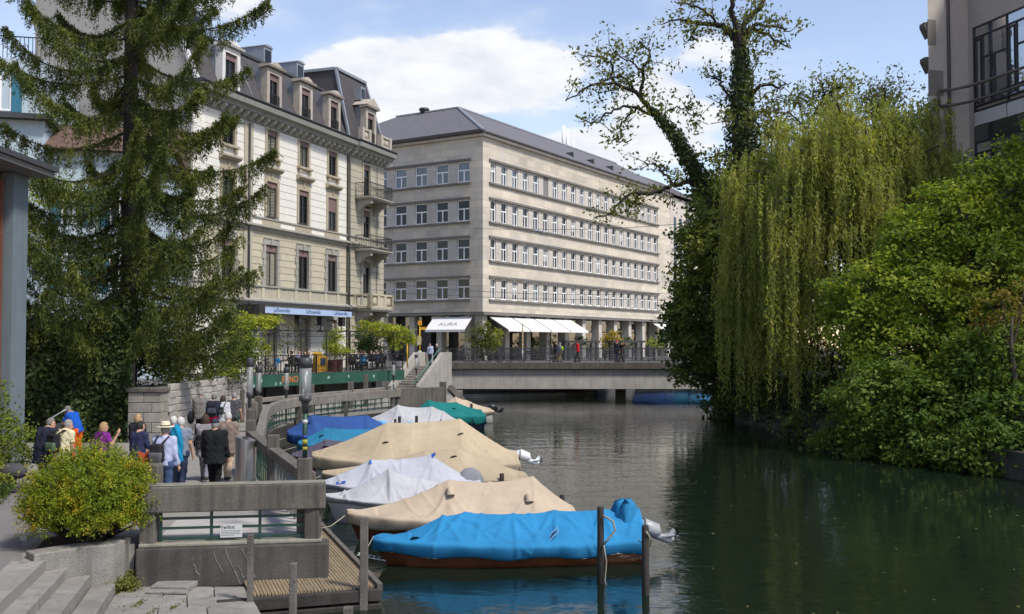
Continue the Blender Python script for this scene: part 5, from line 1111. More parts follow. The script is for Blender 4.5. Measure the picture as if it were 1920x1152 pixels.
q = at(898, 880, 30.2); rope([(q.x, 30.2, q.z), (q.x - .8, 29.6, q.z - .35), (q.x - 1.0, 29.2, q.z - .5)], 'dark rope from the pile to the pale grey boat')
for i, (px, Y, lab) in enumerate([(652, 22.6, 'front beige boat'), (612, 25.0, 'light grey boat'), (606, 27.4, 'pale grey boat'), (606, 29.0, 'low sand boat'), (586, 31.4, 'largest beige boat'), (560, 37.0, 'azure boat'), (540, 40.4, 'royal blue boat')]):
    x = (px - 960) / F * Y; jx = -2.3 - (Y - 17.15) * .369; rope([(x + .05, Y, .66), ((x + jx) / 2, Y - .35, .42), (jx + .05, Y - .7, .42)], 'bow line from the ' + lab + ' to the jetty', .012)
q = at(700, 1005, 20.2); rope([(q.x, 20.2, q.z - .02), (q.x - .12, 19.4, q.z - .28), (at(683, 1000, 17.05).x, 17.1, .55)], 'bow line from the bright blue boat to the square jetty pile', .012)
lad = thing('boarding_ladder', 'small white ladder hanging between jetty and beige boat', 'ladder', (-3.0, 20.4, .2))
m = MB()
for s in (-.1, .1): m.tube([(-.15, s, .0), (.45, s, -.12)], .012, 5)
for k in range(6): x = -.1 + k * .1; m.bar((x, -.1, -k * .02), (x, .1, -k * .02), .02, .02)
m.build('rungs', PLASW, lad)
# ------------------------------------------------------------------ people: one continuous body surface each, clothes as shells over it
def sd_caps(P, a, b, ra, rb):
    a = np.asarray(a, np.float32); b = np.asarray(b, np.float32); ab = b - a; t = np.clip(((P - a) @ ab) / max(float(ab @ ab), 1e-9), 0, 1)
    return np.linalg.norm(P - a - t[..., None] * ab, axis=-1) - (ra + (rb - ra) * t)
def sd_ell(P, c, r):
    r = np.asarray(r, np.float32); q = (P - np.asarray(c, np.float32)) / r; k = np.linalg.norm(q, axis=-1); return (k - 1) * r.min()
def smin(a, b, k=.04):
    h = np.clip(.5 + .5 * (b - a) / k, 0, 1); return b + (a - b) * h - k * h * (1 - h)
def surface(fn, lo, hi, h):
    """vertex on every cell the surface crosses, a quad on every crossed grid edge"""
    lo = np.array(lo, np.float32); hi = np.array(hi, np.float32); n = np.ceil((hi - lo) / h).astype(int) + 1
    ax = [lo[i] + h * np.arange(n[i], dtype=np.float32) for i in range(3)]
    G = np.stack(np.meshgrid(*ax, indexing='ij'), -1); Fv = fn(G)
    ins = Fv < 0; c = [ins[dx:n[0] - 1 + dx, dy:n[1] - 1 + dy, dz:n[2] - 1 + dz] for dx in (0, 1) for dy in (0, 1) for dz in (0, 1)]
    cs = sum(x.astype(np.int8) for x in c); cell = (cs > 0) & (cs < 8); idx = -np.ones(cell.shape, int); ii = np.argwhere(cell); idx[cell] = np.arange(len(ii))
    if len(ii) == 0: return np.zeros((0, 3)), np.zeros((0, 4), int)
    acc = np.zeros((len(ii), 3)); cnt = np.zeros(len(ii)); offs = [(dx, dy, dz) for dx in (0, 1) for dy in (0, 1) for dz in (0, 1)]
    vals = np.stack([Fv[tuple((ii + o).T)] for o in offs], 1)
    for a in range(8):
        for b in range(a + 1, 8):
            d = np.array(offs[b]) - np.array(offs[a])
            if np.abs(d).sum() != 1: continue
            m_ = (vals[:, a] < 0) != (vals[:, b] < 0); t = vals[m_, a] / (vals[m_, a] - vals[m_, b]); acc[m_] += np.array(offs[a]) + d * t[:, None]; cnt[m_] += 1
    V = lo + h * (ii + acc / cnt[:, None]); Q = []
    for axi in range(3):
        u, w_ = [(1, 2), (2, 0), (0, 1)][axi]; sl0 = [slice(None)] * 3; sl1 = [slice(None)] * 3; sl0[axi] = slice(0, -1); sl1[axi] = slice(1, None)
        A_, B_ = ins[tuple(sl0)], ins[tuple(sl1)]
        for e, flip in ((A_ & ~B_, False), (~A_ & B_, True)):
            pp = np.argwhere(e); pp = pp[(pp[:, u] > 0) & (pp[:, w_] > 0) & (pp[:, u] < n[u] - 1) & (pp[:, w_] < n[w_] - 1)]
            if not len(pp): continue
            du = np.zeros(3, int); du[u] = 1; dw = np.zeros(3, int); dw[w_] = 1
            q = np.stack([idx[tuple((pp - du - dw).T)], idx[tuple((pp - dw).T)], idx[tuple(pp.T)], idx[tuple((pp - du).T)]], 1); Q.append(q[:, ::-1] if flip else q)
    return V, np.concatenate(Q)
def rotz(v, a): c, s = math.cos(a), math.sin(a); return np.array([v[0] * c - v[1] * s, v[0] * s + v[1] * c, v[2]])
SKIN = mat('skin', (.50, .29, .20), .55, .06, 4, .05, 60); SHOE = mat('dark_shoe', (.03, .027, .025), .6, .1)
HAIRS = {'white': (.50, .48, .45), 'grey': (.24, .225, .21), 'brown': (.055, .032, .022), 'dark': (.03, .024, .022), 'blond': (.36, .235, .12), 'salt': (.17, .155, .14)}
def fab(col, rough=.9): return mat('fabric_%02x%02x%02x' % tuple(int(255 * c) for c in col), col, rough, .10, 3.0, .5, 55, spec=.15)
DEFARM = {'L': ((-.04, .0, -.29), (-.03, .09, -.25)), 'R': ((.04, .0, -.29), (.03, .09, -.25))}
def person(label, loc, heading, h=1.72, top=(.2, .2, .2), bottom=(.03, .04, .08), hair='grey', sleeve='long', hem=.80, lean=0., stride=.16, arms=None, headturn=0., nod=0., seated=False, res=.024, bulk=1., hairlen=0, hat=None, collar=None, group='walkers on the promenade', skirt=0., belt=None, flare=0., sock=None):
    k = h / 1.75; root = thing('person', label, 'person', loc, heading, group); root.scale = (k, k, k)
    A_ = dict(DEFARM); A_.update(arms or {})
    hipz = .47 if seated else .90
    def up(v):   # upper body leans forward about the hips
        v = np.array(v, float); z = v[2] - .95; c, s = math.cos(lean), math.sin(lean); return np.array([v[0], v[1] * c + z * s, .95 - v[1] * s + z * c - (.90 - hipz)])
    sh = {'L': up((-.185 * bulk, 0, 1.43)), 'R': up((.185 * bulk, 0, 1.43))}; el, wr = {}, {}
    for s_ in 'LR': el[s_] = sh[s_] + np.array(A_[s_][0]); wr[s_] = el[s_] + np.array(A_[s_][1])
    nk = up((0, .0, 1.47)); hd = up((0, .035 + nod * .1, 1.635 - nod * .03)); chest = [up((-.085 * bulk, .01, 1.33)), up((.085 * bulk, .01, 1.33))]; waist = [up((-.06 * bulk, .0, 1.08)), up((.06 * bulk, .0, 1.08))]
    hip = {'L': np.array([-.095, 0, hipz]), 'R': np.array([.095, 0, hipz])}
    if seated: kn = {'L': np.array([-.11, .42, .48]), 'R': np.array([.11, .42, .48])}; an = {'L': np.array([-.11, .40, .09]), 'R': np.array([.12, .36, .09])}
    else:
        kn = {'L': np.array([-.095, stride * .55 + .03, .49]), 'R': np.array([.095, -stride * .3 + .04, .49])}; an = {'L': np.array([-.09, stride, .09]), 'R': np.array([.09, -stride * 1.05, .09 + max(0, stride - .1) * .35])}
    ht = headturn; fwd = np.array([-math.sin(ht), math.cos(ht), -nod * .5]); fwd /= np.linalg.norm(fwd)
    def head_parts(P):
        d = sd_ell(P, hd, (.078, .098, .118)); d = smin(d, sd_caps(P, hd + fwd * .045 + [0, 0, -.07], hd + fwd * .055 + [0, 0, -.085], .042, .036), .03)
        d = smin(d, sd_caps(P, hd + fwd * .092 + [0, 0, .005], hd + fwd * .108 + [0, 0, -.028], .010, .016), .012)
        side = np.array([fwd[1], -fwd[0], 0])
        for s_ in (-1, 1): d = smin(d, sd_ell(P, hd + side * s_ * .080 + [0, 0, -.012], (.014, .022, .032)), .012)
        return d
    def body(P):
        d = head_parts(P); d = smin(d, sd_caps(P, nk, hd + [0, -.01, -.06], .060, .054), .03)
        d = smin(d, smin(sd_caps(P, chest[0], waist[0], .115 * bulk, .105 * bulk), sd_caps(P, chest[1], waist[1], .115 * bulk, .105 * bulk), .05), .04)
        d = smin(d, sd_caps(P, sh['L'], sh['R'], .062, .062), .05); d = smin(d, sd_caps(P, nk + [0, 0, -.02], nk + [0, 0, .02], .07, .06), .05)
        d = smin(d, sd_caps(P, hip['L'], hip['R'], .112 * bulk, .112 * bulk), .06)
        for s_ in 'LR':
            d = smin(d, sd_caps(P, sh[s_], el[s_], .052, .042), .03); d = smin(d, sd_caps(P, el[s_], wr[s_], .040, .029), .02)
            v = wr[s_] - el[s_]; v /= np.linalg.norm(v); d = smin(d, sd_caps(P, wr[s_], wr[s_] + v * .085, .028, .036), .02)
            d = smin(d, sd_caps(P, hip[s_], kn[s_], .082, .058), .03); d = smin(d, sd_caps(P, kn[s_], an[s_], .056, .038), .02); d = smin(d, sd_caps(P, an[s_] + [0, -.03, -.045], an[s_] + [0, .14, -.055], .04, .035), .02)
        return d
    allp = np.array([hd, *sh.values(), *el.values(), *wr.values(), *hip.values(), *kn.values(), *an.values()]); lo = allp.min(0) - .2; hi = allp.max(0) + .2; lo[2] = -.02
    def mk(name, fn, m, lo=lo, hi=hi, r=res):
        V, Q = surface(fn, lo, hi, r)
        if len(V): return link(name, npmesh(name, V, Q, m, smooth=True), root)
    V, Q = surface(body, lo, hi, res)
    # fingers: four of unequal length and a thumb, rooted in each palm and curled
    mb = MB()
    for s_ in 'LR':
        v = wr[s_] - el[s_]; v /= np.linalg.norm(v); sd_ = np.cross(v, [1., .2, 0]); sd_ /= np.linalg.norm(sd_); cu = np.cross(sd_, v) * (1 if s_ == 'L' else -1); p0 = wr[s_] + v * .095
        for j, ln in enumerate((.062, .074, .068, .052)): b = p0 + sd_ * (-.027 + .018 * j); mb.tube([b - v * .02, b + v * ln * .5 + cu * .008, b + v * ln * .85 + cu * .03], [.010, .009, .007], 5)
        b = wr[s_] + v * .04 - sd_ * .03; mb.tube([b, b - sd_ * .025 + v * .03, b - sd_ * .03 + v * .06 + cu * .01], [.012, .011, .008], 5)
    nv_ = len(V); bo = npmesh('body', np.concatenate([V, np.array(mb.v)]), Q, SKIN, smooth=True)
    if mb.f:
        tris = [tuple(np.array(f)) for f in mb.f]; me = bpy.data.meshes.new('body'); me.from_pydata(np.concatenate([V, np.array(mb.v)]).tolist(), [], Q.tolist() + [[int(i) + nv_ for i in f] for f in tris]); me.materials.append(SKIN); me.polygons.foreach_set('use_smooth', [True] * len(me.polygons)); bpy.data.meshes.remove(bo); bo = me
    link('body', bo, root)
    T_ = fab(top); Bm = fab(bottom); off = .022 if hem > .82 else .034
    wz = .95 - (.90 - hipz)
    hz = hem - (.90 - hipz) if not seated else hipz + .02
    def shirt(P):
        d = smin(sd_caps(P, chest[0], waist[0], .115 * bulk + off, .108 * bulk + off), sd_caps(P, chest[1], waist[1], .115 * bulk + off, .108 * bulk + off), .05)
        d = smin(d, sd_caps(P, sh['L'], sh['R'], .064 + off * .7, .064 + off * .7), .05); d = smin(d, sd_caps(P, nk + [0, 0, -.04], nk + [0, 0, .0], .085, .068 + off * .4), .05)
        w0 = (waist[0] + waist[1]) / 2; b0 = np.array([0, 0, hz + .02]); e = .125 * bulk + off + flare
        d = smin(d, smin(sd_caps(P, w0 + [-.055, 0, 0], b0 + [-.06, 0, 0], .112 * bulk + off, e), sd_caps(P, w0 + [.055, 0, 0], b0 + [.06, 0, 0], .112 * bulk + off, e), .05), .04)
        d = np.maximum(d, hz + .012 * np.sin(P[..., 0] * 22) - P[..., 2])
        for s_ in 'LR':
            if sleeve == 'short': a = sd_caps(P, sh[s_], sh[s_] + (el[s_] - sh[s_]) * .75, .058 + off * .6, .056 + off * .6); v = el[s_] - sh[s_]; v = v / np.linalg.norm(v); a = np.maximum(a, (P - sh[s_]) @ v.astype(np.float32) - np.linalg.norm(el[s_] - sh[s_]) * .72)
            else:
                a = smin(sd_caps(P, sh[s_], el[s_], .060 + off * .6, .050 + off * .6), sd_caps(P, el[s_], wr[s_], .048 + off * .6, .037 + off * .6), .02); v = wr[s_] - el[s_]; v = v / np.linalg.norm(v); a = np.maximum(a, (P - wr[s_]) @ v.astype(np.float32) - .005)
            d = smin(d, a, .035)
        wrk = .006 * np.sin(P[..., 2] * 38 + P[..., 0] * 21) * np.sin(P[..., 0] * 17 + 2 * P[..., 1] * 9 + loc[0] * 5) + .005 * np.sin(P[..., 2] * 19 - P[..., 0] * 33 + loc[1])
        return d + wrk
    mk('jacket' if hem < .82 else 'shirt', shirt, T_)
    def pants(P):
        d = smin(sd_caps(P, hip['L'] + [0, 0, .02], hip['R'] + [0, 0, .02], .128 * bulk, .128 * bulk), sd_caps(P, waist[0] + [0, 0, -.06], waist[1] + [0, 0, -.06], .118 * bulk, .118 * bulk), .05)
        d = np.maximum(d, P[..., 2] - (wz + .06))
        for s_ in 'LR': d = smin(d, sd_caps(P, hip[s_], kn[s_], .100, .078), .03); d = smin(d, np.maximum(sd_caps(P, kn[s_], an[s_], .076, .064), an[s_][2] - .03 - P[..., 2]), .02)
        return d + .006 * np.sin(P[..., 2] * 34 + P[..., 0] * 18) * np.sin(P[..., 1] * 20 + loc[0])
    plo = lo.copy(); phi = hi.copy(); phi[2] = wz + .1; mk('trousers', pants, Bm, plo, phi)
    for s_ in 'LR': mk('shoe', lambda P, a=an[s_]: np.maximum(smin(sd_caps(P, a + [0, -.045, -.045], a + [0, .15, -.052], .052, .044), sd_caps(P, a, a + [0, 0, -.04], .052, .05), .03), a[2] - .088 - P[..., 2]), SHOE, an[s_] - [.1, .15, .1], an[s_] + [.1, .26, .1], .016)
    if hair:
        def hairf(P):
            d = sd_ell(P, hd + [0, -.006, .008], (.092, .110, .126))
            if hairlen: d = smin(d, sd_ell(P, hd + np.array([0, -.03, -.05 - hairlen * .3]), (.10 + hairlen * .1, .085, .10 + hairlen)), .04)
            face = (P - hd) @ fwd.astype(np.float32); z = P[..., 2] - hd[2]
            d = np.maximum(d, np.minimum(face - .035, -(z - .055) + .0 * face)); d = np.maximum(d, -.075 - hairlen * 1.2 - z)
            return d + .005 * np.sin(P[..., 0] * 120) * np.sin(P[..., 2] * 110 + P[..., 1] * 90)
        mk('hair', hairf, mat('hair_' + hair, HAIRS[hair], .75, .15, 6, .6, 90), hd - .28, hd + .2, .015)
    mb = MB(); side = np.array([fwd[1], -fwd[0], 0])
    for s_ in (-1, 1): mb.ball(hd + fwd * .088 + side * s_ * .032 + [0, 0, .012], .011, 6)
    mb.build('eyes', INK, root)
    if hat:
        c = hd + np.array([0, -.01, .055]); m = MB()
        if hat == 'straw':
            m.lathe([(.19, .0), (.185, .012), (.105, .02), (.10, .08), (.085, .115), (.05, .122), (0.01, .12)], c, 18); m.build('hat', mat('straw_hat', (.60, .53, .38), .85, .1), root); m = MB(); m.lathe([(.109, .018), (.107, .045)], c, 18); m.build('hat_band', INK, root)
        else: m.ball(c + [0, 0, .01], (.098, .112, .075), 12); m.build('cap', fab(hat), root)
    if collar: m = MB(); m.lathe([(.085, -.01), (.078, .03)], nk + [0, 0, .01], 12); m.build('collar', fab(collar), root)
    if belt: m = MB(); m.lathe([(.175 * bulk, wz - .01), (.175 * bulk, wz + .03)], (0, 0, 0), 14); m.v = [(x, y * .75, z) for x, y, z in m.v]; m.build('belt', fab(belt), root)
    root['_sh'] = 0; del root['_sh']
    return root
def backpack(label, who_loc, heading, z=1.22, col=(.03, .03, .033), col2=None, size=(.28, .17, .42), k=1., off=(0, -.20)):
    root = thing('backpack', label, 'backpack', (who_loc[0], who_loc[1], who_loc[2]), heading, 'bags carried by the walkers'); w_, d_, h_ = size
    def f(P): q = np.abs(P - np.array([off[0], off[1], z], np.float32)) - np.array([w_ / 2 - .06, d_ / 2 - .05, h_ / 2 - .07], np.float32); return np.linalg.norm(np.maximum(q, 0), axis=-1) + np.minimum(q.max(-1), 0) - .05 - .012 * np.sin(P[..., 2] * 18)
    V, Q = surface(f, (off[0] - .25, off[1] - .2, z - .35), (off[0] + .25, off[1] + .2, z + .35), .022); link('bag', npmesh('bag', V, Q, fab(col), smooth=True), root)
    V, Q = surface(lambda P: np.maximum(f(P) - .01, np.maximum(P[..., 1] - (off[1] - d_ / 2 + .035), np.abs(P[..., 2] - z + .07) - .10)), (off[0] - .25, off[1] - .25, z - .35), (off[0] + .25, off[1] + .2, z + .35), .018)
    if len(V): link('pocket', npmesh('pocket', V, Q, fab(col2 or tuple(c * 1.6 + .02 for c in col)), smooth=True), root)
    for s_ in (-1, 1):
        m = MB(); m.tube([(off[0] + s_ * .09, off[1] + d_ * .3, z + h_ * .45), (s_ * .12, -.06, 1.50), (s_ * .13, .10, 1.45), (s_ * .14, .15, 1.28), (s_ * .17, .02, 1.06), (off[0] + s_ * .12, off[1] + d_ * .3, z - h_ * .3)], [.022] * 6, 5); m.build('strap', fab(col), root)
    root.scale = (k, k, k); return root
WZ = 1.0
def place(px, ytop, h, z=WZ):
    Y = (4.5 - z - h) * F / (ytop - 642) if abs(ytop - 642) > 8 else 80; d = ray(px, ytop); s = Y / d.y; return (d.x * s, Y, z)
fw = 0.0
LA = place(80, 782, 1.76); person('person in navy blazer bending towards a map, carrying a grey bag', LA, R(-30), 1.76, (.022, .026, .045), (.03, .035, .06), 'salt', hem=.70, lean=.22, stride=.12, headturn=R(-50), nod=.35, bulk=1.12, collar=(.5, .5, .5))
LB = place(118, 786, 1.72); person('person in cream polo shirt with a patterned black backpack', LB, R(-28), 1.72, (.62, .56, .36), (.20, .17, .12), 'grey', 'short', lean=.14, stride=.1, headturn=R(-40), nod=.3, bulk=1.08)
backpack('black backpack with green leaf pattern on the cream shirted back', LB, R(-28), 1.20, (.018, .018, .022), (.10, .16, .10), (.34, .20, .48), 1.72 / 1.75, off=(-.03, -.23))
LC = place(146, 750, 1.80, 1.0); person('worker in royal blue shirt and bright orange trousers leaning forward, facing left', LC, R(78), 1.72, (.012, .085, .42), (.72, .10, .012), 'salt', 'short', hem=.88, lean=.42, stride=.10, nod=.5, arms={'L': ((-.03, .14, -.24), (.02, .20, -.14)), 'R': ((.03, .12, -.25), (-.02, .20, -.14))}, belt=(.01, .03, .15))
LD = place(190, 792, 1.63); person('person in purple top with sunglasses on blond hair, raising one hand', LD, R(-35), 1.63, (.17, .02, .20), (.03, .03, .04), 'blond', 'short', lean=.06, headturn=R(-30), arms={'R': ((.12, .08, -.22), (.06, .10, .24))}, hairlen=.03)
backpack('small dark violet shoulder bag on the purple top', LD, R(-35), 1.26, (.03, .02, .05), None, (.26, .12, .26), .93)
LE = place(258, 777, 1.64); person('person with blond hair in dark jacket half hidden behind the navy jumper', LE, R(-20), 1.64, (.025, .026, .032), (.03, .03, .04), 'blond', hem=.75, headturn=R(-40), hairlen=.02)
LF = place(259, 790, 1.66); person('person in navy jumper with short brown hair and blue jeans', LF, R(-25), 1.66, (.028, .033, .075), (.09, .13, .20), 'dark', lean=.08, hem=.83, headturn=R(-30), arms={'R': ((.07, .04, -.27), (-.02, .20, -.12))}, collar=(.45, .28, .2))
LG = place(309, 795, 1.76); person('person in pale blue shirt and straw hat with a black backpack', LG, R(-8), 1.76, (.40, .43, .60), (.055, .085, .17), 'grey', stride=.12, hat='straw', bulk=1.05, hem=.88)
backpack('grey and black backpack worn over the pale blue shirt', LG, R(-8), 1.16, (.022, .022, .026), (.12, .12, .13), (.30, .19, .46), 1.0, off=(-.06, -.22))
rb = thing('red_jacket', 'rust red jacket hanging over the arm beside the black backpack', 'jacket', (LG[0] - .42, LG[1] - .05, LG[2]), 0, 'bags carried by the walkers')
V, Q = surface(lambda P: sd_ell(P, (0, 0, .92), (.17, .12, .27)) + .02 * np.sin(P[..., 0] * 30 + P[..., 2] * 12), (-.3, -.25, .55), (.3, .25, 1.3), .022); link('cloth', npmesh('cloth', V, Q, fab((.30, .045, .02)), smooth=True), rb)
LH = place(325, 781, 1.70); person('person with white hair carrying a turquoise jacket over the shoulder', LH, R(4), 1.70, (.012, .19, .33), (.03, .035, .05), 'white', hem=.78, stride=.14, collar=(.5, .33, .16))
LI = place(350, 780, 1.74); person('person with white hair in grey short sleeved shirt and dark jeans', (LI[0], LI[1] - .45, LI[2]), R(2), 1.74, (.20, .225, .28), (.035, .045, .09), 'white', 'short', stride=.16, bulk=1.06, hem=.86)
tj = thing('turquoise_jacket', 'turquoise jacket slung over a shoulder with one sleeve hanging', 'jacket', ((333 - 960) / F * (LI[1] - .62), LI[1] - .62, LI[2]), 0, 'bags carried by the walkers')
V, Q = surface(lambda P: smin(sd_caps(P, (0, 0, 1.48), (-.02, -.02, 1.0), .11, .13), sd_caps(P, (.08, -.04, 1.42), (.13, -.04, .78), .07, .06), .05) + .012 * np.sin(P[..., 0] * 40 + P[..., 2] * 15), (-.3, -.3, .65), (.35, .25, 1.7), .022); link('cloth', npmesh('cloth', V, Q, fab((.012, .20, .36)), smooth=True), tj)
LJ = place(385, 778, 1.66); person('person with dark wavy brown hair in long pale grey coat', LJ, R(6), 1.66, (.25, .235, .245), (.19, .19, .23), 'brown', hem=.66, stride=.26, hairlen=.07, flare=.03)
backpack('black handbag hanging on the pale grey coat', (LJ[0] - .12, LJ[1], LJ[2]), R(6), 1.06, (.012, .012, .014), None, (.15, .2, .42), .95)
LK = place(403, 787, 1.72); person('person in black jacket and black trousers with dark cap, walking away', LK, R(0), 1.72, (.014, .015, .017), (.010, .010, .012), 'grey', hem=.74, stride=.15, bulk=1.18, hat=(.03, .035, .05), flare=.02)
LL = place(427, 773, 1.72); person('person with white hair in taupe jacket and beige trousers', LL, R(-4), 1.72, (.20, .15, .125), (.50, .38, .27), 'white', hem=.70, stride=.2, bulk=1.1, flare=.015)
LM = place(376, 733, 1.74); person('person in grey jacket farther along, with a dark bag at the left hand', LM, R(0), 1.74, (.19, .175, .165), (.02, .022, .025), 'grey', hem=.74, stride=.16, bulk=1.12)
m = MB(); m.ball((0, 0, .78), (.12, .2, .24), 10); tag(m.build('dark_bag', fab((.015, .018, .022)), loc=(LM[0] - .34, LM[1], 1.0)), 'dark bag carried by the person in grey jacket', 'bag', 'bags carried by the walkers')
LN = place(401, 739, 1.70); person('person in dark jacket and crimson skirt beside the grey jacket', LN, R(0), 1.70, (.03, .035, .05), (.33, .012, .055), 'salt', hem=.95, stride=.12)
backpack('dark navy backpack on the person with crimson clothing', LN, R(0), 1.24, (.02, .022, .035), None, (.32, .2, .40), .97)
LO = place(418, 742, 1.64); person('person in white jacket with a small black backpack', LO, R(0), 1.64, (.52, .52, .55), (.10, .10, .12), 'brown', hem=.72, stride=.15, hairlen=.03)
backpack('small black backpack on the white jacket', LO, R(0), 1.22, (.012, .012, .016), None, (.2, .13, .3), .94)
LP = place(439, 737, 1.72); person('person in dark grey shirt and green trousers walking ahead by the lamp', LP, R(0), 1.72, (.075, .075, .085), (.045, .075, .075), 'grey', 'short', hem=.86, stride=.14)
# grey holdall of the navy blazer, information desk the group looks at
m = MB(); m.ball((0, 0, .52), (.34, .22, .20), 12); m.tube([(-.12, 0, .68), (-.02, 0, .98), (.1, 0, .68)], .018, 5); tag(m.build('grey_holdall', fab((.07, .07, .08)), loc=(LA[0] - .62, LA[1] - .1, 1.0)), 'large grey holdall at the left of the navy blazer', 'bag', 'bags carried by the walkers')
ip = thing('information_desk', 'grey information desk with slanted pale panel in front of the blue shirted worker', 'sign', tuple(at(104, 830, 29.0).to_3d())[:2] + (1.0,), R(20))
m = MB(); m.bar((0, 0, 0), (0, 0, 1.15), .3, .2); m.build('post', DARKM, ip); m = MB(); m.bar((-.20, .05, 1.25), (.22, -.05, 1.52), .45, .03, up=(-.5, 0, 1)); m.build('panel', mat('pale_panel', (.45, .46, .48), .4, .08), ip)
wb = thing('waste_cart', 'dark grey waste bag cart held by the worker in blue', 'cart', (LC[0] - .55, LC[1] - .5, 1.0), 0)
m = MB(); m.lathe([(.22, 0), (.3, .3), (.32, .8), (.3, .84)], n=14); m.build('bag', fab((.05, .05, .055)), wb); m = MB(); m.tube([(-.3, 0, .84), (0, .3, .86), (.3, 0, .84), (0, -.3, .86), (-.3, 0, .84)], .02, 5); m.tube([(.3, 0, .84), (.55, .3, 1.0)], .015, 5); m.build('frame', STEEL, wb)

# people on the bridge and the stairs
BG = 'people on the bridge'
def onbridge(px, Y, z, h): d = ray(px, 650); s = Y / d.y; return (d.x * s, Y, z)
kw = dict(res=.045, group=BG)
person('person in bright red jacket standing on the bridge', onbridge(1083, 81.2, 2.866, 1.75), R(90), 1.78, (.50, .012, .03), (.03, .03, .035), 'dark', hem=.8, **kw)
person('person in grey hood with neon yellow-green bag on the bridge', onbridge(1049, 81.0, 2.866, 1.7), R(-70), 1.62, (.22, .23, .27), (.25, .19, .10), 'grey', hem=.8, hat=(.2, .21, .24), **kw)
person('person in black beside the grey hooded person on the bridge', onbridge(1041, 81.6, 2.866, 1.7), R(-80), 1.74, (.02, .02, .025), (.10, .09, .09), 'dark', hem=.8, **kw)
m = MB(); m.ball((0, 0, 1.1), (.12, .10, .2), 8); tag(m.build('neon_bag', fab((.35, .55, .02)), loc=tuple(Vector(onbridge(1054, 80.8, 2.866, 1.7)))), 'neon yellow-green bag of the hooded person on the bridge', 'bag')
person('person in dark jacket with red cap leaning at the bridge railing', onbridge(1156, 81.0, 2.866, 1.75), R(-60), 1.76, (.03, .03, .045), (.02, .025, .05), None, hem=.8, hat=(.5, .02, .03), **kw)
person('person in black next to the red cap, arm raised with a camera', onbridge(1164, 81.2, 2.866, 1.7), R(-90), 1.70, (.025, .02, .022), (.03, .03, .035), 'dark', hem=.8, arms={'R': ((.05, .2, -.05), (-.02, .22, .1)), 'L': ((-.05, .2, -.05), (.02, .22, .1))}, **kw)
SL = thing  # stairs: top tread region
sp_ = Vector((-8.55, 72.6, 1.0)) + Matrix.Rotation(R(-20), 3, 'Z') @ Vector((1.1, 3.8, 1.70)); person('person in pale blue shirt and dark trousers at the top of the bridge stairs', tuple(sp_), R(150), 1.74, (.45, .50, .68), (.025, .03, .05), 'dark', hem=.88, **kw)
sp_ = Vector((-8.55, 72.6, 1.0)) + Matrix.Rotation(R(-20), 3, 'Z') @ Vector((.35, 6.6, 1.70)); person('person with white hair behind the stair wall', tuple(sp_), R(-90), 1.66, (.03, .03, .035), (.03, .03, .04), 'white', **kw)
# ------------------------------------------------------------------ vegetation
BARK = mat('bark', (.06, .047, .037), .95, .3, 3, .9, 18, streak=.4); BARKD = mat('dark_bark', (.035, .03, .026), .95, .3, 3, .9, 18)
L_SPR = leaf_mat('spruce_needles', (.04, .058, .014), (.085, .11, .022), (.17, .18, .036), .25, .7)
L_WIL = leaf_mat('willow_leaves', (.17, .21, .05), (.28, .31, .08), (.42, .40, .12), .5, .5)
L_MAP = leaf_mat('maple_leaves', (.10, .16, .02), (.19, .255, .03), (.34, .36, .05), .5, .45)
L_DRK = leaf_mat('dark_leaves', (.035, .068, .017), (.065, .105, .025), (.13, .16, .035), .3, .5)
L_IVY = leaf_mat('ivy_leaves', (.024, .045, .014), (.042, .07, .02), (.07, .10, .025), .2, .8, .45)
L_CAT = leaf_mat('young_leaves', (.07, .10, .025), (.15, .16, .035), (.21, .20, .045), .45, .6)
L_BUS = leaf_mat('spirea_leaves', (.09, .15, .01), (.24, .28, .014), (.45, .30, .018), .3, 1.9, mid=.8)
L_VIN = leaf_mat('vine_leaves', (.18, .24, .025), (.32, .36, .04), (.44, .42, .06), .4, .9)
L_RED = leaf_mat('bronze_leaves', (.12, .08, .03), (.20, .15, .03), (.28, .20, .04), .4, .8)
def leaf_part(name, P, size, m, parent=None, aspect=.55, up=.5, out=None, outw=.4, along=None, alongw=0., loc=(0, 0, 0)):
    V, Q = leaves(np.asarray(P) - np.asarray(loc), size, aspect, up, out, outw, 0, along, alongw); return link(name, npmesh(name, V, Q, m), parent)

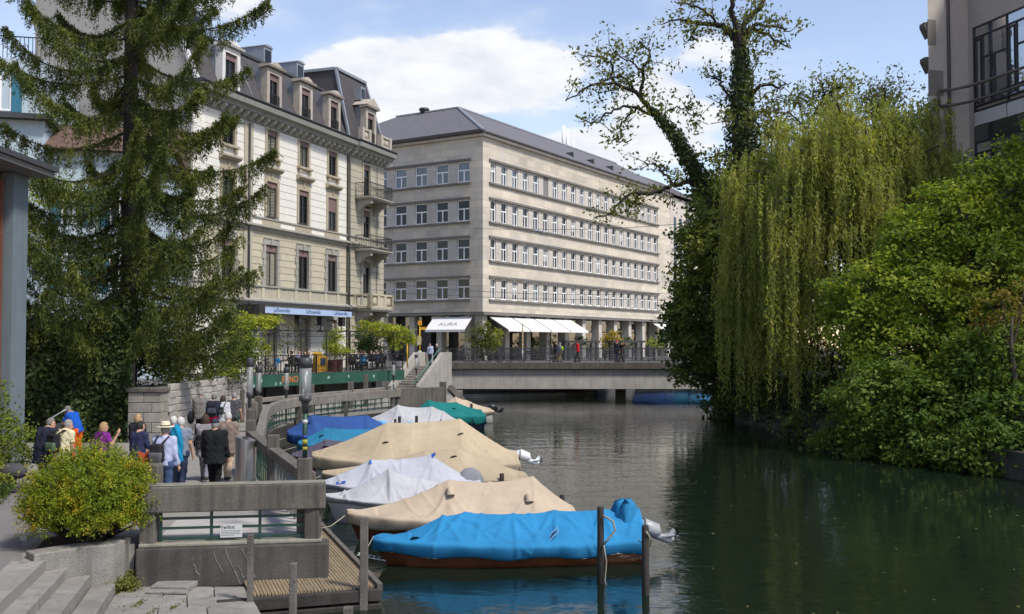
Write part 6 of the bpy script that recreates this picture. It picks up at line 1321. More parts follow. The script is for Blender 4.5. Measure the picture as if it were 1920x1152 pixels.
# --- spruce
sx, sy, sz = -14.35, 37.2, 2.6
sp = thing('spruce_tree', 'tall spruce with drooping branches standing behind the stone wall', 'tree', (sx, sy, sz))
m = MB(); m.tube([(0, 0, 0), (.05, 0, 4), (0, 0, 9), (-.03, .02, 15), (0, 0, 22), (0, 0, 26)], [.36, .32, .27, .22, .13, .04], 12); m.build('trunk', BARKD, sp)
P, AL = [], []; lm = MB(); h = 2.0
r2 = np.random.default_rng(5)
nb_ = 0
while h < 25.5:
    rad = np.interp(h, [2, 4, 7, 11, 14, 18, 22, 26], [4.2, 5.0, 5.0, 5.0, 4.9, 4.5, 3.0, .4])
    for k in range(4 if h < 6 else 3):
        az = nb_ * 2.39996 + r2.normal() * .25; nb_ += 1; r = rad * r2.uniform(.72, 1.08); dx, dy = math.cos(az), math.sin(az)
        a_ = r2.uniform(.35, .55) if h < 13 else r2.uniform(.15, .4); up_ = r2.uniform(.38, .62)
        S = np.linspace(0, 1, 12); bx = dx * r * S; by = dy * r * S; bz = h + r * (-a_ * S * (1.25 - .25 * S) + up_ * S ** 2.6)
        wob = r2.normal(size=2) * .12 * S[:, None] ** 2
        lm.tube([(bx[i] + wob[i, 0], by[i] + wob[i, 1], bz[i]) for i in range(12)], list(np.interp(S, [0, 1], [.04 + r * .004, .010])), 5)
        n = int(r * (17 if h < 6 else 34))
        for s in 1 - .92 * r2.random(n) ** 1.25:
            base = np.array([np.interp(s, S, bx + wob[:, 0]), np.interp(s, S, by + wob[:, 1]), np.interp(s, S, bz)])
            hang = (.30 + .72 * math.sin(math.pi * min(s * .85 + .1, 1))) * r2.uniform(.5, 1.15) * (1.15 if h < 9 else 1.)
            side = r2.choice([-1, 1]) * r2.uniform(0, .62 * (1.12 - s * .8)) * (1.25 if h < 6 else 1.0); base[2] += .05 * r2.random()
            tip = base + np.array([-dy * side + dx * r2.uniform(-.1, .25), dx * side + dy * r2.uniform(-.1, .25), -hang])
            mid = base + np.array([-dy * side * .8, dx * side * .8, -hang * .15])
            q = r2.random(30) ** .85
            pt = ((1 - q) ** 2)[:, None] * base + (2 * q * (1 - q))[:, None] * mid + (q ** 2)[:, None] * tip
            P.append(pt + r2.normal(size=pt.shape) * .05); d = unit(tip - mid)[None] * .8 + r2.normal(size=pt.shape) * .45; AL.append(unit(d))
    h += .42 if h < 6 else (.60 if h < 9 else .70)
lm.build('branches', BARKD, sp)['kind'] = 'stuff'
P = np.concatenate(P); AL = np.concatenate(AL)
leaf_part('needles', P, .15, L_SPR, sp, .24, .35, along=AL, alongw=.8)

def crown_tree(name, label, cat, loc, blobs, lsize, m, per=26, dens=1., trunk=True, tr=.25, cr=.42, shell=.5, aspect=.6, bark=BARK, group=None, up=.55, flat=.6, topz=None):
    """blobs: (centre xyz, (rx,ry,rz)); leaf clumps through each, limbs from the trunk to each"""
    root = thing(name, label, cat, loc, 0, group); L0 = np.array(loc); Ps, Os = [], []; lm = MB()
    for c, rr in blobs:
        vol = (rr[0] * rr[1] + rr[0] * rr[2] + rr[1] * rr[2]) / 3
        n = int(dens * 26 * vol / (cr / .42) ** 2); p_, o_ = clumps(max(n, 6), per, c, rr, cr, shell, flat); Ps.append(p_); Os.append(o_)
        if trunk:
            c = Vector(c) - Vector(loc); b = Vector((rnd.uniform(-.1, .1), rnd.uniform(-.1, .1), max(.5, min(c.z * .45, c.z - 1)))); mid = b.lerp(c, .5) + Vector((0, 0, -.1 * (c - b).length))
            lm.tube([b, mid, c, c + (c - mid).normalized() * min(rr) * .6], [tr * .42, tr * .32, tr * .16, .02], 6)
            for _ in range(5):
                e = c + Vector(rng.normal(size=3)) * Vector(rr).length * .33; lm.tube([mid.lerp(c, .6), (c + e) / 2 + Vector((0, 0, .1)), e], [tr * .14, tr * .08, .012], 4)
    if trunk:
        zt = (max(c[2] for c, _ in blobs) - loc[2]) * .75; m2 = MB(); m2.tube([(0, 0, -.3), (.04, .0, zt * .3), (-.05, .05, zt * .7), (0, 0, zt)], [tr * 1.2, tr, tr * .7, tr * .3], 9); m2.build('trunk', bark, root); lm.build('limbs', bark, root)['kind'] = 'stuff'
    P = np.concatenate(Ps); O = np.concatenate(Os); leaf_part('crown', P, lsize, m, root, aspect, up, O, .5, loc=L0); return root
def B(px, py, Y, rpx, k=(1, 1, 1)):
    c = at(px, py, Y); r = rpx / F * Y; return (tuple(c), (r * k[0], r * k[1], r * k[2]))

# --- weeping willow
wx, wy = 17.6, 50.5
wl = thing('weeping_willow', 'weeping willow with long hanging yellow-green curtains on the right bank', 'tree', (wx, wy, 2.4))
m = MB(); m.tube([(0, 0, -.5), (-.2, .1, 2.5), (-.1, .1, 5), (.1, 0, 7.5)], [.6, .5, .42, .3], 10); m.build('trunk', BARK, wl)
r3 = np.random.default_rng(8); P, AL = [], []; lm = MB(); tw = MB()
CZ = np.array([.35, 0, 7.6]); RR = np.array([7.0, 5.2, 6.9])
for k in range(400):
    az = r3.uniform(0, 2 * math.pi); el = math.asin(r3.uniform(-.12, .99) if k < 230 else r3.uniform(.35, 1.)); d = np.array([math.cos(az) * math.cos(el), math.sin(az) * math.cos(el), math.sin(el)])
    rr = r3.uniform(.62, 1.0) * (1 + .09 * math.sin(3 * az + 1) + .07 * math.sin(5 * az)); b = CZ + d * RR * rr
    if k % 3 == 0: lm.tube([Vector((0, 0, 5.5)), Vector(CZ * .6 + b * .5) + Vector((0, 0, .8)), Vector(b) + Vector((0, 0, .35)), Vector(b + d * [.5, .5, 0])], [.13, .08, .035, .012], 5)
    floor_ = -2.0 if (d[1] < .35 and d[0] < .6) else 0.
    for s in range(r3.integers(11, 17)):
        st0 = b + r3.normal(size=3) * [.42, .42, .25]; ln = min(r3.uniform(2.2, 7.5) * (1.2 if el < .5 else .62), max(st0[2] - floor_ + r3.uniform(-.2, 1.2), .8))
        outw = d * [1, 1, 0] * r3.uniform(.1, .45); n = int(ln / .085); q = np.linspace(0, 1, n)
        pt = st0 + outw * (1 - np.exp(-3 * q))[:, None] + np.stack([np.sin(q * 3 + s) * .12, np.cos(q * 2.3 + k) * .12, -ln * q + .35 * np.sin(np.minimum(q * 8, math.pi)) * .6], 1)
        if s % 2 == 0: tw.tube([pt[i] for i in range(0, n, max(n // 6, 1))], .010, 3)
        P.append(pt + r3.normal(size=pt.shape) * [.05, .05, .03]); a = np.stack([r3.normal(size=n) * .45, r3.normal(size=n) * .45, -np.ones(n)], 1); AL.append(unit(a))
lm.build('limbs', BARK, wl)['kind'] = 'stuff'; tw.build('twigs', mat('willow_twig', (.20, .17, .06), .8), wl)['kind'] = 'stuff'
leaf_part('crown', np.concatenate(P), .27, L_WIL, wl, .27, .25, along=np.concatenate(AL), alongw=.7)

# --- bright maple in front of the willow and the darker shrubs below it
crown_tree('maple_tree', 'bright green bushy maple leaning over the water at the right edge', 'tree', (18.6, 40.5, 2.4),
           [B(1650, 560, 41, 85), B(1720, 470, 41.5, 80), B(1800, 420, 41, 85), B(1890, 370, 40.5, 80), B(1600, 600, 41, 60), B(1740, 580, 40, 95), B(1850, 520, 39.5, 100), B(1960, 460, 40, 110), B(1680, 660, 40, 90), B(1790, 690, 39, 90), B(1900, 650, 38.5, 90), B(1570, 560, 42, 40), B(1690, 420, 42, 35), B(1840, 330, 41, 40), B(1930, 290, 41, 60), B(1760, 380, 42, 40)],
           .20, L_MAP, per=28, dens=1.7, tr=.3, cr=.5, group='trees on the right bank')
crown_tree('waterside_shrub', 'dense mid green shrub overhanging the water below the bright maple', 'shrub', (17.4, 38, 1.6),
           [B(1650, 740, 38.5, 75), B(1730, 770, 37.5, 80), B(1640, 800, 38.5, 55), B(1720, 830, 37, 50), B(1810, 770, 37, 80), B(1890, 760, 36.5, 90), B(1800, 830, 36.5, 55), B(1590, 760, 40, 45), B(1580, 810, 41, 35), B(1880, 840, 36, 50), B(1960, 800, 35.5, 90), B(1830, 700, 37.5, 80), B(1905, 690, 36, 80), B(1900, 800, 34.8, 80), B(1880, 850, 34.3, 75), B(1800, 850, 35.5, 55), B(1960, 850, 34, 80), B(1840, 870, 35.5, 45), B(1780, 860, 36, 40), B(1930, 880, 34.5, 50), B(1690, 860, 37, 30), B(1620, 850, 39.5, 35), B(1550, 830, 42, 30), B(1980, 900, 33.5, 60)],
           .19, leaf_mat('shrub_leaves', (.07, .125, .02), (.125, .19, .03), (.20, .25, .045), .4, .5), per=28, dens=2.0, tr=.16, cr=.45, group='shrubs on the right bank')
crown_tree('bronze_maple', 'small bronze leaved tree among the maple leaves at the right edge', 'tree', (17.6, 35, 2.2), [B(1880, 580, 36, 55, (1, 1, .6)), B(1930, 610, 36, 50), B(1850, 610, 36.5, 30, (1, 1, .5)), B(1920, 540, 36, 40, (1, 1, .5))], .15, L_RED, per=20, dens=.7, tr=.1, cr=.4)
# --- dark tree beside the bridge
crown_tree('dark_tree', 'dark green broadleaf tree overhanging the bridge end on the right bank', 'tree', (14.6, 62.5, 1.6),
           [B(1345, 420, 62, 55), B(1350, 510, 61, 75), B(1330, 600, 61, 70), B(1375, 680, 60, 75), B(1330, 690, 61, 45), B(1400, 570, 60, 70), B(1290, 600, 62, 40), B(1285, 660, 62, 30, (1.2, 1, .5)), B(1285, 535, 62, 28, (1.3, 1, .5)), B(1290, 440, 62, 26, (1.2, 1, .6)), B(1390, 740, 58.5, 50), B(1330, 370, 62, 40), B(1310, 700, 61, 26, (1.3, 1, .5)), B(1420, 660, 58, 60), B(1400, 450, 61, 60), B(1420, 780, 56, 40), B(1310, 470, 62, 45), B(1300, 560, 61.5, 45), B(1310, 640, 61, 50), B(1360, 760, 59, 45), B(1270, 625, 62, 24, (1.4, 1, .5)), B(1275, 580, 62, 22, (1.4, 1, .5)), B(1280, 690, 61, 22, (1.4, 1, .45)), B(1370, 360, 61, 40)],
           .30, L_DRK, per=26, dens=1.9, tr=.35, cr=.7, group='trees on the right bank', bark=BARKD)
crown_tree('chestnut_tree', 'mid green tree with yellowish tips in front of the leaning ivy trunk by the bridge', 'tree', (13.6, 57.8, 1.6),
           [B(1335, 395, 57.5, 45), B(1308, 450, 57.5, 42), B(1352, 470, 57, 55), B(1298, 520, 57.5, 42), B(1340, 560, 57, 58), B(1285, 590, 58, 36, (1.2, 1, .7)), B(1272, 645, 58, 28, (1.3, 1, .6)), B(1372, 410, 57, 42), B(1390, 345, 57, 36), B(1330, 640, 57, 50), B(1300, 700, 57.5, 34, (1.2, 1, .6)), B(1360, 350, 57.5, 26)],
           .27, leaf_mat('chestnut_leaves', (.05, .085, .02), (.095, .135, .03), (.22, .23, .045), .4, .45), per=26, dens=1.3, tr=.2, cr=.6, group='trees on the right bank')
crown_tree('shade_fill_shrub', 'dark leaf mass added to fill in shade behind the willow curtains', 'shrub', (15.5, 53, 1.6), [B(1500, 540, 56, 70), B(1440, 560, 57, 50), B(1580, 560, 54, 60), B(1500, 800, 48, 40), B(1480, 740, 54, 60), B(1530, 780, 50, 50), B(1460, 650, 56, 60), B(1560, 720, 48, 50), B(1540, 640, 54, 70), B(1600, 680, 50, 60)], .26, L_DRK, per=22, dens=.9, tr=.15, cr=.6, group='shrubs on the right bank')  # dark foliage added behind the willow to fill the gap with shade

# --- ivy clad pollards
def pxline(pts, Y, dy=0): return [at(x, y, Y + dy * i / max(len(pts) - 1, 1)) for i, (x, y) in enumerate(pts)]
def smooth(pts, n=4):
    pts = [Vector(p) for p in pts]; out = []
    for i in range(len(pts) - 1):
        p0, p1, p2, p3 = pts[max(i - 1, 0)], pts[i], pts[i + 1], pts[min(i + 2, len(pts) - 1)]
        for k in range(n):
            t = k / n; out.append(.5 * ((2 * p1) + (p2 - p0) * t + (2 * p0 - 5 * p1 + 4 * p2 - p3) * t * t + (3 * p1 - p0 - 3 * p2 + p3) * t ** 3))
    return out + [pts[-1]]
def ivy_tree(label, loc, trunk, trad, branches, Y, leafm, extra=(), lsz=.27):
    root = thing('ivy_clad_tree', label, 'tree', loc, 0, 'ivy clad trees on the right bank'); L0 = Vector(loc); s_ = F / Y
    tp = smooth(pxline(trunk, Y)); rr = np.interp(np.linspace(0, 1, len(tp)), np.linspace(0, 1, len(trad)), trad) / s_
    m = MB(); m.tube([p - L0 for p in tp], list(rr * .62), 9); m.build('trunk', BARKD, root)
    P, O = [], []
    for i in range(len(tp) - 1):
        ln = (tp[i + 1] - tp[i]).length; n = int(ln * rr[i] * 520)
        for _ in range(n):
            a = rng.random() * 6.283; d = (tp[i + 1] - tp[i]).normalized(); x = d.orthogonal().normalized(); y = d.cross(x); o = x * math.cos(a) + y * math.sin(a)
            P.append(tp[i].lerp(tp[i + 1], rng.random()) + o * rr[i] * rng.uniform(.6, 1.12) - L0); O.append(o)
    leaf_part('ivy', P, .21, L_IVY, root, .8, .1, np.array(O), 1.0)
    bm = MB(); P = []
    for bi, (pl, r0, amt) in enumerate(branches):
        bp = smooth(pxline(pl, Y, rng.uniform(-2.0, 2.0)), 5); nb2 = len(bp)
        bp = [p + Vector(rng.normal(size=3)) * .06 * (i > 0) for i, p in enumerate(bp)]
        bm.tube([p - L0 for p in bp], list(np.linspace(r0, .03, nb2)), 6)
        for i in range(2, nb2):
            if rng.random() < .8:
                for _ in range(1):
                    e = bp[i] + Vector(rng.normal(size=3)) * .55 + Vector((0, 0, .25)); mid = bp[i].lerp(e, .5) + Vector(rng.normal(size=3)) * .1
                    bm.tube([bp[i] - L0, mid - L0, e - L0], [.03, .022, .01], 4)
                    n = int(amt * rng.uniform(8, 20)); P.append(np.array(e - L0) + rng.normal(size=(n, 3)) * [.30, .30, .24]); P.append(np.array(mid - L0) + rng.normal(size=(n // 2, 3)) * .22)
    for (px, py, rp, n) in extra:
        for _ in range(max(int(n / 16), 1)):
            c = np.array(at(px + rng.normal() * rp * .55, py + rng.normal() * rp * .55, Y + rng.normal() * 1.5) - L0); P.append(c + rng.normal(size=(16, 3)) * .26)
            if rng.random() < .5: b = Vector(c) + Vector(rng.normal(size=3)) * .8; bm.tube([Vector(c), (Vector(c) + b) / 2 + Vector((0, 0, .1)), b], [.012, .02, .025], 4)
    bm.build('branches', BARKD, root)['kind'] = 'stuff'; leaf_part('crown', np.concatenate(P), lsz, leafm, root, .5, .35)
ivy_tree('tall upright ivy covered tree with forked bare crown above the willow', tuple(at(1402, 640, 59)), [(1404, 560), (1402, 400), (1393, 270), (1388, 200), (1390, 140), (1387, 92)], [40, 38, 31, 24, 18, 15],
         [([(1386, 96), (1372, 64), (1345, 47), (1310, 43), (1280, 38), (1240, 42)], .26, 1.3), ([(1388, 98), (1379, 40), (1370, 0), (1372, -70), (1360, -130)], .24, 1.2), ([(1391, 96), (1395, 50), (1420, 15), (1460, -20), (1500, -60)], .24, 1.), ([(1392, 88), (1403, 55), (1440, 47), (1482, 60)], .2, 1.3), ([(1412, 52), (1445, 68), (1480, 92)], .12, 1.3), ([(1310, 43), (1300, 60), (1288, 78)], .08, 1.2),
          ([(1345, 47), (1330, 25), (1290, 10), (1265, 5)], .1, 1.1), ([(1388, 215), (1365, 180), (1345, 150), (1330, 140)], .12, 1.2), ([(1395, 200), (1425, 160), (1460, 165), (1480, 155)], .14, 1.5), ([(1396, 190), (1410, 150), (1412, 130)], .1, 1.2)], 59, L_CAT,
         extra=[(1395, 225, 24, 250), (1440, 225, 34, 450), (1365, 215, 18, 120), (1345, 300, 26, 350), (1470, 195, 24, 150), (1450, 255, 36, 600)])
ivy_tree('ivy covered tree leaning left over the water with twisted branches', tuple(at(1352, 660, 61)), [(1360, 560), (1345, 430), (1318, 350), (1292, 302), (1266, 256), (1240, 225), (1218, 203)], [26, 24, 20, 17, 14, 10, 6],
         [([(1222, 208), (1192, 176), (1150, 157), (1100, 166), (1058, 192)], .16, 1.2), ([(1192, 176), (1178, 152), (1140, 150), (1122, 178)], .1, 1.4), ([(1202, 188), (1205, 135), (1219, 102), (1197, 74)], .12, 1.3), ([(1225, 218), (1185, 200), (1145, 208), (1112, 232), (1098, 225)], .11, .6), ([(1192, 205), (1168, 232), (1163, 260), (1138, 268)], .08, 1.1),
          ([(1305, 345), (1262, 346), (1222, 362), (1180, 366), (1140, 402), (1112, 408)], .18, 1.2), ([(1262, 346), (1240, 320), (1228, 308), (1215, 310)], .09, 1.2), ([(1200, 362), (1185, 385), (1172, 402)], .07, 1.3), ([(1150, 157), (1142, 120), (1120, 105), (1090, 110)], .09, 1.4), ([(1240, 225), (1270, 200), (1300, 220)], .06, 1.2), ([(1205, 135), (1180, 115), (1150, 100)], .06, .9)], 61, L_CAT,
         extra=[(1290, 240, 28, 110), (1240, 200, 20, 110), (1310, 290, 18, 110), (1150, 150, 30, 60), (1335, 340, 22, 220)])
for i, (pl, lab) in enumerate([([[(1480, 300), (1530, 210), (1545, 180), (1540, 158)], [(1530, 215), (1560, 190), (1600, 172)], [(1510, 245), (1500, 200), (1495, 180)], [(1545, 185), (1570, 165), (1590, 165)]], 'airy small leaved treetop rising just left above the willow'),
                               ([[(1690, 330), (1660, 230), (1640, 200), (1610, 190)], [(1660, 230), (1680, 190), (1690, 165)], [(1670, 260), (1710, 220), (1735, 205)], [(1650, 215), (1615, 225), (1590, 240)], [(1680, 290), (1720, 260), (1745, 255)], [(1640, 205), (1660, 180), (1655, 165)]], 'airy dark twigged treetop between the willow and the tan building')]):
    root = thing('background_tree', lab, 'tree', tuple(at(1500 + i * 190, 620, 78)), 0); L0 = root.location; bm = MB(); P = []
    bm.tube([Vector((0, 0, 0)), at(pl[0][0][0], 450, 78) - L0, at(*pl[0][0], 78) - L0], [.3, .22, .12], 7)
    for q in pl:
        bp = smooth(pxline(q, 78, rng.uniform(-2, 2)), 5); bm.tube([p - L0 for p in bp], list(np.linspace(.11, .03, len(bp))), 5)
        for b in bp[2:]:
            for _ in range(3):
                e = b + Vector(rng.normal(size=3)) * .7 + Vector((0, 0, .2)); bm.tube([b - L0, e - L0], [.03, .012], 4); n = int(rng.uniform(8, 20)); P.append(np.array(e - L0) + rng.normal(size=(n, 3)) * [.4, .4, .28])
    bm.build('branches', BARKD, root)['kind'] = 'stuff'; leaf_part('crown', np.concatenate(P), .32, L_CAT if i == 0 else leaf_mat('dusky_leaves', (.06, .075, .03), (.11, .12, .045), (.15, .13, .05), .4), root, .5, .35)

# --- foreground spirea bush
bx_, by_, bz_ = -7.33, 17.4, 1.0
sb = thing('round_bush', 'rounded yellow-green spirea bush in the planter by the granite steps', 'bush', (bx_, by_, bz_))
P, O, AL = [], [], []; tw = MB()
for k in range(1700):
    d = unit(rng.normal(size=(1, 3)))[0]; d[2] = abs(d[2]) * 1.35 - .62; d = unit(d[None])[0]; R_ = np.array([1.10, 1.0, .92]); lump = 1 + .08 * math.sin(5 * d[0] + 2) * math.cos(4 * d[1]) + .05 * rng.normal()
    e = np.array([0, 0, .80]) + d * R_ * lump * rng.uniform(.6, 1.0); e[2] = max(e[2], .05 + .1 * rng.random()); base = np.array([0, 0, .3]) + d * .4; dirn = unit((d + [0, 0, .45] + rng.normal(size=3) * .3)[None])[0]
    tip = e + dirn * rng.uniform(.06, .17); n = 28; q = rng.random(n)
    pt = e + (tip - e) * (q[:, None] * 1.0 - .35) * 1.3 + rng.normal(size=(n, 3)) * .045; P.append(pt); O.append(np.repeat(d[None], n, 0)); AL.append(np.repeat(dirn[None], n, 0) + rng.normal(size=(n, 3)) * .6)
    if k % 4 == 0: tw.tube([base, e, tip], [.01, .006, .003], 3)
tw.build('twigs', BARK, sb)['kind'] = 'stuff'; leaf_part('foliage', np.concatenate(P), .046, L_BUS, sb, .5, .35, np.concatenate(O), .4, np.concatenate(AL), .5)
def bush(label, blobs, loc, ls, m, dens=1., cr=.3, name='garden_bush', per=26, cat='bush'):
    return crown_tree(name, label, cat, loc, blobs, ls, m, per, dens, False, cr=cr, shell=.35)
bush('yellow-green garden bush at the left edge beside the asphalt path', [((-12.4, 23.6, 2.0), (1.3, 1.0, 1.1)), ((-13.2, 24.6, 2.4), (1.2, 1.0, 1.2)), ((-12.1, 22.6, 1.4), (.8, .7, .6))], (-12.5, 23.6, 1.0), .09, leaf_mat('garden_leaves', (.08, .12, .015), (.14, .18, .02), (.21, .22, .03), .3, .9), 1.6, .25)
bush('low dark shrub under the yellow-green garden bush at the left edge', [((-11.6, 21.6, 1.3), (.7, .7, .4)), ((-12.3, 22.0, 1.3), (.8, .6, .5))], (-11.9, 21.7, 1.0), .07, L_DRK, 1.6, .2)
bush('weeds growing at the foot of the planter wall beside the steps', [((-6.85, 16.95, .42), (.32, .2, .16)), ((-6.62, 17.25, .4), (.16, .2, .18)), ((-6.5, 17.0, .36), (.2, .12, .12))], (-6.8, 17, .3), .045, leaf_mat('weed_leaves', (.08, .10, .02), (.15, .16, .03), (.22, .19, .06), .3, 2), 4, .1, name='weeds')
# --- ivy hedge and wall behind the people
iw = thing('ivy_wall', 'garden wall overgrown with dark ivy behind the worker in blue', 'wall', (-16, 35.1, 1.0))
m = MB(); m.box((-6, .1, 0), (2.55, .5, 3.2)); m.build('wall', CONC_D, iw)
n = 22000; P = np.stack([rng.uniform(-6, 2.65, n), rng.normal(size=n) * .16 - .05, rng.uniform(0, 4.3, n)], 1); P[:, 1] -= .25 * np.sin(P[:, 0] * 2.1) * np.sin(P[:, 2] * 2.3); P[:, 2] += np.where(P[:, 2] > 3.2, rng.normal(size=n) * .3, 0)
leaf_part('ivy', P, .15, L_IVY, iw, .8, .15, np.tile([0, -1., 0], (n, 1)), .7)
crown_tree('overhanging_shrub', 'leafy shrub spilling over the top of the stone wall below the spruce', 'shrub', (-13.4, 40, 2.7),
           [B(330, 650, 39, 55), B(390, 630, 41, 60), B(440, 640, 43, 45), B(300, 690, 38.5, 45), B(360, 690, 40, 45), B(420, 695, 42, 35), B(450, 670, 43, 35), B(290, 620, 40, 50), B(400, 580, 44, 45, (1, 1, .7))], .15, leaf_mat('shrub_wall_leaves', (.045, .07, .014), (.085, .115, .022), (.14, .16, .03), .35, .6), per=24, dens=1.2, tr=.08, cr=.4)
crown_tree('shade_shrub', 'dark shrub mass under the spruce behind the ivy wall', 'shrub', (-16.8, 38.5, 2.7), [B(60, 690, 39, 70), B(130, 660, 39.5, 70), B(200, 690, 39, 60), B(250, 640, 40, 60), B(100, 600, 41, 60)], .18, L_IVY, per=22, dens=1.2, tr=.08, cr=.45)
crown_tree('climbing_plant', 'yellow-green climber on the balcony of the pale blue house', 'plant', (-21.2, 46, 6.5), [B(80, 365, 46.5, 40, (1.3, 1, .6)), B(110, 345, 46.8, 26, (1.2, 1, .6)), B(75, 480, 46, 40, (1.2, 1, .8)), B(60, 420, 46, 30)], .15, L_VIN, per=22, dens=1., tr=.05, cr=.4)
# ivy trailing down the right bank wall
P = []
for i in range(1, len(RB) - 7):
    a, b = np.array(RB[i]), np.array(RB[i + 1]); n = int(np.linalg.norm(b - a) * 110)
    t = rng.random(n); q = a + (b - a) * t[:, None]; z = rng.random(n) ** .8; keep = (np.sin(q[:, 1] * 1.3) + np.sin(q[:, 1] * .47 + 2) + rng.normal(size=n) * .6) > -.4
    P.append(np.stack([q[:, 0] - .05 + z * 1.3 * (z > .35) - .12 * rng.random(n), q[:, 1], .15 + z * 2.5], 1)[keep])
tag(leaf_part('bank_ivy', np.concatenate(P), .2, L_IVY, None, .8, .2), kind='stuff')

# a few leaves and bits afloat
n = 260; Y_ = rng.uniform(15, 55, n); X_ = np.where(rng.random(n) < .5, rng.uniform(1.5, 14, n), 16.2 - Y_ * .065 - np.abs(rng.normal(size=n)) * 1.6); X_ = np.minimum(X_, 17.5 - .085 * (Y_ - 22))
V, Q = leaves(np.stack([X_, Y_, np.full(n, .006)], 1), .07, .6, up=9.)
tag(link('floating_leaves', npmesh('floating_leaves', V, Q, leaf_mat('fallen_leaf', (.20, .17, .06), (.30, .27, .12)))), kind='stuff')
# ------------------------------------------------------------------ restaurant terrace above the walkway
TA = Vector((-14.55, 53.6, 0)); TD = Vector((.526, .851, 0)).normalized(); TN = Vector((-TD.y, TD.x, 0)); TR = math.atan2(TD.y, TD.x); TL = 14.2
def tpt(px, inset, z=2.704):
    r = (px - 960) / F; s = (r * (TA.y + TN.y * inset) - TA.x - TN.x * inset) / (TD.x - TD.y * r); p = TA + TD * s + TN * inset; return Vector((p.x, p.y, z))
te = thing('terrace', 'raised restaurant terrace with green painted edge beam and iron railing', 'terrace', (TA.x, TA.y, 2.0), TR)
GRB = mat('green_beam_paint', (.018, .075, .052), .6, .2, 1.2, .15, 30, streak=.35, streak_col=(.035, .06, .05), spots=(1.1, .63, (.055, .12, .10), .6))
mb = MB(); mb.box((-.3, 0, .02), (TL, .22, .68)); mb.build('edge_beam', GRB, te)
mb = MB(); mb.box((-.3, .22, .45), (TL, 5.4, .704)); mb.build('deck', PAVE, te)
for k in range(6): mb = MB(); mb.box((.8 + k * 2.4, 1.4, -2), (1.0 + k * 2.4, 1.6, .45)); mb.build('deck_support', CONC_D, te)
mb = MB(); mb.bar((-.3, .1, 1.74), (TL, .1, 1.74), .05, .05); mb.bar((-.3, .1, .86), (TL, .1, .86), .03, .03); mb.build('handrail', IRON, te)
mb = MB()
for k in range(int(TL / .125)): x = -.25 + k * .125; mb.box((x - .009, .09, .68), (x + .009, .11, 1.72))
tag(mb.build('balusters', IRON, te), kind='stuff')
me = MB().box((-.025, .07, 0), (.025, .13, 1.08)).mesh('railing_post', IRON)
for k in range(8): link('railing_post', me, te, (-.2 + k * 2.05, 0, .68))
gp = tpt(545, -.012, 0); s_ = (gp - TA).dot(TD)
text('PANO', .52, mat('orange_graffiti', (.62, .17, .04), .7, .1), te, (s_, -.012, .22), align='CENTER', sx=.9, name='graffiti')
mb = MB()
for x, z, r in ((s_ - 2.2, .38, .11), (s_ - 1.1, .16, .10), (s_ - .75, .2, .12), (s_ - 2.75, .12, .11), (s_ + 3.2, .4, .14), (s_ + 5.0, .42, .1), (s_ + 7.4, .36, .14)):
    n = 9; mb.add([(x + r * math.cos(a) * rnd.uniform(.5, 1), -.004, z + r * math.sin(a) * rnd.uniform(.5, 1.2)) for a in np.linspace(0, 5.6, n)], [tuple(range(n))])
tag(mb.build('paint_splashes', mat('pale_paint', (.22, .32, .30), .8, .2), te), kind='stuff')
mb = MB(); mb.box((.4, 5.0, -2.0), (TL, 5.1, .4)); mb.build('back_wall', CONC_D, te)

# folding chairs and tables
def chair_proto(label, m):
    r = thing('folding_chair', label, 'chair', (0, 0, 0), 0, 'chairs on the terrace')
    MB().box((-.21, -.2, .43), (.21, .2, .46)).build('seat', m, r); MB().box((-.22, -.23, .60), (.22, -.20, .88)).build('backrest', m, r)
    for sx_ in (-.2, .2):
        MB().bar((sx_, .2, 0), (sx_, -.22, .90), .025, .025).build('leg', IRON, r); MB().bar((sx_ * .95, -.2, 0), (sx_ * .95, .2, .44), .025, .025).build('leg', IRON, r)
    return r
SKYP = mat('sky_blue_slats', (.03, .24, .52), .6, .1); DKP = mat('dark_chair_wood', (.035, .03, .028), .7, .15)
c1 = chair_proto('empty sky blue folding chair at the left of the terrace', SKYP); c1.location = tpt(515, .55); c1.rotation_euler = (0, 0, TR + R(10))
c2 = copy_tree(c1, loc=tpt(677, .5), rz=TR - R(5)); c2['label'] = 'sky blue folding chair at the right of the terrace between the guests'
c3 = chair_proto('dark wooden chair on the terrace under a guest', DKP)
tb0 = thing('terrace_table', 'small dark round table on the terrace', 'table', (0, 0, 0), 0, 'tables on the terrace')
MB().lathe([(.42, .72), (.42, .75)], n=18).build('table_top', DKP, tb0); MB().tube([(0, 0, 0), (0, 0, .72)], .03, 8).build('leg', IRON, tb0); MB().lathe([(.22, 0), (.05, .05)], n=12).build('foot', IRON, tb0)
for i, (px, ins, lb) in enumerate([(570, 1.1, 'round table between the bald guest in pale blue and the guest in white'), (692, 1.1, 'round table among the dark dressed guests on the right of the terrace'), (722, 1.5, 'round table near the right vines'), (527, 1.3, 'round table beside the empty blue chair'), (650, 1.2, 'round table just right of the barrel planter')]):
    o = tb0 if i == 0 else copy_tree(tb0); o.location = tpt(px, ins); o['label'] = lb
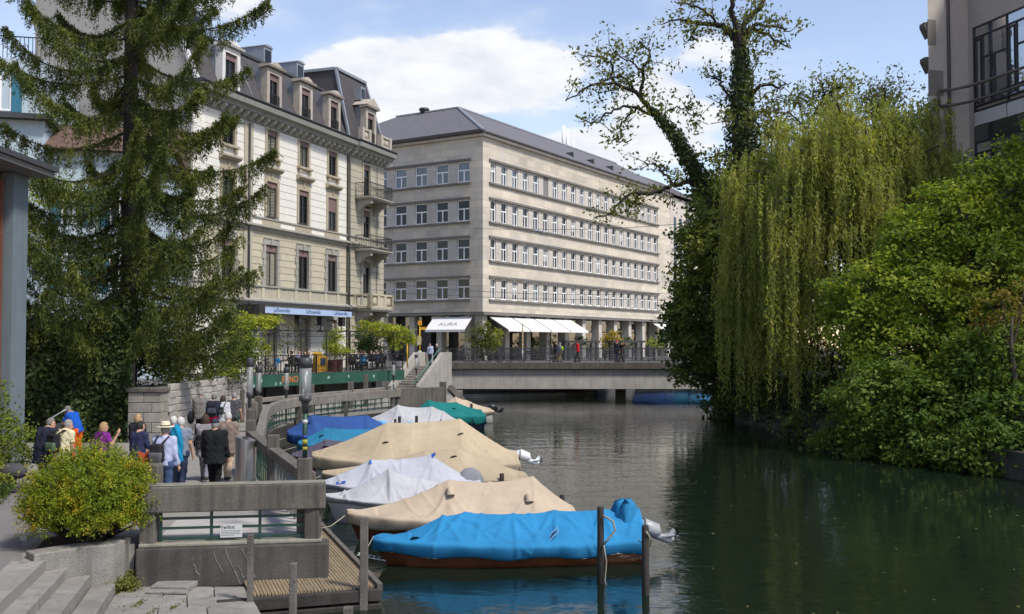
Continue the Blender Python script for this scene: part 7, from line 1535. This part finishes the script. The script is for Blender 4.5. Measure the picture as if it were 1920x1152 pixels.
guests = [(550, 1.0, 60, (.05, .045, .03), 'dark', 'guest in olive brown jacket, leftmost at the terrace table'), (563, 1.3, -20, (.33, .36, .58), None, 'bald guest in pale blue shirt at the terrace table'), (571, .7, 150, (.02, .02, .025), 'brown', 'guest in black seen from behind at the left terrace table'),
          (582, 1.1, 100, (.62, .62, .66), 'white', 'guest in white shirt beside the yellow cabinet'), (663, .8, -60, (.025, .03, .045), 'dark', 'guest in dark navy on the blue chair, right of the barrel planter'), (680, 1.4, 20, (.06, .08, .14), 'brown', 'guest in blue grey, second in the right hand party'),
          (687, 1.7, 60, (.5, .5, .52), 'dark', 'guest in white with dark hair in the right hand party'), (697, .9, 120, (.02, .02, .025), 'brown', 'guest in black with pale trousers in the right hand party'), (709, 1.3, 30, (.035, .045, .09), 'salt', 'guest in navy near the right vines'), (716, 1.6, 80, (.04, .05, .10), 'dark', 'guest in dark blue next to the navy one by the vines')]
for i, (px, ins, hd_, col, hr, lb) in enumerate(guests):
    p_ = tpt(px, ins); h_ = TR + R(hd_); person(lb, tuple(p_), h_, 1.72, col, (.03, .03, .04) if i != 7 else (.5, .5, .5), hr, hem=.86, seated=True, lean=.12, res=.045, group='guests seated on the terrace', arms={'L': ((-.06, .12, -.24), (.06, .22, .02)), 'R': ((.06, .12, -.24), (-.06, .22, .02))})
    o = c3 if i == 0 else copy_tree(c3); o.location = p_; o.rotation_euler = (0, 0, h_); o['label'] = 'dark wooden chair under the ' + lb.split(',')[0].split(' at the')[0].split(' beside')[0].split(' near')[0].split(' next to')[0].split(' seen')[0]
pw_ = person('person standing at the restaurant vines in dark clothes', tuple(tpt(741, 2.2)), TR + R(90), 1.8, (.03, .035, .07), (.03, .03, .05), 'dark', res=.045, group='guests seated on the terrace'); pw_['group'] = 'standing guests'
yc = thing('yellow_cabinet', 'ochre yellow cabinet with a blue plate standing by the terrace railing', 'cabinet', tpt(602, .75), TR)
YEL = mat('ochre_paint', (.50, .27, .02), .6, .12)
yc.scale = (.72, .8, .85)
MB().box((-.75, -.2, 0), (.0, .3, 1.30)).build('body', YEL, yc, bevel=.03); MB().extrude([(-.78, -.22, 1.30), (-.375, -.22, 1.42), (.03, -.22, 1.30)], (0, .54, 0)).build('lid', YEL, yc); MB().box((.05, -.2, .05), (.62, .3, 1.12)).build('side_body', YEL, yc, bevel=.03); MB().box((-.28, -.24, .5), (.28, -.21, .98)).build('blue_plate', mat('dark_blue_plate', (.03, .055, .11), .5), yc)
bp0 = thing('barrel_planter', 'red brown barrel planter with slatted sides on the terrace', 'planter', tpt(628, .7), TR)
for k in range(14): a = k * 2 * math.pi / 14; MB().bar((.42 * math.cos(a), .42 * math.sin(a), 0), (.50 * math.cos(a), .50 * math.sin(a), .72), .17, .03, up=(math.cos(a), math.sin(a), 0)).build('slat', mat('red_brown_wood', (.10, .028, .022), .8, .2), bp0)
MB().lathe([(.40, .02), (.46, .66)], n=14).build('liner', SOIL, bp0)
p_ = tpt(628, .7); bush('round yellow-green bush growing from the barrel planter', [((p_.x, p_.y, 4.25), (.75, .75, .7)), ((p_.x + .1, p_.y, 4.9), (.5, .5, .5)), ((p_.x + .35, p_.y + .2, 4.0), (.6, .5, .4))], (p_.x, p_.y, 3.4), .13, L_VIN, 1.2, .3, name='potted_bush')
p_ = tpt(541, 1.9); crown_tree('slender_tree', 'slender sparse little tree in front of the cream facade', 'tree', (p_.x, p_.y, 2.7), [((p_.x, p_.y, 5.2), (.7, .6, .5)), ((p_.x + .5, p_.y, 4.4), (.6, .5, .4)), ((p_.x - .4, p_.y, 4.5), (.5, .5, .4)), ((p_.x, p_.y, 3.9), (.7, .5, .3))], .14, L_CAT, per=10, dens=.35, tr=.06, cr=.4)
# bicycles
def bike_proto(label, m):
    r = thing('bicycle', label, 'bicycle', (0, 0, 0), 0, 'parked bicycles')
    for x in (-.52, .52):
        w_ = MB(); pts = [(x + .33 * math.cos(a), 0, .34 + .33 * math.sin(a)) for a in np.linspace(0, 6.283, 19)]; w_.tube(pts, .022, 5, cap=False)
        for k in range(6): a = k * math.pi / 6; w_.bar((x - .32 * math.cos(a), 0, .34 - .32 * math.sin(a)), (x + .32 * math.cos(a), 0, .34 + .32 * math.sin(a)), .006, .006)
        w_.build('wheel', IRON, r)
    f = MB()
    for a, b in (((-.52, 0, .34), (-.12, 0, .30)), ((-.12, 0, .30), (-.25, 0, .82)), ((-.52, 0, .34), (-.22, 0, .74)), ((-.22, 0, .74), (.36, 0, .80)), ((-.12, 0, .30), (.38, 0, .72)), ((.33, 0, .95), (.52, 0, .34))): f.tube([a, b], .02, 6)
    f.build('frame', m, r); MB().box((-.37, -.06, .82), (-.13, .06, .88)).build('saddle', IRON, r)
    h_ = MB(); h_.tube([(.33, 0, .93), (.31, 0, 1.02)], .016, 6); h_.tube([(.22, -.27, 1.02), (.33, -.12, 1.04), (.33, .12, 1.04), (.22, .27, 1.02)], .014, 6); h_.build('handlebar', IRON, r)
    return r
bk = bike_proto('bicycle parked at the left end of the terrace railing', mat('dark_bike_paint', (.03, .035, .045), .4)); bk.location = tpt(483, .6); bk.rotation_euler = (0, 0, TR + R(65))
o = copy_tree(bk, loc=tpt(496, .7), rz=TR + R(75)); o['label'] = 'second bicycle parked at the left of the terrace, next to the blue chair'
for i, (px, Y, rz) in enumerate([(868, 81.0, 20), (884, 81.4, 160), (903, 81.0, 10), (926, 81.3, 170), (947, 81.0, 15), (966, 81.2, 5)]):
    o = copy_tree(bk, loc=((px - 960) / F * Y, Y, 2.866), rz=R(rz)); o['label'] = 'bicycle leaning behind the bridge railing, ' + ['first from the stairs', 'second from the stairs', 'third from the stairs, under the green bush', 'fourth from the stairs', 'fifth from the stairs', 'last, beside the striped pole'][i]
# pergola and vines
pg = thing('iron_pergola', 'black iron pergola frame along the terrace with wall braces', 'pergola', (TA.x, TA.y, 2.7), TR)
for k in range(7): mb = MB(); x = .6 + k * 2.15; mb.bar((x, .35, 0), (x, .35, 2.45), .045, .045); mb.build('post', IRON, pg)
for y, z in ((.35, 2.45), (.35, 2.15), (2.6, 2.5)): mb = MB(); mb.bar((-.5, y, z), (15.4, y, z), .035, .035); mb.build('rail', IRON, pg)
for k in range(7):
    x = .6 + k * 2.15; mb = MB(); mb.bar((x, .35, 2.45), (x, 2.7, 2.55), .03, .03); mb.bar((x, .6, 2.4), (x + .9, 2.6, 3.3), .025, .025); mb.bar((x, .6, 2.4), (x - .9, 2.6, 3.3), .025, .025); mb.tube([(x + .5 + .16 * math.cos(a), .35, 2.3 + .14 * math.sin(a)) for a in np.linspace(0, 6.28, 9)], .012, 4); mb.build('cross_piece', IRON, pg)
def T(px, py, ins): q = tpt(px, ins); return at(px, py, q.y)
def TB(px, py, ins, r, k=(1, 1, 1)): return (tuple(T(px, py, ins)), (r * k[0], r * k[1], r * k[2]))
q = tpt(470, 1.2); crown_tree('climbing_vine', 'yellow-green vine over the left end of the terrace pergola beside the spruce', 'vine', tuple(q), [TB(505, 603, 1.2, .65, (1.3, 1, .5)), TB(480, 605, 1.2, .8, (1.2, 1, .6)), TB(455, 612, 1.0, .8), TB(445, 640, .9, .8), TB(465, 640, 1.0, .6), TB(440, 670, .8, .7), TB(468, 665, .8, .45, (.7, 1, 1.3)), TB(500, 650, .9, .25, (.8, 1, 2)), TB(430, 700, .6, .6)], .17, L_VIN, per=24, dens=1.2, tr=.05, cr=.32, group='vines on the pergola')
q = tpt(715, 1.4); crown_tree('climbing_vine', 'yellow-green vine over the right end of the terrace pergola near the bridge stairs', 'vine', tuple(q), [TB(690, 614, 1.4, .7, (1.3, 1, .55)), TB(715, 616, 1.4, .8, (1.2, 1, .55)), TB(742, 622, 1.5, .8, (1.1, 1, .6)), TB(763, 630, 1.6, .6), TB(741, 645, 1.2, .5, (.7, 1, 1.5)), TB(735, 632, 1.4, .6), TB(770, 640, 1.8, .4)], .17, L_VIN, per=24, dens=1.2, tr=.05, cr=.32, group='vines on the pergola')
q = tpt(688, 2.6); crown_tree('dark_creeper', 'dark creeper behind the right pergola vine against the facade', 'vine', tuple(q), [TB(685, 640, 2.8, .9), TB(705, 640, 3.0, .8), TB(690, 655, 2.6, .8)], .17, L_DRK, per=22, dens=1.1, tr=.04, cr=.35)
# signposts, poles, plants and shelters on the bridge and the street
YS = mat('yellow_sign', (.62, .36, .015), .5, .05)
sp0 = thing('signpost', 'yellow hiking signpost with arrow plates beside the bridge stairs', 'signpost', (at(787, 650, 79).x, 79, 2.7))
MB().tube([(0, 0, 0), (0, 0, 3.5)], .05, 8).build('pole', YS, sp0); MB().box((-.14, -.1, 3.15), (.16, .1, 3.5)).build('lamp_box', mat('orange_box', (.7, .30, .01), .5), sp0)
MB().extrude([(.06, -.03, 2.78), (.06, -.03, 3.0), (.42, -.03, 3.0), (.56, -.03, 2.89), (.42, -.03, 2.78)], (0, .04, 0)).build('arrow_plate', YS, sp0); MB().box((-.2, -.07, 1.6), (.12, -.03, 2.3)).build('notice_plate', mat('cream_plate', (.5, .42, .25), .6), sp0); MB().lathe([(.2, -.02), (.2, .02)], n=14).build('round_plate', mat('pale_green_plate', (.36, .42, .33), .6), sp0, loc=(.0, -.1, .95)).rotation_euler = (R(90), 0, 0)
yp = MB(); yp.tube([(0, 0, 0), (0, 0, 1.9)], .05, 8); tag(yp.build('yellow_post', YS, loc=tuple(tpt(764, 3.0))), 'thin yellow post behind the right pergola vine', 'post')
stp = thing('striped_pole', 'yellow and white striped pole at the bridge railing below the white awnings', 'pole', (at(980, 640, 82.4).x, 82.4, 2.87))
for k in range(13): MB().tube([(0, 0, 1.0 + k * .17), (0, 0, 1.17 + k * .17)], .055, 8).build('band', YS if k % 2 else PLASW, stp)
MB().tube([(0, 0, 0), (0, 0, 1.0)], .055, 8).build('base', PLASW, stp)
def streetbush(label, blobs, m, ls=.2, cat='bush', name='street_bush'):
    c = blobs[0][0]; crown_tree(name, label, cat, (c[0], c[1], 2.7), blobs, ls, m, per=22, dens=1.1, tr=.08, cr=.4)
streetbush('green leafy shrub beside the lettered awning behind the bridge railing', [B(905, 632, 86, 22), B(890, 640, 86, 16), B(922, 642, 86, 18), B(908, 618, 86, 14), B(905, 652, 86, 20)], L_CAT)
streetbush('small yellowish shrub right of the green shrub under the first awning panel', [B(933, 628, 87, 9), B(928, 648, 87, 9)], L_VIN)
streetbush('golden yellow small tree on the quay under the grey block', [B(1148, 632, 97, 14), B(1138, 640, 97, 12), B(1160, 642, 97, 10)], leaf_mat('golden_leaves', (.30, .22, .02), (.42, .30, .02), (.5, .38, .04), .4), .22, 'tree', 'small_tree')
streetbush('yellow-green bush far along the quay near the dark tree', [B(1226, 643, 104, 12), B(1240, 646, 104, 10)], L_VIN)
streetbush('row of dark potted shrubs under the white awnings', [B(995, 640, 100, 12), B(1030, 640, 102, 12), B(1090, 640, 104, 12), B(1180, 640, 108, 12)], L_DRK)
for i, (px, Y) in enumerate([(1092, 92), (1178, 94)]):
    x = (px - 960) / F * Y; s = thing('glass_shelter', ['dark framed waiting shelter behind the person in red', 'dark framed waiting shelter right of the golden tree'][i], 'shelter', (x, Y, 2.7), R(20))
    for dx in (-1.4, 1.4):
        for dy in (0, 1.2): MB().box((dx - .07, dy - .07, 0), (dx + .07, dy + .07, 1.75)).build('post', DARKM, s)
    MB().box((-1.7, -.2, 1.75), (1.7, 1.5, 1.95)).build('roof', DARKM, s); MB().box((-1.4, 1.16, .3), (1.4, 1.2, 1.7)).build('pane', GLASSL, s)
for i, (px, Y, lb) in enumerate([(1003, 88.2, 'dark bench on the far pavement of the bridge, left'), (1150, 88.2, 'dark bench on the far pavement of the bridge, behind the red cap')]):
    b = thing('street_bench', lb, 'bench', ((px - 960) / F * Y, Y, 2.866), 0, 'benches on the bridge')
    for k in range(3): MB().box((-.9, -.2 + k * .15, .42), (.9, -.07 + k * .15, .46)).build('seat_slat', DKP, b)
    for k in range(2): MB().box((-.9, .26, .58 + k * .16), (.9, .30, .70 + k * .16)).build('back_slat', DKP, b)
    for sx_ in (-.75, .75): MB().box((sx_ - .03, -.2, 0), (sx_ + .03, .3, .42)).build('leg', IRON, b)
hl = thing('hanging_street_lamp', 'grey street lamp hanging from a wire in front of the grey block', 'lamp', tuple(at(1009, 434, 86)))
MB().ball((0, 0, 0), (.45, .2, .14), 10).build('lamp_head', ZINC, hl); MB().bar((0, 0, .12), (0, 0, .3), .06, .06).build('clamp', DARKM, hl)
def wire(a, b, label, sag=.3):
    a, b = Vector(a), Vector(b); m = MB(); m.tube([a.lerp(b, t) - Vector((0, 0, sag * 4 * t * (1 - t))) for t in np.linspace(0, 1, 13)], .018, 4); tag(m.build('overhead_wire', DARKM), label, 'wire')
wire(at(880, 428, 92), at(1009, 430, 86), 'wire holding the hanging street lamp to the grey block', .05); wire(at(1009, 430, 86), at(1330, 415, 62), 'wire from the hanging street lamp towards the right bank', .2)
wire(at(735, 533, 86), at(1290, 548, 86), 'lower overhead wire crossing before the grey block', .5); wire(at(735, 548, 84), at(1290, 560, 84), 'lowest overhead wire crossing before the grey block', .3)
